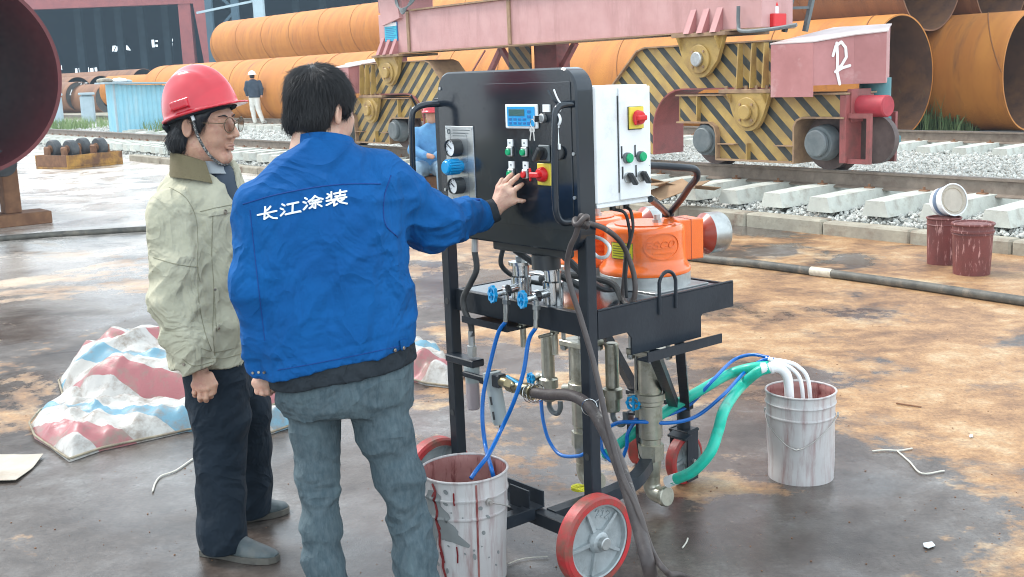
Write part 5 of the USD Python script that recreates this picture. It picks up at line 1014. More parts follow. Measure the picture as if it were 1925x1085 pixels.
# ---------------------------------------------------------------- buckets
def bucket(name, label, c, R, H_, mat, inner, taper=.93, ribs=(.80, .62), rim=.008, liquid=None, group=None, dent=0.0, seed=1, rz=0.0, bail=None, lid=None):
    t = thing(name, label, 'bucket', c, rz, group); n = 64; th = np.linspace(0, 2 * np.pi, n, endpoint=False)
    zs = sorted(set([0, .01] + list(np.linspace(.04, .96, 24)) + [r + d for r in ribs for d in (-.014, -.006, .006, .014)] + [1.0]))
    def rad(z): return R * (taper + (1 - taper) * z) + sum(.005 * math.exp(-((z - r) / .012) ** 2) for r in ribs)
    V = []
    def wob(x, y, z, k): return dent * (meshkit.fbm(np.stack([x * 5, y * 5, z * 3.5], 1), 2, seed + k) - .5) * 2 * np.clip(z / (H_ * .2), .25, 1)
    rows = [(z, rad(z)) for z in zs]
    for z, r in rows:
        x, y = r * np.cos(th), r * np.sin(th); zz_ = np.full(n, z * H_); w_ = wob(x, y, zz_, 0); V.append(np.stack([x * (1 + w_ / R), y * (1 + w_ / R), zz_], 1))
    r1 = rad(1) ; x, y = th, th
    k = len(rows); F = [(i * n + j, i * n + (j + 1) % n, (i + 1) * n + (j + 1) % n, (i + 1) * n + j) for i in range(k - 1) for j in range(n)]
    part(t, 'shell', (np.concatenate(V), np.array(F)), mat, 40)
    Vi = []
    for z, r in [(1.0, rad(1) - .003)] + [(z, rad(z) - .006) for z in (.96, .92, .88, .84, .8, .76, .72, .66, .6, .54, .48, .42, .36, .3, .24, .18, .12, .08, .05, .02)]:
        x, y = r * np.cos(th), r * np.sin(th); zz_ = np.full(n, z * H_); w_ = wob(x, y, zz_, 0); Vi.append(np.stack([x * (1 + w_ / R), y * (1 + w_ / R), zz_], 1))
    Vi.append(np.array([[0, 0, .02 * H_]])); Fi = [(i * n + j, i * n + (j + 1) % n, (i + 1) * n + (j + 1) % n, (i + 1) * n + j) for i in range(20) for j in range(n)]
    Vi = np.concatenate(Vi); Ft = [(a, b, c_) for a, b, c_, d in Fi] + [(a, c_, d) for a, b, c_, d in Fi] + [(20 * n + j, 20 * n + (j + 1) % n, 21 * n) for j in range(n)]
    part(t, 'inside', (Vi, np.array(Ft)), inner, 40)
    x, y = rad(1) * np.cos(th), rad(1) * np.sin(th); w_ = wob(x, y, np.full(n, H_), 0); rp_ = np.stack([x * (1 + w_ / R), y * (1 + w_ / R), np.full(n, H_)], 1)
    part(t, 'rim', tube(np.vstack([rp_, rp_[:2]]), rim * .5, n=8, smooth=False), mat if lid is None else lid, True)
    if liquid: part(t, 'paint_residue', cyl((0, 0, .02 * H_), (0, 0, liquid * H_), (rad(liquid) - .006) * .84, n=40), 'red_drip')
    if bail:
        a, drop, side = bail; ca, sa_ = math.cos(a), math.sin(a); r_ = rad(.7) + .006; e0 = np.array([ca * r_, sa_ * r_, .74 * H_]); e1_ = np.array([-ca * r_, -sa_ * r_, .74 * H_]); out = np.array([sa_, -ca, 0]) * side
        P = []
        for s in np.linspace(-1, 1, 13):
            phi = math.acos(max(-1, min(1, -s))); q = np.array([ca, sa_, 0]) * (-s) * r_ * 1.02 + out * math.sqrt(max(0, 1 - s * s)) * (r_ * 1.035); q[2] = .74 * H_ - drop * (1 - abs(s) ** 1.5); P.append(q)
        part(t, 'bail', tube(P, .0022, n=6, k=4), 'wire', True)
        m_ = P[6]; part(t, 'bail_grip', tube([P[5] * .55 + P[6] * .45, P[6], P[7] * .55 + P[6] * .45], .0045, n=8), 'wire', True)
        for e in (e0, e1_): part(t, 'bail_ear', cyl(e * [.98, .98, 1], e * [1.03, 1.03, 1], .012, n=14), 'wire')
    return t, rad, wob
bf, rad_f, wob_f = bucket('front_bucket', 'paint-splashed white bucket with red drips and blue hoses in front of the machine', BF, .148, .385, 'bucket_white', 'bucket_inside', .90, (.83, .66), .009, .12, None, .006, 3)
def on_bucket(poly, th0, off_):
    m = ext(poly, .0012).subdivide_to_size(.01); v = m.vertices; z = np.clip(v[:, 1] / .385, 0, 1); r = np.array([rad_f(q) for q in z]); th = th0 + v[:, 0] / .145
    x, y = r * np.cos(th), r * np.sin(th); w_ = wob_f(x, y, z * .385, 0); k_ = (1 + w_ / .148) * (1 + (off_ + v[:, 2]) / r); m.vertices = np.stack([x * k_, y * k_, v[:, 1]], 1); return m
view_th = math.atan2(-BF[1], -BF[0])
sp_ = Polygon([(-.135, .345), (-.105, .35), (-.085, .335), (-.09, .30), (-.06, .275), (-.055, .262), (-.07, .25), (-.045, .235), (-.03, .215), (-.035, .205), (-.012, .185), (.008, .165), (.004, .160), (-.03, .172), (-.05, .180), (-.075, .182), (-.10, .20), (-.118, .18), (-.125, .14), (-.14, .10), (-.15, .12), (-.16, .30)]).buffer(.003).simplify(.0008)
part(bf, 'grey_paint_patch', on_bucket(sp_, view_th, .0004), 'grey_paint_spill', 40)
dr_ = strokes([[(-.112, .372), (-.102, .35), (-.108, .32), (-.1, .28), (-.107, .24), (-.098, .20), (-.103, .16), (-.092, .12), (-.096, .08), (-.085, .04)], [(-.106, .24), (-.096, .22)], [(-.10, .13), (-.09, .1)]], .0048).union(strokes([[(-.036, .16), (-.034, .13), (-.036, .105)], [(-.036, .35), (-.036, .31)], [(-.118, .33), (-.108, .345)]], .0026))
part(bf, 'red_paint_run', on_bucket(dr_, view_th, .0018), 'red_drip', 40)
rs_ = np.random.default_rng(11); fl_ = []
for k in range(26): x, z = -.13 + .26 * rs_.random(), .05 + .31 * rs_.random(); a = .0025 + .005 * rs_.random(); fl_.append(affinity.rotate(affinity.scale(shapely.Point(x, z).buffer(a, quad_segs=2), 1, 1 + rs_.random()), rs_.random() * 90))
part(bf, 'paint_chip', on_bucket(shapely.union_all(fl_), view_th, .0003), 'grey_paint_spill', 40, kind='stuff')
part(bf, 'side_seam', on_bucket(sbox(.034, .0, .041, .375), view_th, .0004), 'bucket_inside', 40)
ev = np.array([math.cos(view_th + .55) * .150, math.sin(view_th + .55) * .150, .31]); part(bf, 'bail_ear', [cyl(ev * [.96, .96, 1], ev * [1.06, 1.06, 1], .014, n=16), cyl(ev * [1.05, 1.05, 1], ev * [1.10, 1.10, 1], .007, n=12)], 'wire')
part(bf, 'bail', tube([ev * [1.08, 1.08, 1], ev * [1.14, 1.0, 1] + np.array([.03, .02, -.02]), ev * [1.1, .9, 1] + np.array([.06, .05, -.045]), ev + np.array([.05, .12, -.06])], .0024, n=6), 'wire', True)
bucket('right_bucket', 'dented white bucket with wire handle holding the green hose ends', BR, .1435, .372, 'bucket_white', 'bucket_inside', .93, (.88, .74), .009, .30, None, .020, 8, bail=(math.atan2(-BR[1], -BR[0]) + math.pi / 2 - .12, .115, 1))
b1, b2 = gz(1826, 514, 0), gz(1772, 495, 0)
rb, rf_, _ = bucket('red_bucket', 'dark red lidded paint bucket with pale drips, the front one', b1, .155, .40, 'bucket_red', 'bucket_inside', .90, (.80, .88), .022, None, 'red buckets at the kerb', .003, 4, lid='bucket_red')
part(rb, 'lid', cyl((0, 0, .385), (0, 0, .398), .150, n=40, bev=.004), 'bucket_red'); part(rb, 'rim_collar', xf(lathe([(.153, .335), (.163, .335), (.163, .352), (.153, .352)], 48)), 'bucket_red')
bucket('red_bucket', 'dark red paint bucket behind, with the white pail on it', b2, .135, .385, 'bucket_red', 'bucket_inside', .92, (.86,), .016, None, 'red buckets at the kerb', .003, 6)
pl_ = thing('white_pail', 'white pail lying tilted on top of the red bucket', 'pail', b2 + np.array([.07, -.02, .385]), 0)
pv = np.array([.30, -.93, .22]); pv /= np.linalg.norm(pv); A = align(pv); o_ = np.array([0.0, .0, .15])
part(pl_, 'shell', xf(lathe([(.118, -.16), (.128, -.02), (.134, -.02), (.138, 0), (.134, .004), (.126, .0)], 44), A, o_), 'white_enamel', 35); part(pl_, 'bottom', xf(cyl((0, 0, -.16), (0, 0, -.155), .118, n=40), A, o_), 'card_pale'); part(pl_, 'lid', xf(lathe([(0, -.012), (.07, -.010), (.1, -.014), (.126, -.004)], 44), A, o_), 'card_pale', 40)
part(pl_, 'lid_ring', xf(lathe([(.095, -.012), (.1, -.006), (.105, -.012)], 44), A, o_), 'tape', 30); part(pl_, 'label_band', xf(lathe([(.1215, -.12), (.1285, -.07)], 44), A, o_), 'faded_blue', 30)

# ---------------------------------------------------------------- striped tarpaulin heaps
def sheet(name, label, outline, hfun, uvf, seed, res=.018, thick=.012, loc=None):
    P = Polygon(outline).buffer(0); x0, y0, x1, y1 = P.bounds
    nx, ny = int((x1 - x0) / res) + 3, int((y1 - y0) / res) + 3; xs, ys = x0 - res + res * np.arange(nx), y0 - res + res * np.arange(ny)
    gx, gy_ = np.meshgrid(xs, ys, indexing='ij'); pts = shapely.points(gx.ravel(), gy_.ravel()); ins = shapely.contains(P, pts); dist = shapely.distance(pts, P.exterior)
    near = shapely.line_interpolate_point(P.exterior, shapely.line_locate_point(P.exterior, pts)); nxy = shapely.get_coordinates(near)
    X_, Y_ = gx.ravel().copy(), gy_.ravel().copy(); snap = (~ins) & (dist < res * 1.5); X_[snap], Y_[snap] = nxy[snap, 0], nxy[snap, 1]; use = ins | snap
    d = np.where(ins, dist, 0); q = np.stack([X_, Y_, np.zeros_like(X_)], 1); Z = hfun(X_, Y_, d, q); Z = np.maximum(Z, .006); Z[snap] = .002
    idx = np.arange(nx * ny).reshape(nx, ny); a, b, c_, e = idx[:-1, :-1], idx[1:, :-1], idx[1:, 1:], idx[:-1, 1:]; F = np.concatenate([np.stack([a, b, c_], -1).reshape(-1, 3), np.stack([a, c_, e], -1).reshape(-1, 3)])
    F = F[use[F].all(1) & (ins[F].any(1))]; m_ = np.unique(F); mp_ = -np.ones(nx * ny, int); mp_[m_] = np.arange(len(m_)); V = np.stack([X_, Y_, Z], 1)[m_]; uv = np.stack(uvf(V[:, 0], V[:, 1]), 1)
    base = np.array([V[:, 0].mean(), V[:, 1].mean(), 0]); pth = _path('/World', name); x = UsdGeom.Xform.Define(stage, pth); x.AddTranslateOp().Set(Gf.Vec3d(*map(float, base))); _tag(x.GetPrim(), label, 'tarpaulin', 'striped tarpaulins on the ground')
    part(pth, 'sheet', trimesh.Trimesh(V - base, mp_[F], process=False), 'tarp', uv=uv)
    rimp = np.array(P.exterior.simplify(.01).coords); k = np.linspace(0, 1, 160); rl = [P.exterior.interpolate(s, normalized=True) for s in k]
    part(pth, 'edge_roll', xf(tube([(r.x, r.y, .012 + .014 * meshkit.noise(np.array([r.x * 4, r.y * 4, 1.0]))) for r in rl], .006, n=6, k=1), None, -base), 'tarp_hem', True)
    return pth
O = lambda L: [tuple(gz(x, y, z)[:2]) for x, y, z in L]
def creases(q, seed, amp, n=9, f0=2.2, f1=9.0):
    r_ = np.random.default_rng(seed); o = np.zeros(len(q)); w = meshkit.fbm(q * 1.7, 3, seed) * 1.3
    for k in range(n):
        f = f0 * (f1 / f0) ** (k / (n - 1)); a = r_.random() * 6.28; u_ = (q[:, 0] * math.cos(a) + q[:, 1] * math.sin(a)) * f + w * (1 + .3 * k) + r_.random(); t_ = np.abs((u_ % 1) * 2 - 1); g_ = meshkit.noise(q * (f * .45) + k * 11, seed + k); o += (f0 / f) ** .85 * (np.maximum(0, 1 - t_ * 1.7) - .2) * np.clip(g_ * 2.2 - .55, 0, 1)
    return amp * o
def crumple(q, s, seed, amp): n = meshkit.fbm(q * s, 3, seed); return amp * (1 - np.abs(2 * n - 1) * 1.0)
up_o = O([(110, 715, .02), (140, 660, .12), (205, 640, .15), (235, 622, .16), (330, 620, .16), (420, 640, .14), (520, 690, .05), (560, 745, .02), (480, 770, .02), (380, 765, .02), (280, 762, .02), (200, 772, .02), (150, 770, .02), (118, 742, .02)])
ux, uy = gz(110, 715)[:2]; vdir = (gz(430, 700) - gz(130, 690)); vdir = vdir[:2] / np.linalg.norm(vdir[:2]); cdir = np.array([-vdir[1], vdir[0]])
sheet('striped_tarp', 'red, white and blue striped tarpaulin heap behind the man in the red helmet', up_o,
      lambda x, y, d, q: .25 * (1 - np.exp(-d / .16)) * (.75 + .5 * meshkit.noise(q * 2.0 + 3, 5)) + creases(q, 8, .050) * np.clip(d / .07, 0, 1) + .010 * meshkit.noise(q * 18, 4) * np.clip(d / .06, 0, 1),
      lambda x, y: (((x - ux) * cdir[0] + (y - uy) * cdir[1]) * 2.1 + .12 * np.sin(((x - ux) * vdir[0] + (y - uy) * vdir[1]) * 2.1), x * 0), 4)
lo_o = O([(55, 795, .02), (75, 765, .03), (150, 740, .04), (260, 755, .05), (330, 752, .05), (420, 770, .05), (540, 765, .03), (550, 800, .01), (505, 815, .01), (420, 812, .01), (355, 808, .01), (260, 830, .01), (190, 845, .01), (130, 866, .01), (95, 840, .01), (65, 822, .01)])
lx, ly = gz(60, 800)[:2]; v2 = (gz(330, 820) - gz(110, 800)); v2 = v2[:2] / np.linalg.norm(v2[:2]); c2 = np.array([-v2[1], v2[0]])
sheet('striped_tarp', 'front fold of pale striped tarpaulin, nearest the camera at the left', lo_o,
      lambda x, y, d, q: .105 * (1 - np.exp(-d / .07)) * (.7 + .6 * meshkit.noise(q * 2.4 + 9, 15)) + creases(q, 28, .048) * np.clip(d / .05, 0, 1) + .008 * meshkit.noise(q * 20, 14) * np.clip(d / .05, 0, 1),
      lambda x, y: (((x - lx) * c2[0] + (y - ly) * c2[1]) * 1.5 + .42 + .16 * np.sin(((x - lx) * v2[0] + (y - ly) * v2[1]) * 3.3), x * 0), 6)
r_o = O([(735, 640, .1), (790, 614, .12), (830, 640, .1), (850, 680, .05), (875, 700, .02), (850, 728, .01), (800, 722, .01), (740, 705, .01), (700, 690, .01)])
rx_, ry_ = gz(735, 640)[:2]
sheet('striped_tarp', 'striped tarpaulin corner seen between the blue jacket and the machine', r_o,
      lambda x, y, d, q: .15 * (1 - np.exp(-d / .1)) * (.7 + .6 * meshkit.noise(q * 2.2 + 5, 35)) + creases(q, 38, .05) * np.clip(d / .05, 0, 1),
      lambda x, y: ((y - ry_) * 1.2 + .55 + .1 * np.sin(x * 4), x * 0), 7)

# ---------------------------------------------------------------- litter on the yard
def flat_poly(name, label, cat, pts, mat, z=.006, th=.003, group=None, lift=0.0):
    q = [gz(a, b, z) for a, b in pts]; base = np.mean(q, 0) * [1, 1, 0]; m = ext(Polygon([(a[0] - base[0], a[1] - base[1]) for a in q]), th).subdivide_to_size(.06); v = m.vertices.copy()
    v[:, 2] += .004 + lift * meshkit.noise(np.stack([v[:, 0] * 5, v[:, 1] * 5, v[:, 0] * 0], 1), 3); m.vertices = v; solo(name, xf(m, None, base), mat, label, cat, tuple(base), group, False)
flat_poly('cardboard_sheet', 'pale torn cardboard sheet lying at the left picture edge', 'cardboard', [(-60, 855), (82, 858), (62, 880), (30, 905), (-20, 908), (-60, 905)], 'card_pale', lift=.02)
ct = gz(1262, 362, .33); 
crd = []
for k, (dx, dy, a, s) in enumerate(((0, 0, 20, .22), (.22, .12, -30, .2), (-.2, .1, 60, .2), (.38, .05, 10, .15), (-.05, .25, -15, .2))):
    crd.append(xf(bx(-s, s, -s * .7, s * .7, 0, .008), rot((0, 0, 1), a) @ rot((1, 0, 0), 14 - 9 * k) @ rot((0, 1, 0), 8 * (k - 2)), ct + np.array([dx, dy, .03 + .03 * (k % 3)])))
solo('torn_cardboard', crd, 'cardboard', 'torn brown cardboard lying on the sleepers behind the machine handle', 'cardboard', tuple(ct), smooth=False)
def twig(pts, r, mat, label, name='straw', cat='straw', z=.006): hose(name, [gz(a, b, z) for a, b in pts], r, mat, label, cat=cat, n=6, k=5)
twig([(1640, 848), (1665, 846), (1690, 847), (1715, 843)], .0035, 'string', 'pale straw lying crosswise, the farther of two right of the bucket')
twig([(1687, 848), (1710, 868), (1733, 890), (1775, 885)], .0035, 'string', 'pale bent straw with a kink, right of the right bucket')
twig([(287, 924), (292, 908), (303, 895), (330, 885), (362, 863)], .004, 'string', 'pale string on the ground left of the dark trousers', 'string', 'string')
twig([(955, 1060), (985, 1050), (1030, 1046)], .002, 'string', 'thin pale wire bit beside the front bucket', 'wire_bit', 'wire')
twig([(1283, 1030), (1290, 1020), (1293, 1012)], .003, 'string', 'tiny pale stick right of the front wheel', 'stick', 'stick')
twig([(1023, 988), (1040, 980)], .003, 'string', 'short pale splinter under the black axle beam', 'stick', 'stick')
twig([(1685, 758), (1732, 765)], .004, 'rusty_iron', 'thin rusty strip lying on the rusty concrete', 'strip', 'strip')
flat_poly('paper_scrap', 'small white paper scrap on the wet concrete at lower right', 'paper', [(1735, 1022), (1752, 1019), (1758, 1026), (1745, 1031), (1737, 1028)], 'paper_scrap', lift=.01)
flat_poly('paper_scrap', 'tiny white chip on the rusty concrete right of the straws', 'paper', [(1822, 818), (1828, 817), (1829, 821), (1823, 822)], 'paper_scrap')
rl = W(1090, 905, l=.12); solo('cable_tie_bundle', xf([tube([(math.cos(a) * .03, math.sin(a) * .02 + .002 * k, .01 + .006 * math.sin(a * 2 + k)) for a in np.linspace(0, 5 + k * .3, 9)], .003, n=5) for k in range(5)], None, np.array([rl[0], rl[1], .21])), 'yellow_label', 'crumpled yellow-green wrapper lying on the black base rail', 'wrapper', (rl[0], rl[1], .2))
pbr = np.random.default_rng(21); nn_ = 0
V, F = [], []
for k in range(700):
    px, py = pbr.random() * 1925, 560 + pbr.random() * 520; c = gz(px, py, 0); s = .0014 + .0032 * pbr.random() ** 3; m = trimesh.creation.icosahedron(); v = m.vertices * s * (1 + .5 * (pbr.random((12, 1)) - .5)) * [1, 1, .6] + c + [0, 0, s * .4]; F.append(m.faces + len(V) * 12); V.append(v)
solo('grit', trimesh.Trimesh(np.concatenate(V), np.concatenate(F), process=False), 'rusty_iron', 'loose grit scattered over the concrete yard', 'grit', (0, 0, 0), smooth=False, kind='stuff')
# ---------------------------------------------------------------- people
def decim(m, tol=0.0): return m
def march(f, pts_px, t0=2.5, t1=5.0, off_=0.0):
    """Where the sight lines through these picture points meet a surface."""
    D = np.array([ray(a, b) for a, b in pts_px]); D /= np.linalg.norm(D, axis=1, keepdims=True); t = np.full(len(D), t0)
    for _ in range(90): d = f(EYE + D * t[:, None]); t = np.minimum(t + d * .7, t1)
    P = EYE + D * t[:, None]; e = .002; G = np.stack([f(P + np.eye(3)[k] * e) - f(P - np.eye(3)[k] * e) for k in range(3)], 1); G /= np.maximum(np.linalg.norm(G, axis=1, keepdims=True), 1e-9)
    return P + G * off_, G
def on_cloth(f, poly, th=.0014, off_=.0012, res=6):
    m = ext(poly, 1.0); m = m.subdivide_to_size(res) if res else m
    v = m.vertices; top = v[:, 2] > .5; P, G = march(f, v[:, :2]); m.vertices = P + G * np.where(top, off_ + th, off_ - .003)[:, None]; m.fix_normals(); return m
def seam(f, px, r=.0016, off_=.0005, n=5, k=6):
    P, G = march(f, spline(np.array(px, float), k), off_=off_); return tube(P, r, n=n, smooth=False)
def rz_(deg): return rot((0, 0, 1), deg)
def head_sdf(p, R, c, s, female=False):
    q = ((p - c) @ R) / s; a = np.abs(q[:, 0]); qs = np.stack([a, q[:, 1], q[:, 2]], 1)
    d = s_ell(q, np.array([0, -.012, .045]), np.array([.076, .095, .085])); d = smin(d, s_ell(q, np.array([0, .030, -.025]), np.array([.062, .062, .088])), .02)
    d = smin(d, s_cap(qs, (.050, .0, -.062), (.012, .066, -.098), .020, .018), .022); d = smin(d, s_cap(qs, (0, .07, -.1), (.008, .07, -.1), .018, .018), .012)
    d = smin(d, s_cap(qs, (.042, .058, -.012), (.036, .06, -.035), .024, .022), .02); d = smin(d, s_cap(qs, (0, .078, .034), (.036, .072, .034), .013, .012), .014)
    d = smax(d, -(np.linalg.norm(qs - np.array([.031, .108, .012]), axis=1) - .017), .012); d = smin(d, np.linalg.norm(qs - np.array([.031, .079, .010]), axis=1) - .0135, .004)
    d = smin(d, s_cap(qs, (.020, .0915, .0165), (.042, .082, .0145), .0032, .003), .004)
    d = smin(d, s_cap(q, (0, .090, .022), (0, .114, -.024), .0075, .0115), .010); d = smin(d, s_cap(qs, (.010, .100, -.030), (.012, .096, -.030), .0085, .008), .006)
    d = smin(d, s_cap(qs, (0, .0985, -.0575), (.017, .090, -.0605), .0065, .004), .006); d = smin(d, s_cap(qs, (0, .0965, -.0705), (.015, .089, -.067), .0072, .004), .006)
    d = smax(d, -s_cap(qs, (0, .107, -.0640), (.020, .094, -.0640), .0016, .0016), .003)
    d = smin(d, s_cap(q, (0, -.022, -.05), (0, -.045, -.21), .060, .066), .03)
    e = qs - np.array([.080, -.012, -.004]); e = e @ rot((0, 0, 1), 14); ea = np.linalg.norm(e / np.array([.0085, .0165, .030]), axis=1); de = (ea - 1) * .009; de = smax(de, -(np.linalg.norm((e - np.array([.008, .003, .002])) / np.array([.007, .012, .021]), axis=1) - 1) * .007, .003)
    return smin(d, de, .006) * s
def hand_sdf(p, wrist, palm, fingers, thumb, r=.0088, wr=.024, back=None):
    """palm: knuckle points; fingers: four lists of joints; thumb: list of joints."""
    d = s_cap(p, wrist + (wrist - np.mean(palm, 0)) * .3 if back is None else back, wrist, wr, wr)
    for k in palm: d = smin(d, s_cap(p, wrist, k, .017, .0135), .014)
    for i in range(3): d = smin(d, s_cap(p, palm[i], palm[i + 1], .0125, .0125), .01)
    for f_, k in zip(fingers, (1.0, 1.02, .97, .86)): d = smin(d, s_chain(p, f_, [r * k * 1.08, r * k, r * k * .93, r * k * .8][:len(f_)], .004), .004)
    return smin(d, s_chain(p, thumb, [.0145, .0115, .0095][:len(thumb)], .006), .010)
def strands(parent, mesh, mat, n, L, flow, w, seed, keep=None):
    r_ = np.random.default_rng(seed); tri = mesh.triangles; ar = mesh.area_faces; idx = r_.choice(len(tri), n * 2, p=ar / ar.sum()); u = r_.random((n * 2, 2)); sw = u.sum(1) > 1; u[sw] = 1 - u[sw]
    P = tri[idx, 0] + u[:, :1] * (tri[idx, 1] - tri[idx, 0]) + u[:, 1:] * (tri[idx, 2] - tri[idx, 0]); N = mesh.face_normals[idx]
    if keep is not None: m = keep(P); P, N = P[m], N[m]
    P, N = P[:n], N[:n]; F = flow(P, N); F = F - N * np.sum(F * N, 1, keepdims=True); F /= np.maximum(np.linalg.norm(F, axis=1, keepdims=True), 1e-9); J = r_.normal(size=P.shape) * .30; l = L * (.6 + .7 * r_.random((len(P), 1)))
    D1 = F * .9 + N * .20 + J * .7; D2 = F - N * .02 + J * .7; D3 = F - N * .16 + J * .7
    C = np.stack([P - N * .003, P + D1 * l * .33, P + D1 * l * .33 + D2 * l * .33, P + D1 * l * .33 + D2 * l * .33 + D3 * l * .34], 1).reshape(-1, 3)
    c = UsdGeom.BasisCurves.Define(stage, _path(parent, 'hair_strands')); c.CreateTypeAttr('linear'); c.CreateCurveVertexCountsAttr(Vt.IntArray([4] * len(P))); c.CreatePointsAttr(Vt.Vec3fArray.FromNumpy(C.astype(np.float32)))
    c.CreateWidthsAttr(Vt.FloatArray.FromNumpy(np.tile(np.array([w, w, w * .8, w * .3], np.float32), len(P)))); c.SetWidthsInterpolation('vertex'); UsdShade.MaterialBindingAPI.Apply(c.GetPrim()).Bind(MAT[mat]); _tag(c.GetPrim(), kind='stuff')
def collar(c, R, r0, r1, h, a0, a1, mat_th=.006, tilt=0.0, front_drop=.0):
    """A standing collar: a band round the neck, open at the front (angles from the front, degrees)."""
    th = np.radians(np.linspace(a0, a1, 40)); V = []
    for k, (rr, z) in enumerate(((r0, 0), (r1, h), (r1 - mat_th, h + .001), (r0 - mat_th, 0))):
        fd = front_drop * (np.cos(th) * .5 + .5) ** 3; V.append(np.stack([rr * np.sin(th), rr * .92 * np.cos(th), z - fd + tilt * np.cos(th)], 1))
    n = len(th); V = np.concatenate(V) @ R.T + c; F = []
    for k in range(4):
        k2 = (k + 1) % 4
        for j in range(n - 1): F.append((k * n + j, k * n + j + 1, k2 * n + j + 1, k2 * n + j))
    m = tm((V, np.array(F))); m.fix_normals(); return m

# ---- the man in the blue jacket
PB = np.array([-.44, 3.36, 0.0]); YB = 3.36
blue = thing('person', 'man in blue work jacket and grey jeans seen from behind, pressing a panel button', 'person', PB)
def bpart(name, mesh, mat, smooth=True, parent=None, label=None): return part(parent or blue, name, xf(mesh, None, -PB), mat, smooth, label)
rows = [(262, 575, 650, .062), (275, 555, 668, .07), (292, 522, 700, .085), (318, 496, 716, .105), (350, 468, 736, .128), (400, 458, 750, .142), (470, 466, 762, .148), (560, 484, 772, .150), (630, 497, 777, .152), (690, 510, 780, .155), (725, 512, 784, .155)]
def rows_to_sec(rows, y, yoff=.11, dx=0):
    S = []
    for py, a, b, dp_ in rows:
        A_, B_ = gy(a, py, y), gy(b, py, y); S.append(((A_[2] + B_[2]) / 2, (A_[0] + B_[0]) / 2 + dx, y, (B_[0] - A_[0]) / 2, dp_))
    return S
secB = rows_to_sec(rows, YB)
lapz = lambda p, k, x0: np.stack([p[:, 0], p[:, 1] - k * (p[:, 0] - x0), p[:, 2]], 1)
xB = gy(620, 450, YB)[0]
SR, ER = gy(712, 338, 3.42), gy(812, 418, 3.56); WRs = mw(mc(904, 404, l=-.165)); SL, EL, WL = gy(484, 385, 3.30), gy(476, 540, 3.25), gy(493, 692, 3.30)
hemA, hemB = gy(515, 712, YB - .14), gy(778, 660, YB - .1); hs = (hemB[2] - hemA[2]) / (hemB[0] - hemA[0])
def jb_raw(p):
    d = s_loft(lapz(p, .18, xB), secB, 2.5); d = smax(d, hemA[2] + hs * (p[:, 0] - hemA[0]) - p[:, 2], .004)
    ar = s_chain(p, [SR, ER, WRs], [.086, .078, .050], .05); al = s_chain(p, [SL, EL, WL], [.068, .057, .043], .05)
    # cuffs end square
    dr = (ER - WRs) / np.linalg.norm(ER - WRs); ar = smax(ar, -((p - WRs) @ dr + .005), .004); dl = (EL - WL) / np.linalg.norm(EL - WL); al = smax(al, -((p - WL) @ dl), .004)
    return smin(smin(d, ar, .05), al, .014)
def jb(p):
    d = jb_raw(p)
    m = np.abs(d) < .05; o = np.zeros(len(p))
    if m.any():
        q = p[m]; w_ = .0065 * folds(q, d[m], 1, (9, 7, 1.7), 3, 1.5); 
        # diagonal pulls from the raised shoulder and bunching at the elbow, cuffs and hem
        dg = np.stack([q[:, 0] * .7 + q[:, 2] * .7, q[:, 1], -q[:, 0] * .7 + q[:, 2] * .7], 1); w_ += .0095 * folds(dg, d[m], 1, (1.8, 5, 8.5), 9, 2.2)
        arm = np.exp(-((np.linalg.norm(q - ER, axis=1)) / .16) ** 2) + np.exp(-((np.linalg.norm(q - (ER + WRs) / 2, axis=1)) / .14) ** 2) + .45 * np.exp(-((np.linalg.norm(q - EL, axis=1)) / .16) ** 2) + .7 * np.exp(-((np.linalg.norm(q - WL, axis=1)) / .14) ** 2) + .9 * np.exp(-((np.linalg.norm(q - (SR + np.array([-.02, -.05, -.12])), axis=1)) / .12) ** 2)
        w_ += .015 * arm * folds(q, d[m], 1, (16, 10, 18), 21, 1.7)
        zh = hemA[2] + hs * (q[:, 0] - hemA[0]); body = np.exp(-((q[:, 2] - zh - .10) / .05) ** 2); w_ += .006 * body * folds(q, d[m], 1, (26, 10, 5), 31, 1.2)
        w_ -= .0035 * np.exp(-((q[:, 2] - zh - .055) / .006) ** 2)
        o[m] = w_
    return d - o
mj = nets(jb, (-.86, 2.98, .62), (.12, 4.05, 1.66), .0075)
bpart('jacket', mj, 'blue_cloth')
bpart('jacket_seam', seam(jb, [(457, 384), (520, 366), (602, 351), (660, 346), (716, 346)]), 'blue_seam'); bpart('jacket_seam', seam(jb, [(735, 330), (722, 372), (724, 420), (748, 446)]), 'blue_seam'); bpart('jacket_seam', seam(jb, [(522, 696), (600, 682), (690, 664), (772, 646)], .0012), 'blue_seam'); bpart('jacket_seam', seam(jb, [(470, 395), (478, 470), (488, 560), (498, 640)], .0012), 'blue_seam')
bpart('hem_tab', on_cloth(jb, Polygon([(750, 640), (765, 637), (769, 655), (760, 663), (753, 660)]), .003), 'blue_cloth', 30); 
for px, py in ((741, 658), (757, 654)): P, G = march(jb, [(px, py)], off_=.004); bpart('stud', cyl(P[0] - G[0] * .004, P[0] + G[0] * .003, .0055, n=14, bev=.0015), 'metal_button', 30)
for px, py in ((476, 701), (487, 700), (497, 700)): P, G = march(jb, [(px, py)], off_=.002); bpart('stud', cyl(P[0] - G[0] * .004, P[0] + G[0] * .002, .004, n=12), 'metal_button', 30)
P, G = march(jb, [(898, 377)], off_=.003); bpart('cuff_button', cyl(P[0] - G[0] * .004, P[0] + G[0] * .003, .008, n=16, bev=.002), 'blue_seam', 30)
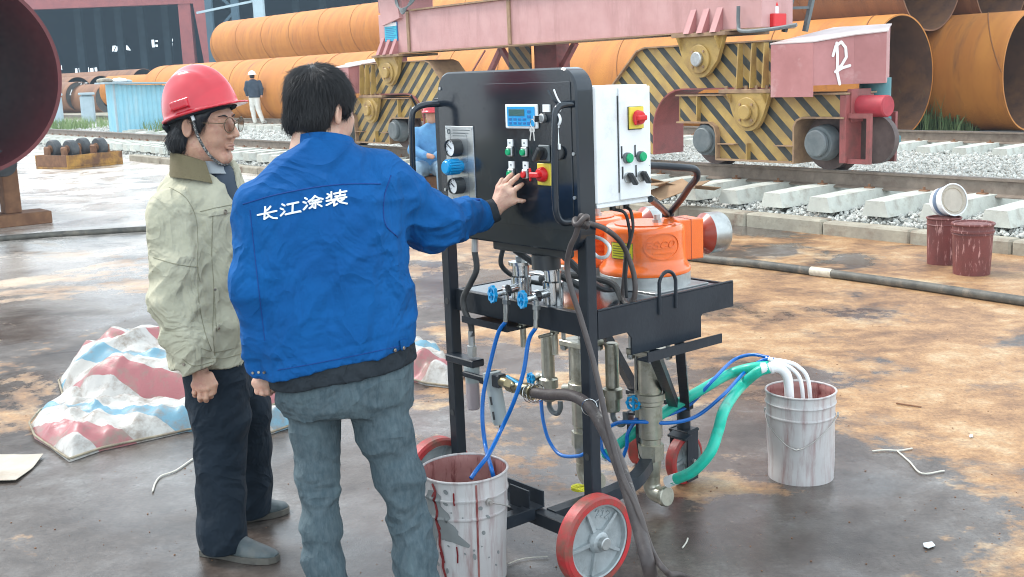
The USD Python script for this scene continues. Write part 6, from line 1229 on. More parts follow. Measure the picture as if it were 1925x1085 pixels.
CH = {'chang': [[(.66, .95), (.56, .80), (.44, .70)], [(.38, .98), (.37, .55), (.34, .14), (.52, .26)], [(.0, .50), (.5, .54), (.97, .58)], [(.46, .52), (.62, .28), (.80, .12), (1.0, .06)]],
      'jiang': [[(.10, .92), (.22, .80)], [(.02, .62), (.15, .52)], [(.02, .08), (.12, .20), (.22, .36)], [(.36, .84), (.92, .88)], [(.64, .86), (.62, .18)], [(.27, .12), (1.02, .18)]],
      'tu': [[(.10, .94), (.20, .84)], [(.02, .64), (.14, .56)], [(.02, .08), (.11, .2), (.2, .36)], [(.62, 1.0), (.48, .80), (.28, .62)], [(.62, .98), (.78, .80), (1.02, .66)], [(.46, .64), (.82, .66)], [(.34, .45), (.94, .48)], [(.64, .64), (.63, .04), (.52, .14)], [(.50, .32), (.40, .16), (.32, .10)], [(.76, .32), (.88, .20), (.96, .10)]],
      'zhuang': [[(.25, 1.02), (.25, .56)], [(.06, .92), (.16, .82)], [(.02, .62), (.16, .72)], [(.38, .86), (.98, .90)], [(.68, 1.04), (.67, .66)], [(.44, .64), (.92, .66)], [(.50, .58), (.55, .50)], [(.02, .42), (.98, .47)], [(.46, .42), (.30, .26), (.02, .12)], [(.40, .28), (.38, .0), (.54, .10)], [(.86, .36), (.68, .26)], [(.52, .40), (.68, .18), (1.0, .0)]]}
for nm, (x0, y0, x1, y1) in zip(('chang', 'jiang', 'tu', 'zhuang'), ((485, 388, 521, 415), (527, 380, 564, 405), (570, 369, 606, 393), (613, 360, 652, 386))):
    w_, h_ = x1 - x0, y1 - y0; q = [[(x0 + a * w_, y1 - b * h_ - .16 * (a - .5) * w_) for a, b in s] for s in CH[nm]]
    bpart('back_lettering', on_cloth(jb, strokes(q, 1.75), .0012, .0012, 3), 'print_white', 30)
HB = gy(604, 214, 3.43); RB = rz_(-36) @ rot((1, 0, 0), -10); sB = 1.03
NB_ = gy(612, 285, 3.38)
bpart('collar', collar(NB_ + np.array([0, .01, -.012]), rz_(-10), .098, .082, .050, 30, 330, tilt=-.022), 'blue_cloth', 40)
# hand on the panel
F_ = lambda px, py, l: mw(mc(px, py, l=l))
wr = F_(929, 396, -.128)
palm = [F_(941, 356, -.105), F_(953, 353, -.108), F_(962, 362, -.104), F_(965, 377, -.098)]
fing = [[palm[0], F_(950, 341, -.098), F_(957, 333, -.085), F_(962, 328, -.073)], [palm[1], F_(962, 342, -.100), F_(970, 335, -.086), F_(976, 329.5, -.066)], [palm[2], F_(971, 354, -.098), F_(977, 350, -.082), F_(982, 346.5, -.064)], [palm[3], F_(975, 377, -.090), F_(981, 378, -.078), F_(986, 377.5, -.064)]]
thumb = [F_(934, 372, -.11), F_(938, 352, -.088), F_(944, 339, -.075)]
WLh = gy(494, 704, 3.33); hl = lambda px, py, y: gy(px, py, y)
palmL = [hl(482, 720, 3.315), hl(491, 722, 3.305), hl(501, 721, 3.31), hl(509, 717, 3.325)]
fingL = [[k, k + np.array([.002, -.004, -.026]), k + np.array([.004, .022, -.036]), k + np.array([.003, .032, -.016])] for k in palmL]; thumbL = [hl(504, 709, 3.33), hl(513, 718, 3.32), hl(512, 728, 3.325)]
def body_b(p):
    d = head_sdf(p, RB, HB, sB); return d
def hands_b(p): return np.minimum(hand_sdf(p, wr, palm, fing, thumb, back=WRs), hand_sdf(p, WLh, palmL, fingL, thumbL, back=WL))
def skel(shR, elR, wrR, shL, elL, wrL, neck, pelvis, hips, knees, ankles):
    def f(p):
        d = s_chain(p, [neck, (neck + pelvis) / 2, pelvis], [.055, .11, .11], .05)
        for c in ([shR, elR, wrR], [shL, elL, wrL]): d = smin(d, s_chain(p, c, [.05, .038, .026], .02), .04)
        for h_, k, a in zip(hips, knees, ankles): d = smin(d, s_chain(p, [h_, k, a], [.075, .05, .038], .02), .04)
        return smin(d, np.minimum(s_cap(p, neck, shR, .05, .05), s_cap(p, neck, shL, .05, .05)), .04)
    return f
hipB = [gy(592, 738, YB), gy(702, 735, YB + .02)]; kneeB = [gy(597, 885, YB - .01), gy(752, 890, YB)]; ankB = [gy(606, 1080, YB - .03), gy(783, 1080, YB - .01)]
for a in ankB: a[2] = .12
def merge(ms):
    try:
        r_ = None
        for m in ms:
            q = m3.Manifold(m3.Mesh(np.asarray(m.vertices, np.float32), np.asarray(m.faces, np.uint32)))
            if q.is_empty(): raise ValueError
            r_ = q if r_ is None else r_ + q
        return tm(r_)
    except Exception: return tm(list(ms))
lo_, hi_ = HB - np.array([.17, .17, .27]), HB + np.array([.17, .17, .18])
bpart('body', merge([nets(body_b, lo_, hi_, .0035), nets(hands_b, wr - .13, wr + .13, .003), nets(hands_b, WLh - .1, WLh + .1, .003), nets(skel(SR, ER, WRs, SL, EL, WL, NB_, (hipB[0] + hipB[1]) / 2 + np.array([0, 0, .05]), hipB, kneeB, ankB), (-1.0, 2.9, 0), (.3, 4.1, 1.6), .02)]), 'skin_pale')
cu = (wr - WRs) / np.linalg.norm(wr - WRs); bpart('shirt_cuff', tube([WRs - cu * .03, WRs + cu * .01, wr + cu * .006, wr + cu * .014], [.042, .043, .040, .036], n=28, smooth=False), 'black_cloth')
for px, py in ((913, 405),): P = F_(px, py, -.185); 
def hairf(top_only=False):
    def f(p):
        q = ((p - HB) @ RB) / sB; d = s_ell(q, np.array([0, -.016, .046]), np.array([.084, .102, .092]))
        d = smin(d, s_cap(q, (-.030, -.058, -.028), (.030, -.058, -.028), .038, .038), .04)
        d = smin(d, np.minimum(s_cap(q, (.068, .022, .02), (.070, .030, -.012), .018, .007), s_cap(q, (-.068, .022, .02), (-.070, .030, -.012), .018, .007)), .015)
        cut = np.where(q[:, 1] < -.03, -.068 - q[:, 2], np.interp(q[:, 1], [-.03, -.005, .02, .045, .07, .12], [-.068, .022, -.012, .02, .050, .066]) - q[:, 2]); d = smax(d, cut * .75, .010)
        ear = np.linalg.norm((np.stack([np.abs(q[:, 0]), q[:, 1], q[:, 2]], 1) - np.array([.085, -.008, -.006])) / np.array([.02, .022, .032]), axis=1); d = smax(d, -(ear - 1) * .02, .006)
        return d * sB - .006 * (meshkit.fbm(q * np.array([30, 30, 22]), 2, 4) - .5) - .007 * (meshkit.noise(q * 16, 6) - .5)
    return f
mh = nets(hairf(), HB - .19, HB + .19, .004); hb = bpart('hair', mh, 'hair')
def flowB(P, N):
    cr_ = HB + RB @ np.array([.01, -.055, .12]) * sB; v = P - cr_; v[:, 2] -= .45 * np.linalg.norm(v, axis=1); return v
strands(blue, xf(mh, None, -PB), 'hair', 24000, .026, lambda P, N: flowB(P + PB, N),   .0007, 3, lambda P: (lambda q: (np.linalg.norm((np.stack([np.abs(q[:, 0]), q[:, 1], q[:, 2]], 1) - np.array([.085, -.004, -.006])) / np.array([.05, .030, .040]), axis=1) > 1) & (q[:, 2] > np.where(q[:, 1] < -.02, -.062, -9)))(((P + PB - HB) @ RB) / sB))
hw = lambda q: HB + RB @ (np.asarray(q, float) * sB)
for s in (-1, 1):
    ey = bpart('eye', sphere(hw((s * .031, .0805, .0105)), .0125, 2), 'eye_white'); bpart('iris', sphere(hw((s * .031, .0885, .0105)), .0055, 1), 'eye_dark', True, ey)
    bpart('eyebrow', tube([hw((s * .014, .094, .034)), hw((s * .030, .092, .039)), hw((s * .046, .080, .036))], [.002, .0035, .0015], n=6), 'hair')
# black undershirt below the jacket hem
rowsS = [(640, 492, 772, .145), (700, 512, 782, .150), (735, 518, 786, .152), (760, 520, 788, .152)]; secS = rows_to_sec(rowsS, YB)
sA, sBh = gy(522, 741, YB - .14), gy(786, 694, YB - .1); ss = (sBh[2] - sA[2]) / (sBh[0] - sA[0])
def shirt(p): d = s_loft(lapz(p, .18, xB), secS, 2.5); d = smax(d, sA[2] + ss * (p[:, 0] - sA[0]) - p[:, 2], .004); return d - .004 * folds(p, d, 1, (14, 8, 4), 17, 1.4)
bpart('undershirt', nets(shirt, (-.75, 3.12, .70), (-.15, 3.62, .98), .0075), 'black_cloth')
def jeans(p):
    pel = [(690, 524, 768, .132), (730, 528, 768, .135), (752, 532, 768, .128), (768, 545, 766, .11)]; d = s_loft(lapz(p, .15, xB), rows_to_sec(pel, YB), 2.4)
    L = s_chain(p, [hipB[0] + np.array([.0, 0, -.02]), gy(594, 815, YB), kneeB[0], gy(602, 985, YB - .02), gy(608, 1050, YB - .03), gy(622, 1110, YB - .02) * [1, 1, 0] + [0, 0, .05]], [.085, .069, .059, .055, .057, .067], .025)
    R_ = s_chain(p, [hipB[1] + np.array([.0, 0, -.02]), gy(722, 815, YB), kneeB[1], gy(771, 985, YB), gy(781, 1050, YB - .01), gy(788, 1110, YB) * [1, 1, 0] + [0, 0, .05]], [.089, .079, .065, .059, .059, .069], .025)
    d = smin(smin(d, L, .03), smin(R_, d, .03), .006)
    d = np.minimum(d, 9); g_ = np.minimum(L, R_); d = smin(L, smin(R_, d, .02), .008) if False else d
    m = np.abs(d) < .05; o = np.zeros(len(p))
    if m.any():
        q = p[m]; z = q[:, 2]; kn = np.exp(-((z - .50) / .13) ** 2) + .95 * np.exp(-((z - .25) / .16) ** 2) + .35
        sk = np.stack([q[:, 0], q[:, 1], z + .35 * np.abs(q[:, 0] - np.interp(q[:, 0], [-1, -.40, -.39, 0], [-.53, -.53, -.30, -.30]))], 1)
        bm = meshkit.noise(q * np.array([7, 7, 6]), 91) ; dj = np.stack([q[:, 0] * .8 + z * .6, q[:, 1], z * .8 - q[:, 0] * .6], 1); dk = np.stack([q[:, 0] * .8 - z * .6, q[:, 1], z * .8 + q[:, 0] * .6], 1)
        o[m] = .0085 * kn * (folds(dj, d[m], 1, (3.6, 4, 12), 41, 1.9) * np.clip(bm * 2.4 - .5, 0, 1) + folds(dk, d[m], 1, (3.6, 4, 13), 42, 1.9) * np.clip(1.9 - bm * 2.4, 0, 1)) + .005 * folds(q + .25 * meshkit.noise(q * 5, 77)[:, None], d[m], 1, (9, 8, 14), 45, 1.6)
        dg = np.stack([q[:, 0] * .6 + z * .8, q[:, 1], z * .6 - q[:, 0] * .8], 1); o[m] += .006 * np.exp(-((z - .78) / .12) ** 2) * folds(dg, d[m], 1, (4, 6, 20), 49, 1.6)
    return np.maximum(d - o, .03 - p[:, 2])
bpart('jeans', nets(jeans, (-.80, 3.05, .0), (-.08, 3.62, .98), .0065), 'denim')
def shoe_sdf(p, heel, toe, w=.042, hgt=.05):
    d_ = (toe - heel) / np.linalg.norm(toe - heel); u_ = np.array([0, 0, 1.]); L = np.linalg.norm(toe - heel); s_ = np.cross(d_, u_); q = p - heel; a = q @ d_; b = q @ s_; z = p[:, 2]
    hw_ = np.interp(a / L, [-.05, .06, .3, .6, .8, .94, 1.02], [.018, .034, .034, .046, .043, .03, .012]); top = np.interp(a / L, [-.05, .1, .3, .45, .62, .8, .95, 1.02], [.07, .095, .105, .092, .066, .05, .04, .028])
    d = np.sqrt((np.abs(b) / hw_) ** 2.4 + (np.clip(z - .022, 0, 9) / np.maximum(top - .022, .01)) ** 2.4) - 1; return np.maximum(d * .03, np.maximum(.020 - z, np.maximum(-a - .01, a - L)))
def shoe(partf, heel, toe, mat):
    heel, toe = heel * [1, 1, 0], toe * [1, 1, 0]; m_ = (heel + toe) / 2; f = lambda p: shoe_sdf(p, heel, toe)
    s = partf('shoe', nets(f, m_ - [.2, .2, 0], m_ + [.2, .2, .14], .005), mat); d_ = (toe - heel) / np.linalg.norm(toe - heel); s_ = np.cross(d_, [0, 0, 1]); L = np.linalg.norm(toe - heel)
    o = [(-.02, .02), (-.012, .034), (.3 * L, .036), (.6 * L, .049), (.8 * L, .046), (.94 * L, .033), (1.0 * L, .012)]; pg = Polygon([tuple((heel + d_ * a + s_ * b)[:2]) for a, b in o] + [tuple((heel + d_ * a - s_ * b)[:2]) for a, b in o[::-1]]).buffer(.004)
    partf('sole', xf(ext(pg, .022), None, (0, 0, .002)), 'shoe_sole', 30, s); hq = Polygon([tuple((heel + d_ * a + s_ * b)[:2]) for a, b in ((-.02, .03), (.06, .033), (.06, -.033), (-.02, -.03))]); return s
shoe(bpart, ankB[0] + np.array([.0, -.05, 0]), ankB[0] + np.array([-.03, .21, 0]), 'shoe_leather'); shoe(bpart, ankB[1] + np.array([0, -.05, 0]), ankB[1] + np.array([.05, .20, 0]), 'shoe_leather')

# ---- the man in the red helmet
YR = 4.10; PRM = np.array([-1.0, 4.08, 0.0])
redm = thing('person', 'man in red safety helmet and khaki jacket, in profile, watching the panel', 'person', PRM)
def rpart(name, mesh, mat, smooth=True, parent=None, label=None): return part(parent or redm, name, xf(mesh, None, -PRM), mat, smooth, label)
rowsR = [(288, 352, 420, .065), (305, 338, 434, .09), (325, 324, 447, .125), (350, 308, 455, .16), (400, 300, 462, .185), (470, 302, 464, .190), (560, 310, 467, .185), (640, 322, 469, .185), (690, 336, 470, .185), (715, 340, 470, .18)]
secR = rows_to_sec(rowsR, YR); xR = gy(385, 450, YR)[0]
sR, eR, wR = gy(325, 403, 3.94), gy(333, 570, 3.88), gy(374, 690, 3.86); sL, eL, wL = gy(405, 345, 4.26), gy(425, 530, 4.32), gy(470, 640, 4.30)
hz_ = gy(420, 688, 3.95)[2]
def jr_raw(p):
    d = s_loft(p, secR, 2.5); d = smax(d, hz_ - p[:, 2] - .05 * (p[:, 0] - xR), .004)
    ar = s_chain(p, [sR, gy(330, 490, 3.90), eR, gy(353, 638, 3.86), wR], [.084, .078, .080, .068, .053], .05); dr = (eR - wR) / np.linalg.norm(eR - wR); ar = smax(ar, -((p - wR) @ dr), .004)
    al = s_chain(p, [sL, eL, wL], [.08, .075, .055], .05); d = smin(smin(d, ar, .022), al, .03)
    return smax(d, -s_cap(p, gy(420, 306, 4.03), gy(455, 398, 3.99), .062, .010), .008)
def jr(p):
    d = jr_raw(p); m = np.abs(d) < .05; o = np.zeros(len(p))
    if m.any():
        q = p[m]; w_ = .0075 * folds(q, d[m], 1, (8, 8, 3), 61, 1.7); dg = np.stack([q[:, 0] * .75 + q[:, 2] * .65, q[:, 1], q[:, 2] * .75 - q[:, 0] * .65], 1); w_ += .0105 * folds(dg, d[m], 1, (2.6, 6, 11), 63, 2.0)
        k = np.exp(-((np.linalg.norm(q - eR, axis=1)) / .16) ** 2) + np.exp(-((np.linalg.norm(q - wR, axis=1)) / .17) ** 2) + .4; w_ += .012 * k * folds(dg, d[m], 1, (5, 7, 17), 67, 2.0)
        w_ += .005 * np.exp(-((q[:, 2] - hz_ - .09) / .05) ** 2) * folds(q, d[m], 1, (24, 24, 4), 69, 1.3); w_ -= .003 * np.exp(-((q[:, 2] - hz_ - .055) / .006) ** 2); o[m] = w_
    return d - o
rpart('jacket', nets(jr, (-1.50, 3.70, .60), (-.80, 4.46, 1.56), .0075), 'khaki_cloth')
for px in ([(318, 352), (345, 368), (362, 392), (370, 420), (372, 460), (371, 500), (376, 530)], [(376, 398), (410, 390), (440, 384)], [(400, 405), (398, 480), (402, 540), (400, 620), (404, 670)], [(288, 484), (320, 494), (350, 500), (371, 502)], [(372, 502), (373, 560), (384, 620), (398, 660)], [(378, 655), (405, 662), (440, 655)], [(378, 672), (420, 674), (455, 664)], [(343, 675), (365, 688), (402, 680)]):
    rpart('jacket_seam', seam(jr, px, .0013), 'khaki_seam')
rpart('chest_pocket', on_cloth(jr, Polygon([(390, 401), (432, 392), (434, 399), (392, 408)]), .003), 'khaki_cloth', 30); P, G = march(jr, [(422, 398), (424, 405)], off_=.006); rpart('zip_pull', [torus(P[0], .006, .0016, G[0], 14, 6), tube([P[0], P[1]], .0022, smooth=False)], 'metal_button', 30)
rpart('pocket_welt', on_cloth(jr, Polygon([(402, 540), (410, 540), (414, 620), (407, 622)]), .003), 'khaki_cloth', 30)
for px, py in ((404, 544), (410, 617), (346, 685)): P, G = march(jr, [(px, py)], off_=.003); rpart('stud', cyl(P[0] - G[0] * .004, P[0] + G[0] * .003, .005, n=14, bev=.001), 'metal_button', 30)
sH = 1.10; RR = rz_(-108) @ rot((1, 0, 0), -3); HR = gy(384, 236, 4.06); hr = lambda q: HR + RR @ (np.asarray(q, float) * sH)
neckR = HR + RR @ np.array([0, -.05, -.175]) * sH
rpart('collar', collar(gy(384, 326, 4.07), rz_(-108) @ rot((1, 0, 0), 12), .126, .100, .080, 46, 314, .009, tilt=-.02, front_drop=.05), 'collar_cloth', 40)
rpart('undershirt', collar(gy(392, 322, 4.07), rz_(-95) @ rot((1, 0, 0), 14), .088, .075, .045, 14, 346, .006, front_drop=.03), 'grey_shirt', 40)
rpart('sweater', nets(lambda p: s_cap(p, gy(408, 335, 4.07), gy(430, 400, 4.05), .066, .078), (-1.2, 3.9, 1.25), (-.80, 4.25, 1.56), .01), 'dark_jacket')
wRh = gy(377, 700, 3.86)
pR = [gy(367, 724, 3.845), gy(377, 729, 3.835), gy(388, 729, 3.835), gy(397, 724, 3.845)][::-1]
fR = []
for k, dz in zip(pR, (.030, .034, .033, .026)): fR.append([k, k + np.array([-.004, -.004, -dz]), k + np.array([-.010, .020, -dz - .016]), k + np.array([-.012, .034, -dz + .004])])
tR = [gy(394, 706, 3.85), gy(403, 722, 3.84), gy(402, 737, 3.845)]
def hands_r(p): return hand_sdf(p, wRh, np.array(pR), fR, tR, .0098, .027, back=wR)
hipR = [gy(402, 705, 4.02), gy(430, 705, 4.20)]; kneR = [gy(414, 850, 4.0), gy(470, 840, 4.24)]; ankR = [gy(418, 1005, 3.95), gy(468, 945, 4.28)]; ankR[0][2] = ankR[1][2] = .1
rpart('body', merge([nets(lambda p: head_sdf(p, RR, HR, sH), HR - np.array([.19, .19, .30]), HR + np.array([.19, .19, .18]), .0032), nets(hands_r, wRh - .13, wRh + .11, .003), nets(skel(sR, eR, wR, sL, eL, wL, neckR, (hipR[0] + hipR[1]) / 2, hipR, kneR, ankR), (-1.5, 3.6, 0), (-.6, 4.6, 1.6), .02)]), 'skin')
rpart('sleeve_lining', tube([wR + (eR - wR) * .05, wR - (eR - wR) * .04], [.046, .044], n=24), 'black_cloth')
def hairr(p):
    q = ((p - HR) @ RR) / sH; d = s_ell(q, np.array([0, -.014, .035]), np.array([.083, .102, .092])); d = smin(d, s_cap(q, (-.045, -.062, -.05), (.045, -.062, -.05), .040, .040), .03)
    qa = np.stack([np.abs(q[:, 0]), q[:, 1], q[:, 2]], 1); d = smin(d, s_cap(qa, (.070, .030, .035), (.071, .026, -.018), .014, .007), .012)
    cut = np.where(q[:, 1] < -.035, -.108 - q[:, 2], np.interp(q[:, 1], [-.035, -.008, .016, .040, .06, .10], [-.108, .022, -.02, .0, .042, .055]) - q[:, 2]); d = smax(d, cut * .75, .010)
    ear = np.linalg.norm((qa - np.array([.085, -.008, -.006])) / np.array([.02, .022, .033]), axis=1); d = smax(d, -(ear - 1) * .02, .006)
    return d * sH - .006 * (meshkit.fbm(q * np.array([30, 30, 20]), 2, 14) - .5)
mr = nets(hairr, HR - np.array([.2, .2, .2]), HR + .2, .004); hrp = rpart('hair', mr, 'hair')
strands(redm, xf(mr, None, -PRM), 'hair', 3800, .032, lambda P, N: np.tile(np.array([[-.25, 0, -1.0]]), (len(P), 1)), .0011, 9, lambda P: (P + PRM)[:, 2] < HR[2] + .035)
for s in (-1, 1):
    ey = rpart('eye', sphere(hr((s * .031, .0805, .0100)), .0126, 2), 'eye_white'); rpart('iris', sphere(hr((s * .031, .0886, .0085)), .0056, 1), 'eye_dark', True, ey)
    rpart('eyelid', tube([hr((s * .0175, .0905, .014)), hr((s * .031, .0945, .0165)), hr((s * .045, .083, .0135))], .0022, n=6), 'skin')
    rpart('eyebrow', tube([hr((s * .014, .0945, .030)), hr((s * .030, .0925, .035)), hr((s * .047, .080, .032))], [.0016, .003, .0012], n=6), 'hair')
lp = rpart('lips', [tube([hr((-.017, .0935, -.0605)), hr((0, .1030, -.0585)), hr((.017, .0935, -.0605))], [.0015, .0042, .0015], n=8), tube([hr((-.014, .0925, -.068)), hr((0, .1015, -.0705)), hr((.014, .0925, -.068))], [.0015, .0045, .0015], n=8)], 'lip')
gl = rpart('glasses_frame', [torus(hr((s * .034, .112, .006)),   .0235 * sH, .0016, RR @ np.array([s * .18, 1, -.08]), 32, 6) for s in (-1, 1)] + [tube([hr((-.012, .118, .010)), hr((0, .121, .013)), hr((.012, .118, .010))], .0016, n=6)] + [tube([hr((s * .057, .106, .012)), hr((s * .072, .085, .013)), hr((s * .078, .03, .013)), hr((s * .080, -.006, .012)), hr((s * .079, -.022, -.006))], .0016, n=6) for s in (-1, 1)], 'wire_gold', True)
for s in (-1, 1): rpart('lens', xf(lathe([(0, .0006), (.0228 * sH, .0006), (.0228 * sH, -.0006), (0, -.0006)], 28), align(RR @ np.array([s * .18, 1, -.08])), hr((s * .034, .112, .006))), 'lens', 30, gl)
RH = RR @ rot((1, 0, 0), 17); CHm = hr((0, -.010, .048)); hh = lambda q: CHm + RH @ (np.asarray(q, float) * sH)
def helm(p):
    q = ((p - CHm) @ RH) / sH; a = np.abs(q[:, 0]); E = s_ell(q, np.array([0, 0, 0]), np.array([.108, .124, .138])); rd = .006 * np.exp(-(q[:, 0] / .026) ** 2) * np.clip(q[:, 2] / .06, 0, 1) + .0035 * np.exp(-((a - .058) / .012) ** 2) * np.clip((q[:, 2] - .02) / .06, 0, 1) * np.clip((.10 - np.abs(q[:, 1])) / .04, 0, 1)
    d = E - rd; d = np.maximum(d, -(E + .010)); d = np.maximum(d, -q[:, 2] - .012)
    r_ = np.sqrt((q[:, 0] / .116) ** 2 + (q[:, 1] / .132) ** 2); fr = np.clip((q[:, 1] + .02) / .12, 0, 1); ext_ = 1 + .20 * fr ** 1.5 * np.clip(1.15 - (a / .1) ** 2, 0, 1); brim = np.maximum((r_ / ext_ - 1) * .11, np.abs(q[:, 2] + .008 + .020 * fr * np.clip(r_ - .9, 0, 1)) - .0035); brim = np.maximum(brim, -(E + .009))
    d = smin(d, brim, .008); slot = np.maximum(np.maximum(np.abs(a - .108) - .010, np.abs(q[:, 1] + .0) - .034), np.abs(q[:, 2] - .022) - .014); d = smin(d, slot + .001, .004)
    return d * sH
rh = rpart('safety_helmet', nets(helm, CHm - .21, CHm + .23, .0038), 'helmet_red', 50)
rpart('harness_band', tube([hh((.098 * math.sin(a), .108 * math.cos(a), -.012)) for a in np.linspace(0, 6.28, 40)], .009, n=6, k=1), 'black_cloth', True, rh); rpart('rear_adjuster', tube([hh((-.06, -.105, -.02)), hh((0, -.118, -.05)), hh((.06, -.105, -.02))], .012, n=8), 'black_cloth', True, rh)
for s in (-1, 1):
    rpart('chin_strap', tube([hr((s * .084, .012, .040)), hr((s * .086, .018, .012)), hr((s * .080, .030, -.035)), hr((s * .060, .050, -.085)), hr((s * .028, .068, -.116)), hr((0, .072, -.122))], .0052, n=6), 'strap_cloth'); rpart('strap_clip', tube([hr((s * .084, .0, .05)), hr((s * .086, .012, .036)), hr((s * .086, .018, .02))], .0065, n=6), 'white_plastic')
def trs(p):
    pel = [(655, 345, 468, .165), (700, 352, 474, .165), (735, 358, 476, .16)]; d = s_loft(p, rows_to_sec(pel, 4.10), 2.4)
    N_ = s_chain(p, [hipR[0], gy(413, 780, 4.0), kneR[0], gy(416, 930, 3.98), gy(420, 1020, 3.95) * [1, 1, 0] + [0, 0, .06]], [.102, .098, .088, .083, .086], .03); Fa = s_chain(p, [hipR[1], gy(462, 770, 4.22), kneR[1], gy(472, 900, 4.26), gy(470, 962, 4.27) * [1, 1, 0] + [0, 0, .06]], [.100, .088, .078, .072, .074], .03)
    d = smin(smin(d, N_, .03), Fa, .02); m = np.abs(d) < .05; o = np.zeros(len(p))
    if m.any():
        q = p[m]; z = q[:, 2]; dj = np.stack([q[:, 0] * .75 + z * .66, q[:, 1], z * .75 - q[:, 0] * .66], 1); o[m] = .0085 * (np.exp(-((z - .50) / .12) ** 2) + 1.3 * np.exp(-((z - .10) / .08) ** 2) + .25) * folds(dj, d[m], 1, (4, 6, 14), 81, 1.6) + .004 * folds(q, d[m], 1, (11, 9, 2), 83, 1.6)
    return np.maximum(d - o, .028 - p[:, 2])
rpart('trousers', nets(trs, (-1.35, 3.78, 0), (-.72, 4.45, .92), .007), 'navy_cloth')
def shoe2(px0, px1): h0, t0 = gz(*px0, 0), gz(*px1, 0); shoe(rpart, h0, t0, 'shoe_leather')
shoe2((392, 1040), (522, 1056)); shoe2((452, 980), (541, 960))

# ---- the walker by the pipes and the seated man behind the panel
def small_person(label, base, parts, glow=None):
    t = thing('person', label, 'person', base)
    for nm, f, lo, hi, h, mat in parts: part(t, nm, nets(f, np.asarray(lo, float), np.asarray(hi, float), h), mat, True)
    return t
wb = gz(482, 233, .36); wb[2] = .36
def c_(p, *pts, r, k=.02): return s_chain(p, [np.array(a, float) for a in pts], r, k)
walker = small_person('man in dark jacket and pale trousers with white helmet walking along the far rail', wb, [
    ('body', lambda p: smin(np.minimum(np.linalg.norm((p - np.array([-.02, .0, 1.56])) / np.array([.078, .095, .115]), axis=1) - 1, 9) * .078, np.minimum(np.minimum(c_(p, (-.02, 0, 1.5), (0, 0, 1.3), r=[.05, .06]), c_(p, (0, 0, 1.3), (0, 0, .95), r=[.1, .1])), np.minimum(c_(p, (.25, -.02, .98), (.25, -.04, .88), r=[.04, .03]), c_(p, (-.25, .06, .98), (-.25, .08, .9), r=[.04, .03]))), .02), (-.4, -.3, .7), (.4, .3, 1.75), .016, 'skin'),
    ('jacket', lambda p: smin(smin(s_loft(p, [(.86, 0, 0, .19, .125), (1.0, 0, 0, .19, .13), (1.25, 0, 0, .215, .135), (1.38, -.01, 0, .19, .11), (1.46, -.015, 0, .08, .075)], 2.4), c_(p, (.20, 0, 1.36), (.27, -.03, 1.15), (.25, -.02, .96), r=[.07, .062, .05]), .03), c_(p, (-.20, 0, 1.36), (-.27, .03, 1.15), (-.25, .07, .96), r=[.07, .062, .05]), .03) - .012 * (meshkit.noise(p * 9, 3) - .5), (-.42, -.3, .8), (.42, .3, 1.52), .016, 'dark_jacket'),
    ('trousers', lambda p: smin(c_(p, (-.08, 0, .92), (-.10, .05, .5), (-.06, .10, .08), r=[.11, .085, .07]), c_(p, (.08, 0, .92), (.10, -.02, .5), (.23, -.05, .10), r=[.11, .085, .07]), .03) - .01 * (meshkit.noise(p * 11, 5) - .5), (-.3, -.25, .04), (.4, .3, 1.02), .016, 'white_cloth'),
    ('shoe', lambda p: c_(p, (-.06, .10, .05), (-.05, .24, .04), r=[.055, .045]), (-.2, 0, 0), (.1, .35, .14), .014, 'white_cloth'), ('shoe', lambda p: c_(p, (.23, -.05, .06), (.31, .06, .045), r=[.055, .045]), (.1, -.2, 0), (.45, .2, .16), .014, 'white_cloth'),
    ('hair', lambda p: np.maximum((np.linalg.norm((p - np.array([-.02, -.012, 1.57])) / np.array([.086, .1, .12]), axis=1) - 1) * .086, 1.50 - p[:, 2]), (-.2, -.2, 1.4), (.2, .2, 1.75), .014, 'hair'),
    ('safety_helmet', lambda p: np.minimum(np.maximum((np.linalg.norm((p - np.array([-.02, 0, 1.61])) / np.array([.125, .145, .135]), axis=1) - 1) * .125, 1.605 - p[:, 2]), np.maximum((np.linalg.norm((p - np.array([-.02, .02, 1.61]))[:, :2] / np.array([.14, .17]), axis=1) - 1) * .14, np.abs(p[:, 2] - 1.61) - .012)), (-.3, -.3, 1.55), (.3, .3, 1.8), .012, 'helmet_white')])
sb_ = gz(812, 388, .0); sb_[2] = .0
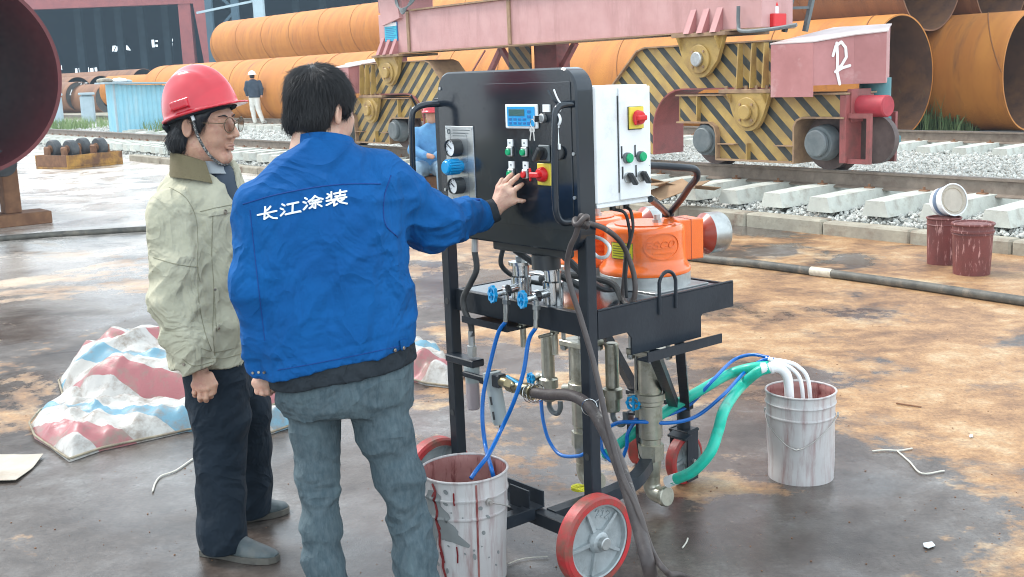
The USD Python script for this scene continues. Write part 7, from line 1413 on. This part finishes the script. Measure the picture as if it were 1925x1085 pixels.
seated = small_person('seated man in light blue shirt and red helmet behind the panel handle', sb_, [
    ('body', lambda p: smin(smin((np.linalg.norm((p - np.array([.06, -.06, 1.20])) / np.array([.08, .095, .115]), axis=1) - 1) * .08, c_(p, (.05, -.03, 1.12), (.03, 0, .98), (.0, .05, .5), r=[.05, .06, .1]), .02), c_(p, (-.02, -.32, .70), (.06, -.36, .68), r=[.036, .034]), .01), (-.3, -.5, .3), (.35, .3, 1.36), .014, 'skin'),
    ('shirt', lambda p: smin(smin(s_loft(p, [(.45, .0, .05, .19, .13), (.7, .02, .03, .2, .14), (.95, .03, 0, .20, .13), (1.05, .04, -.01, .14, .1), (1.10, .05, -.02, .07, .07)], 2.4), c_(p, (-.15, 0, .98), (-.20, -.14, .76), (-.03, -.31, .70), r=[.075, .066, .052]), .03), c_(p, (.21, 0, .98), (.30, -.10, .76), (.12, -.3, .69), r=[.075, .066, .052]), .03) - .014 * (meshkit.noise(p * 12, 8) - .5), (-.4, -.45, .4), (.5, .3, 1.14), .014, 'light_blue_cloth'),
    ('trousers', lambda p: smin(c_(p, (-.08, .05, .50), (-.16, -.38, .54), (-.15, -.36, .08), r=[.12, .085, .07]), c_(p, (.10, .05, .50), (.18, -.38, .54), (.18, -.36, .08), r=[.12, .085, .07]), .03) - .01 * (meshkit.noise(p * 10, 9) - .5), (-.35, -.55, .03), (.4, .25, .66), .014, 'denim_light'),
    ('shoe', lambda p: c_(p, (-.15, -.36, .05), (-.16, -.52, .04), r=[.052, .042]), (-.3, -.65, 0), (0, -.2, .14), .014, 'shoe_leather'), ('shoe', lambda p: c_(p, (.18, -.36, .05), (.19, -.52, .04), r=[.052, .042]), (.05, -.65, 0), (.35, -.2, .14), .014, 'shoe_leather'),
    ('safety_helmet', lambda p: np.minimum(np.maximum((np.linalg.norm((p - np.array([.06, -.05, 1.245])) / np.array([.115, .14, .135]), axis=1) - 1) * .115, 1.24 - p[:, 2]), np.maximum((np.linalg.norm((p - np.array([.06, -.075, 1.245]))[:, :2] / np.array([.128, .17]), axis=1) - 1) * .128, np.abs(p[:, 2] - 1.245) - .01)), (-.2, -.35, 1.2), (.3, .2, 1.42), .012, 'helmet_red')])
st = thing('low_stool', 'low dark wooden block under the seated man', 'stool', sb_ + np.array([.02, .1, 0])); part(st, 'seat_block', bx(-.2, .2, -.16, .16, 0, .40, .01), 'rusty_iron')
# ---------------------------------------------------------------- hazy air
hz = usdkit.mesh(stage, '/World/haze', bx(-300, 300, -30, 420, -1.0, 16.0), MAT['haze']); _tag(hz.GetPrim(), 'thin pale haze filling the yard', 'haze', None, 'stuff')
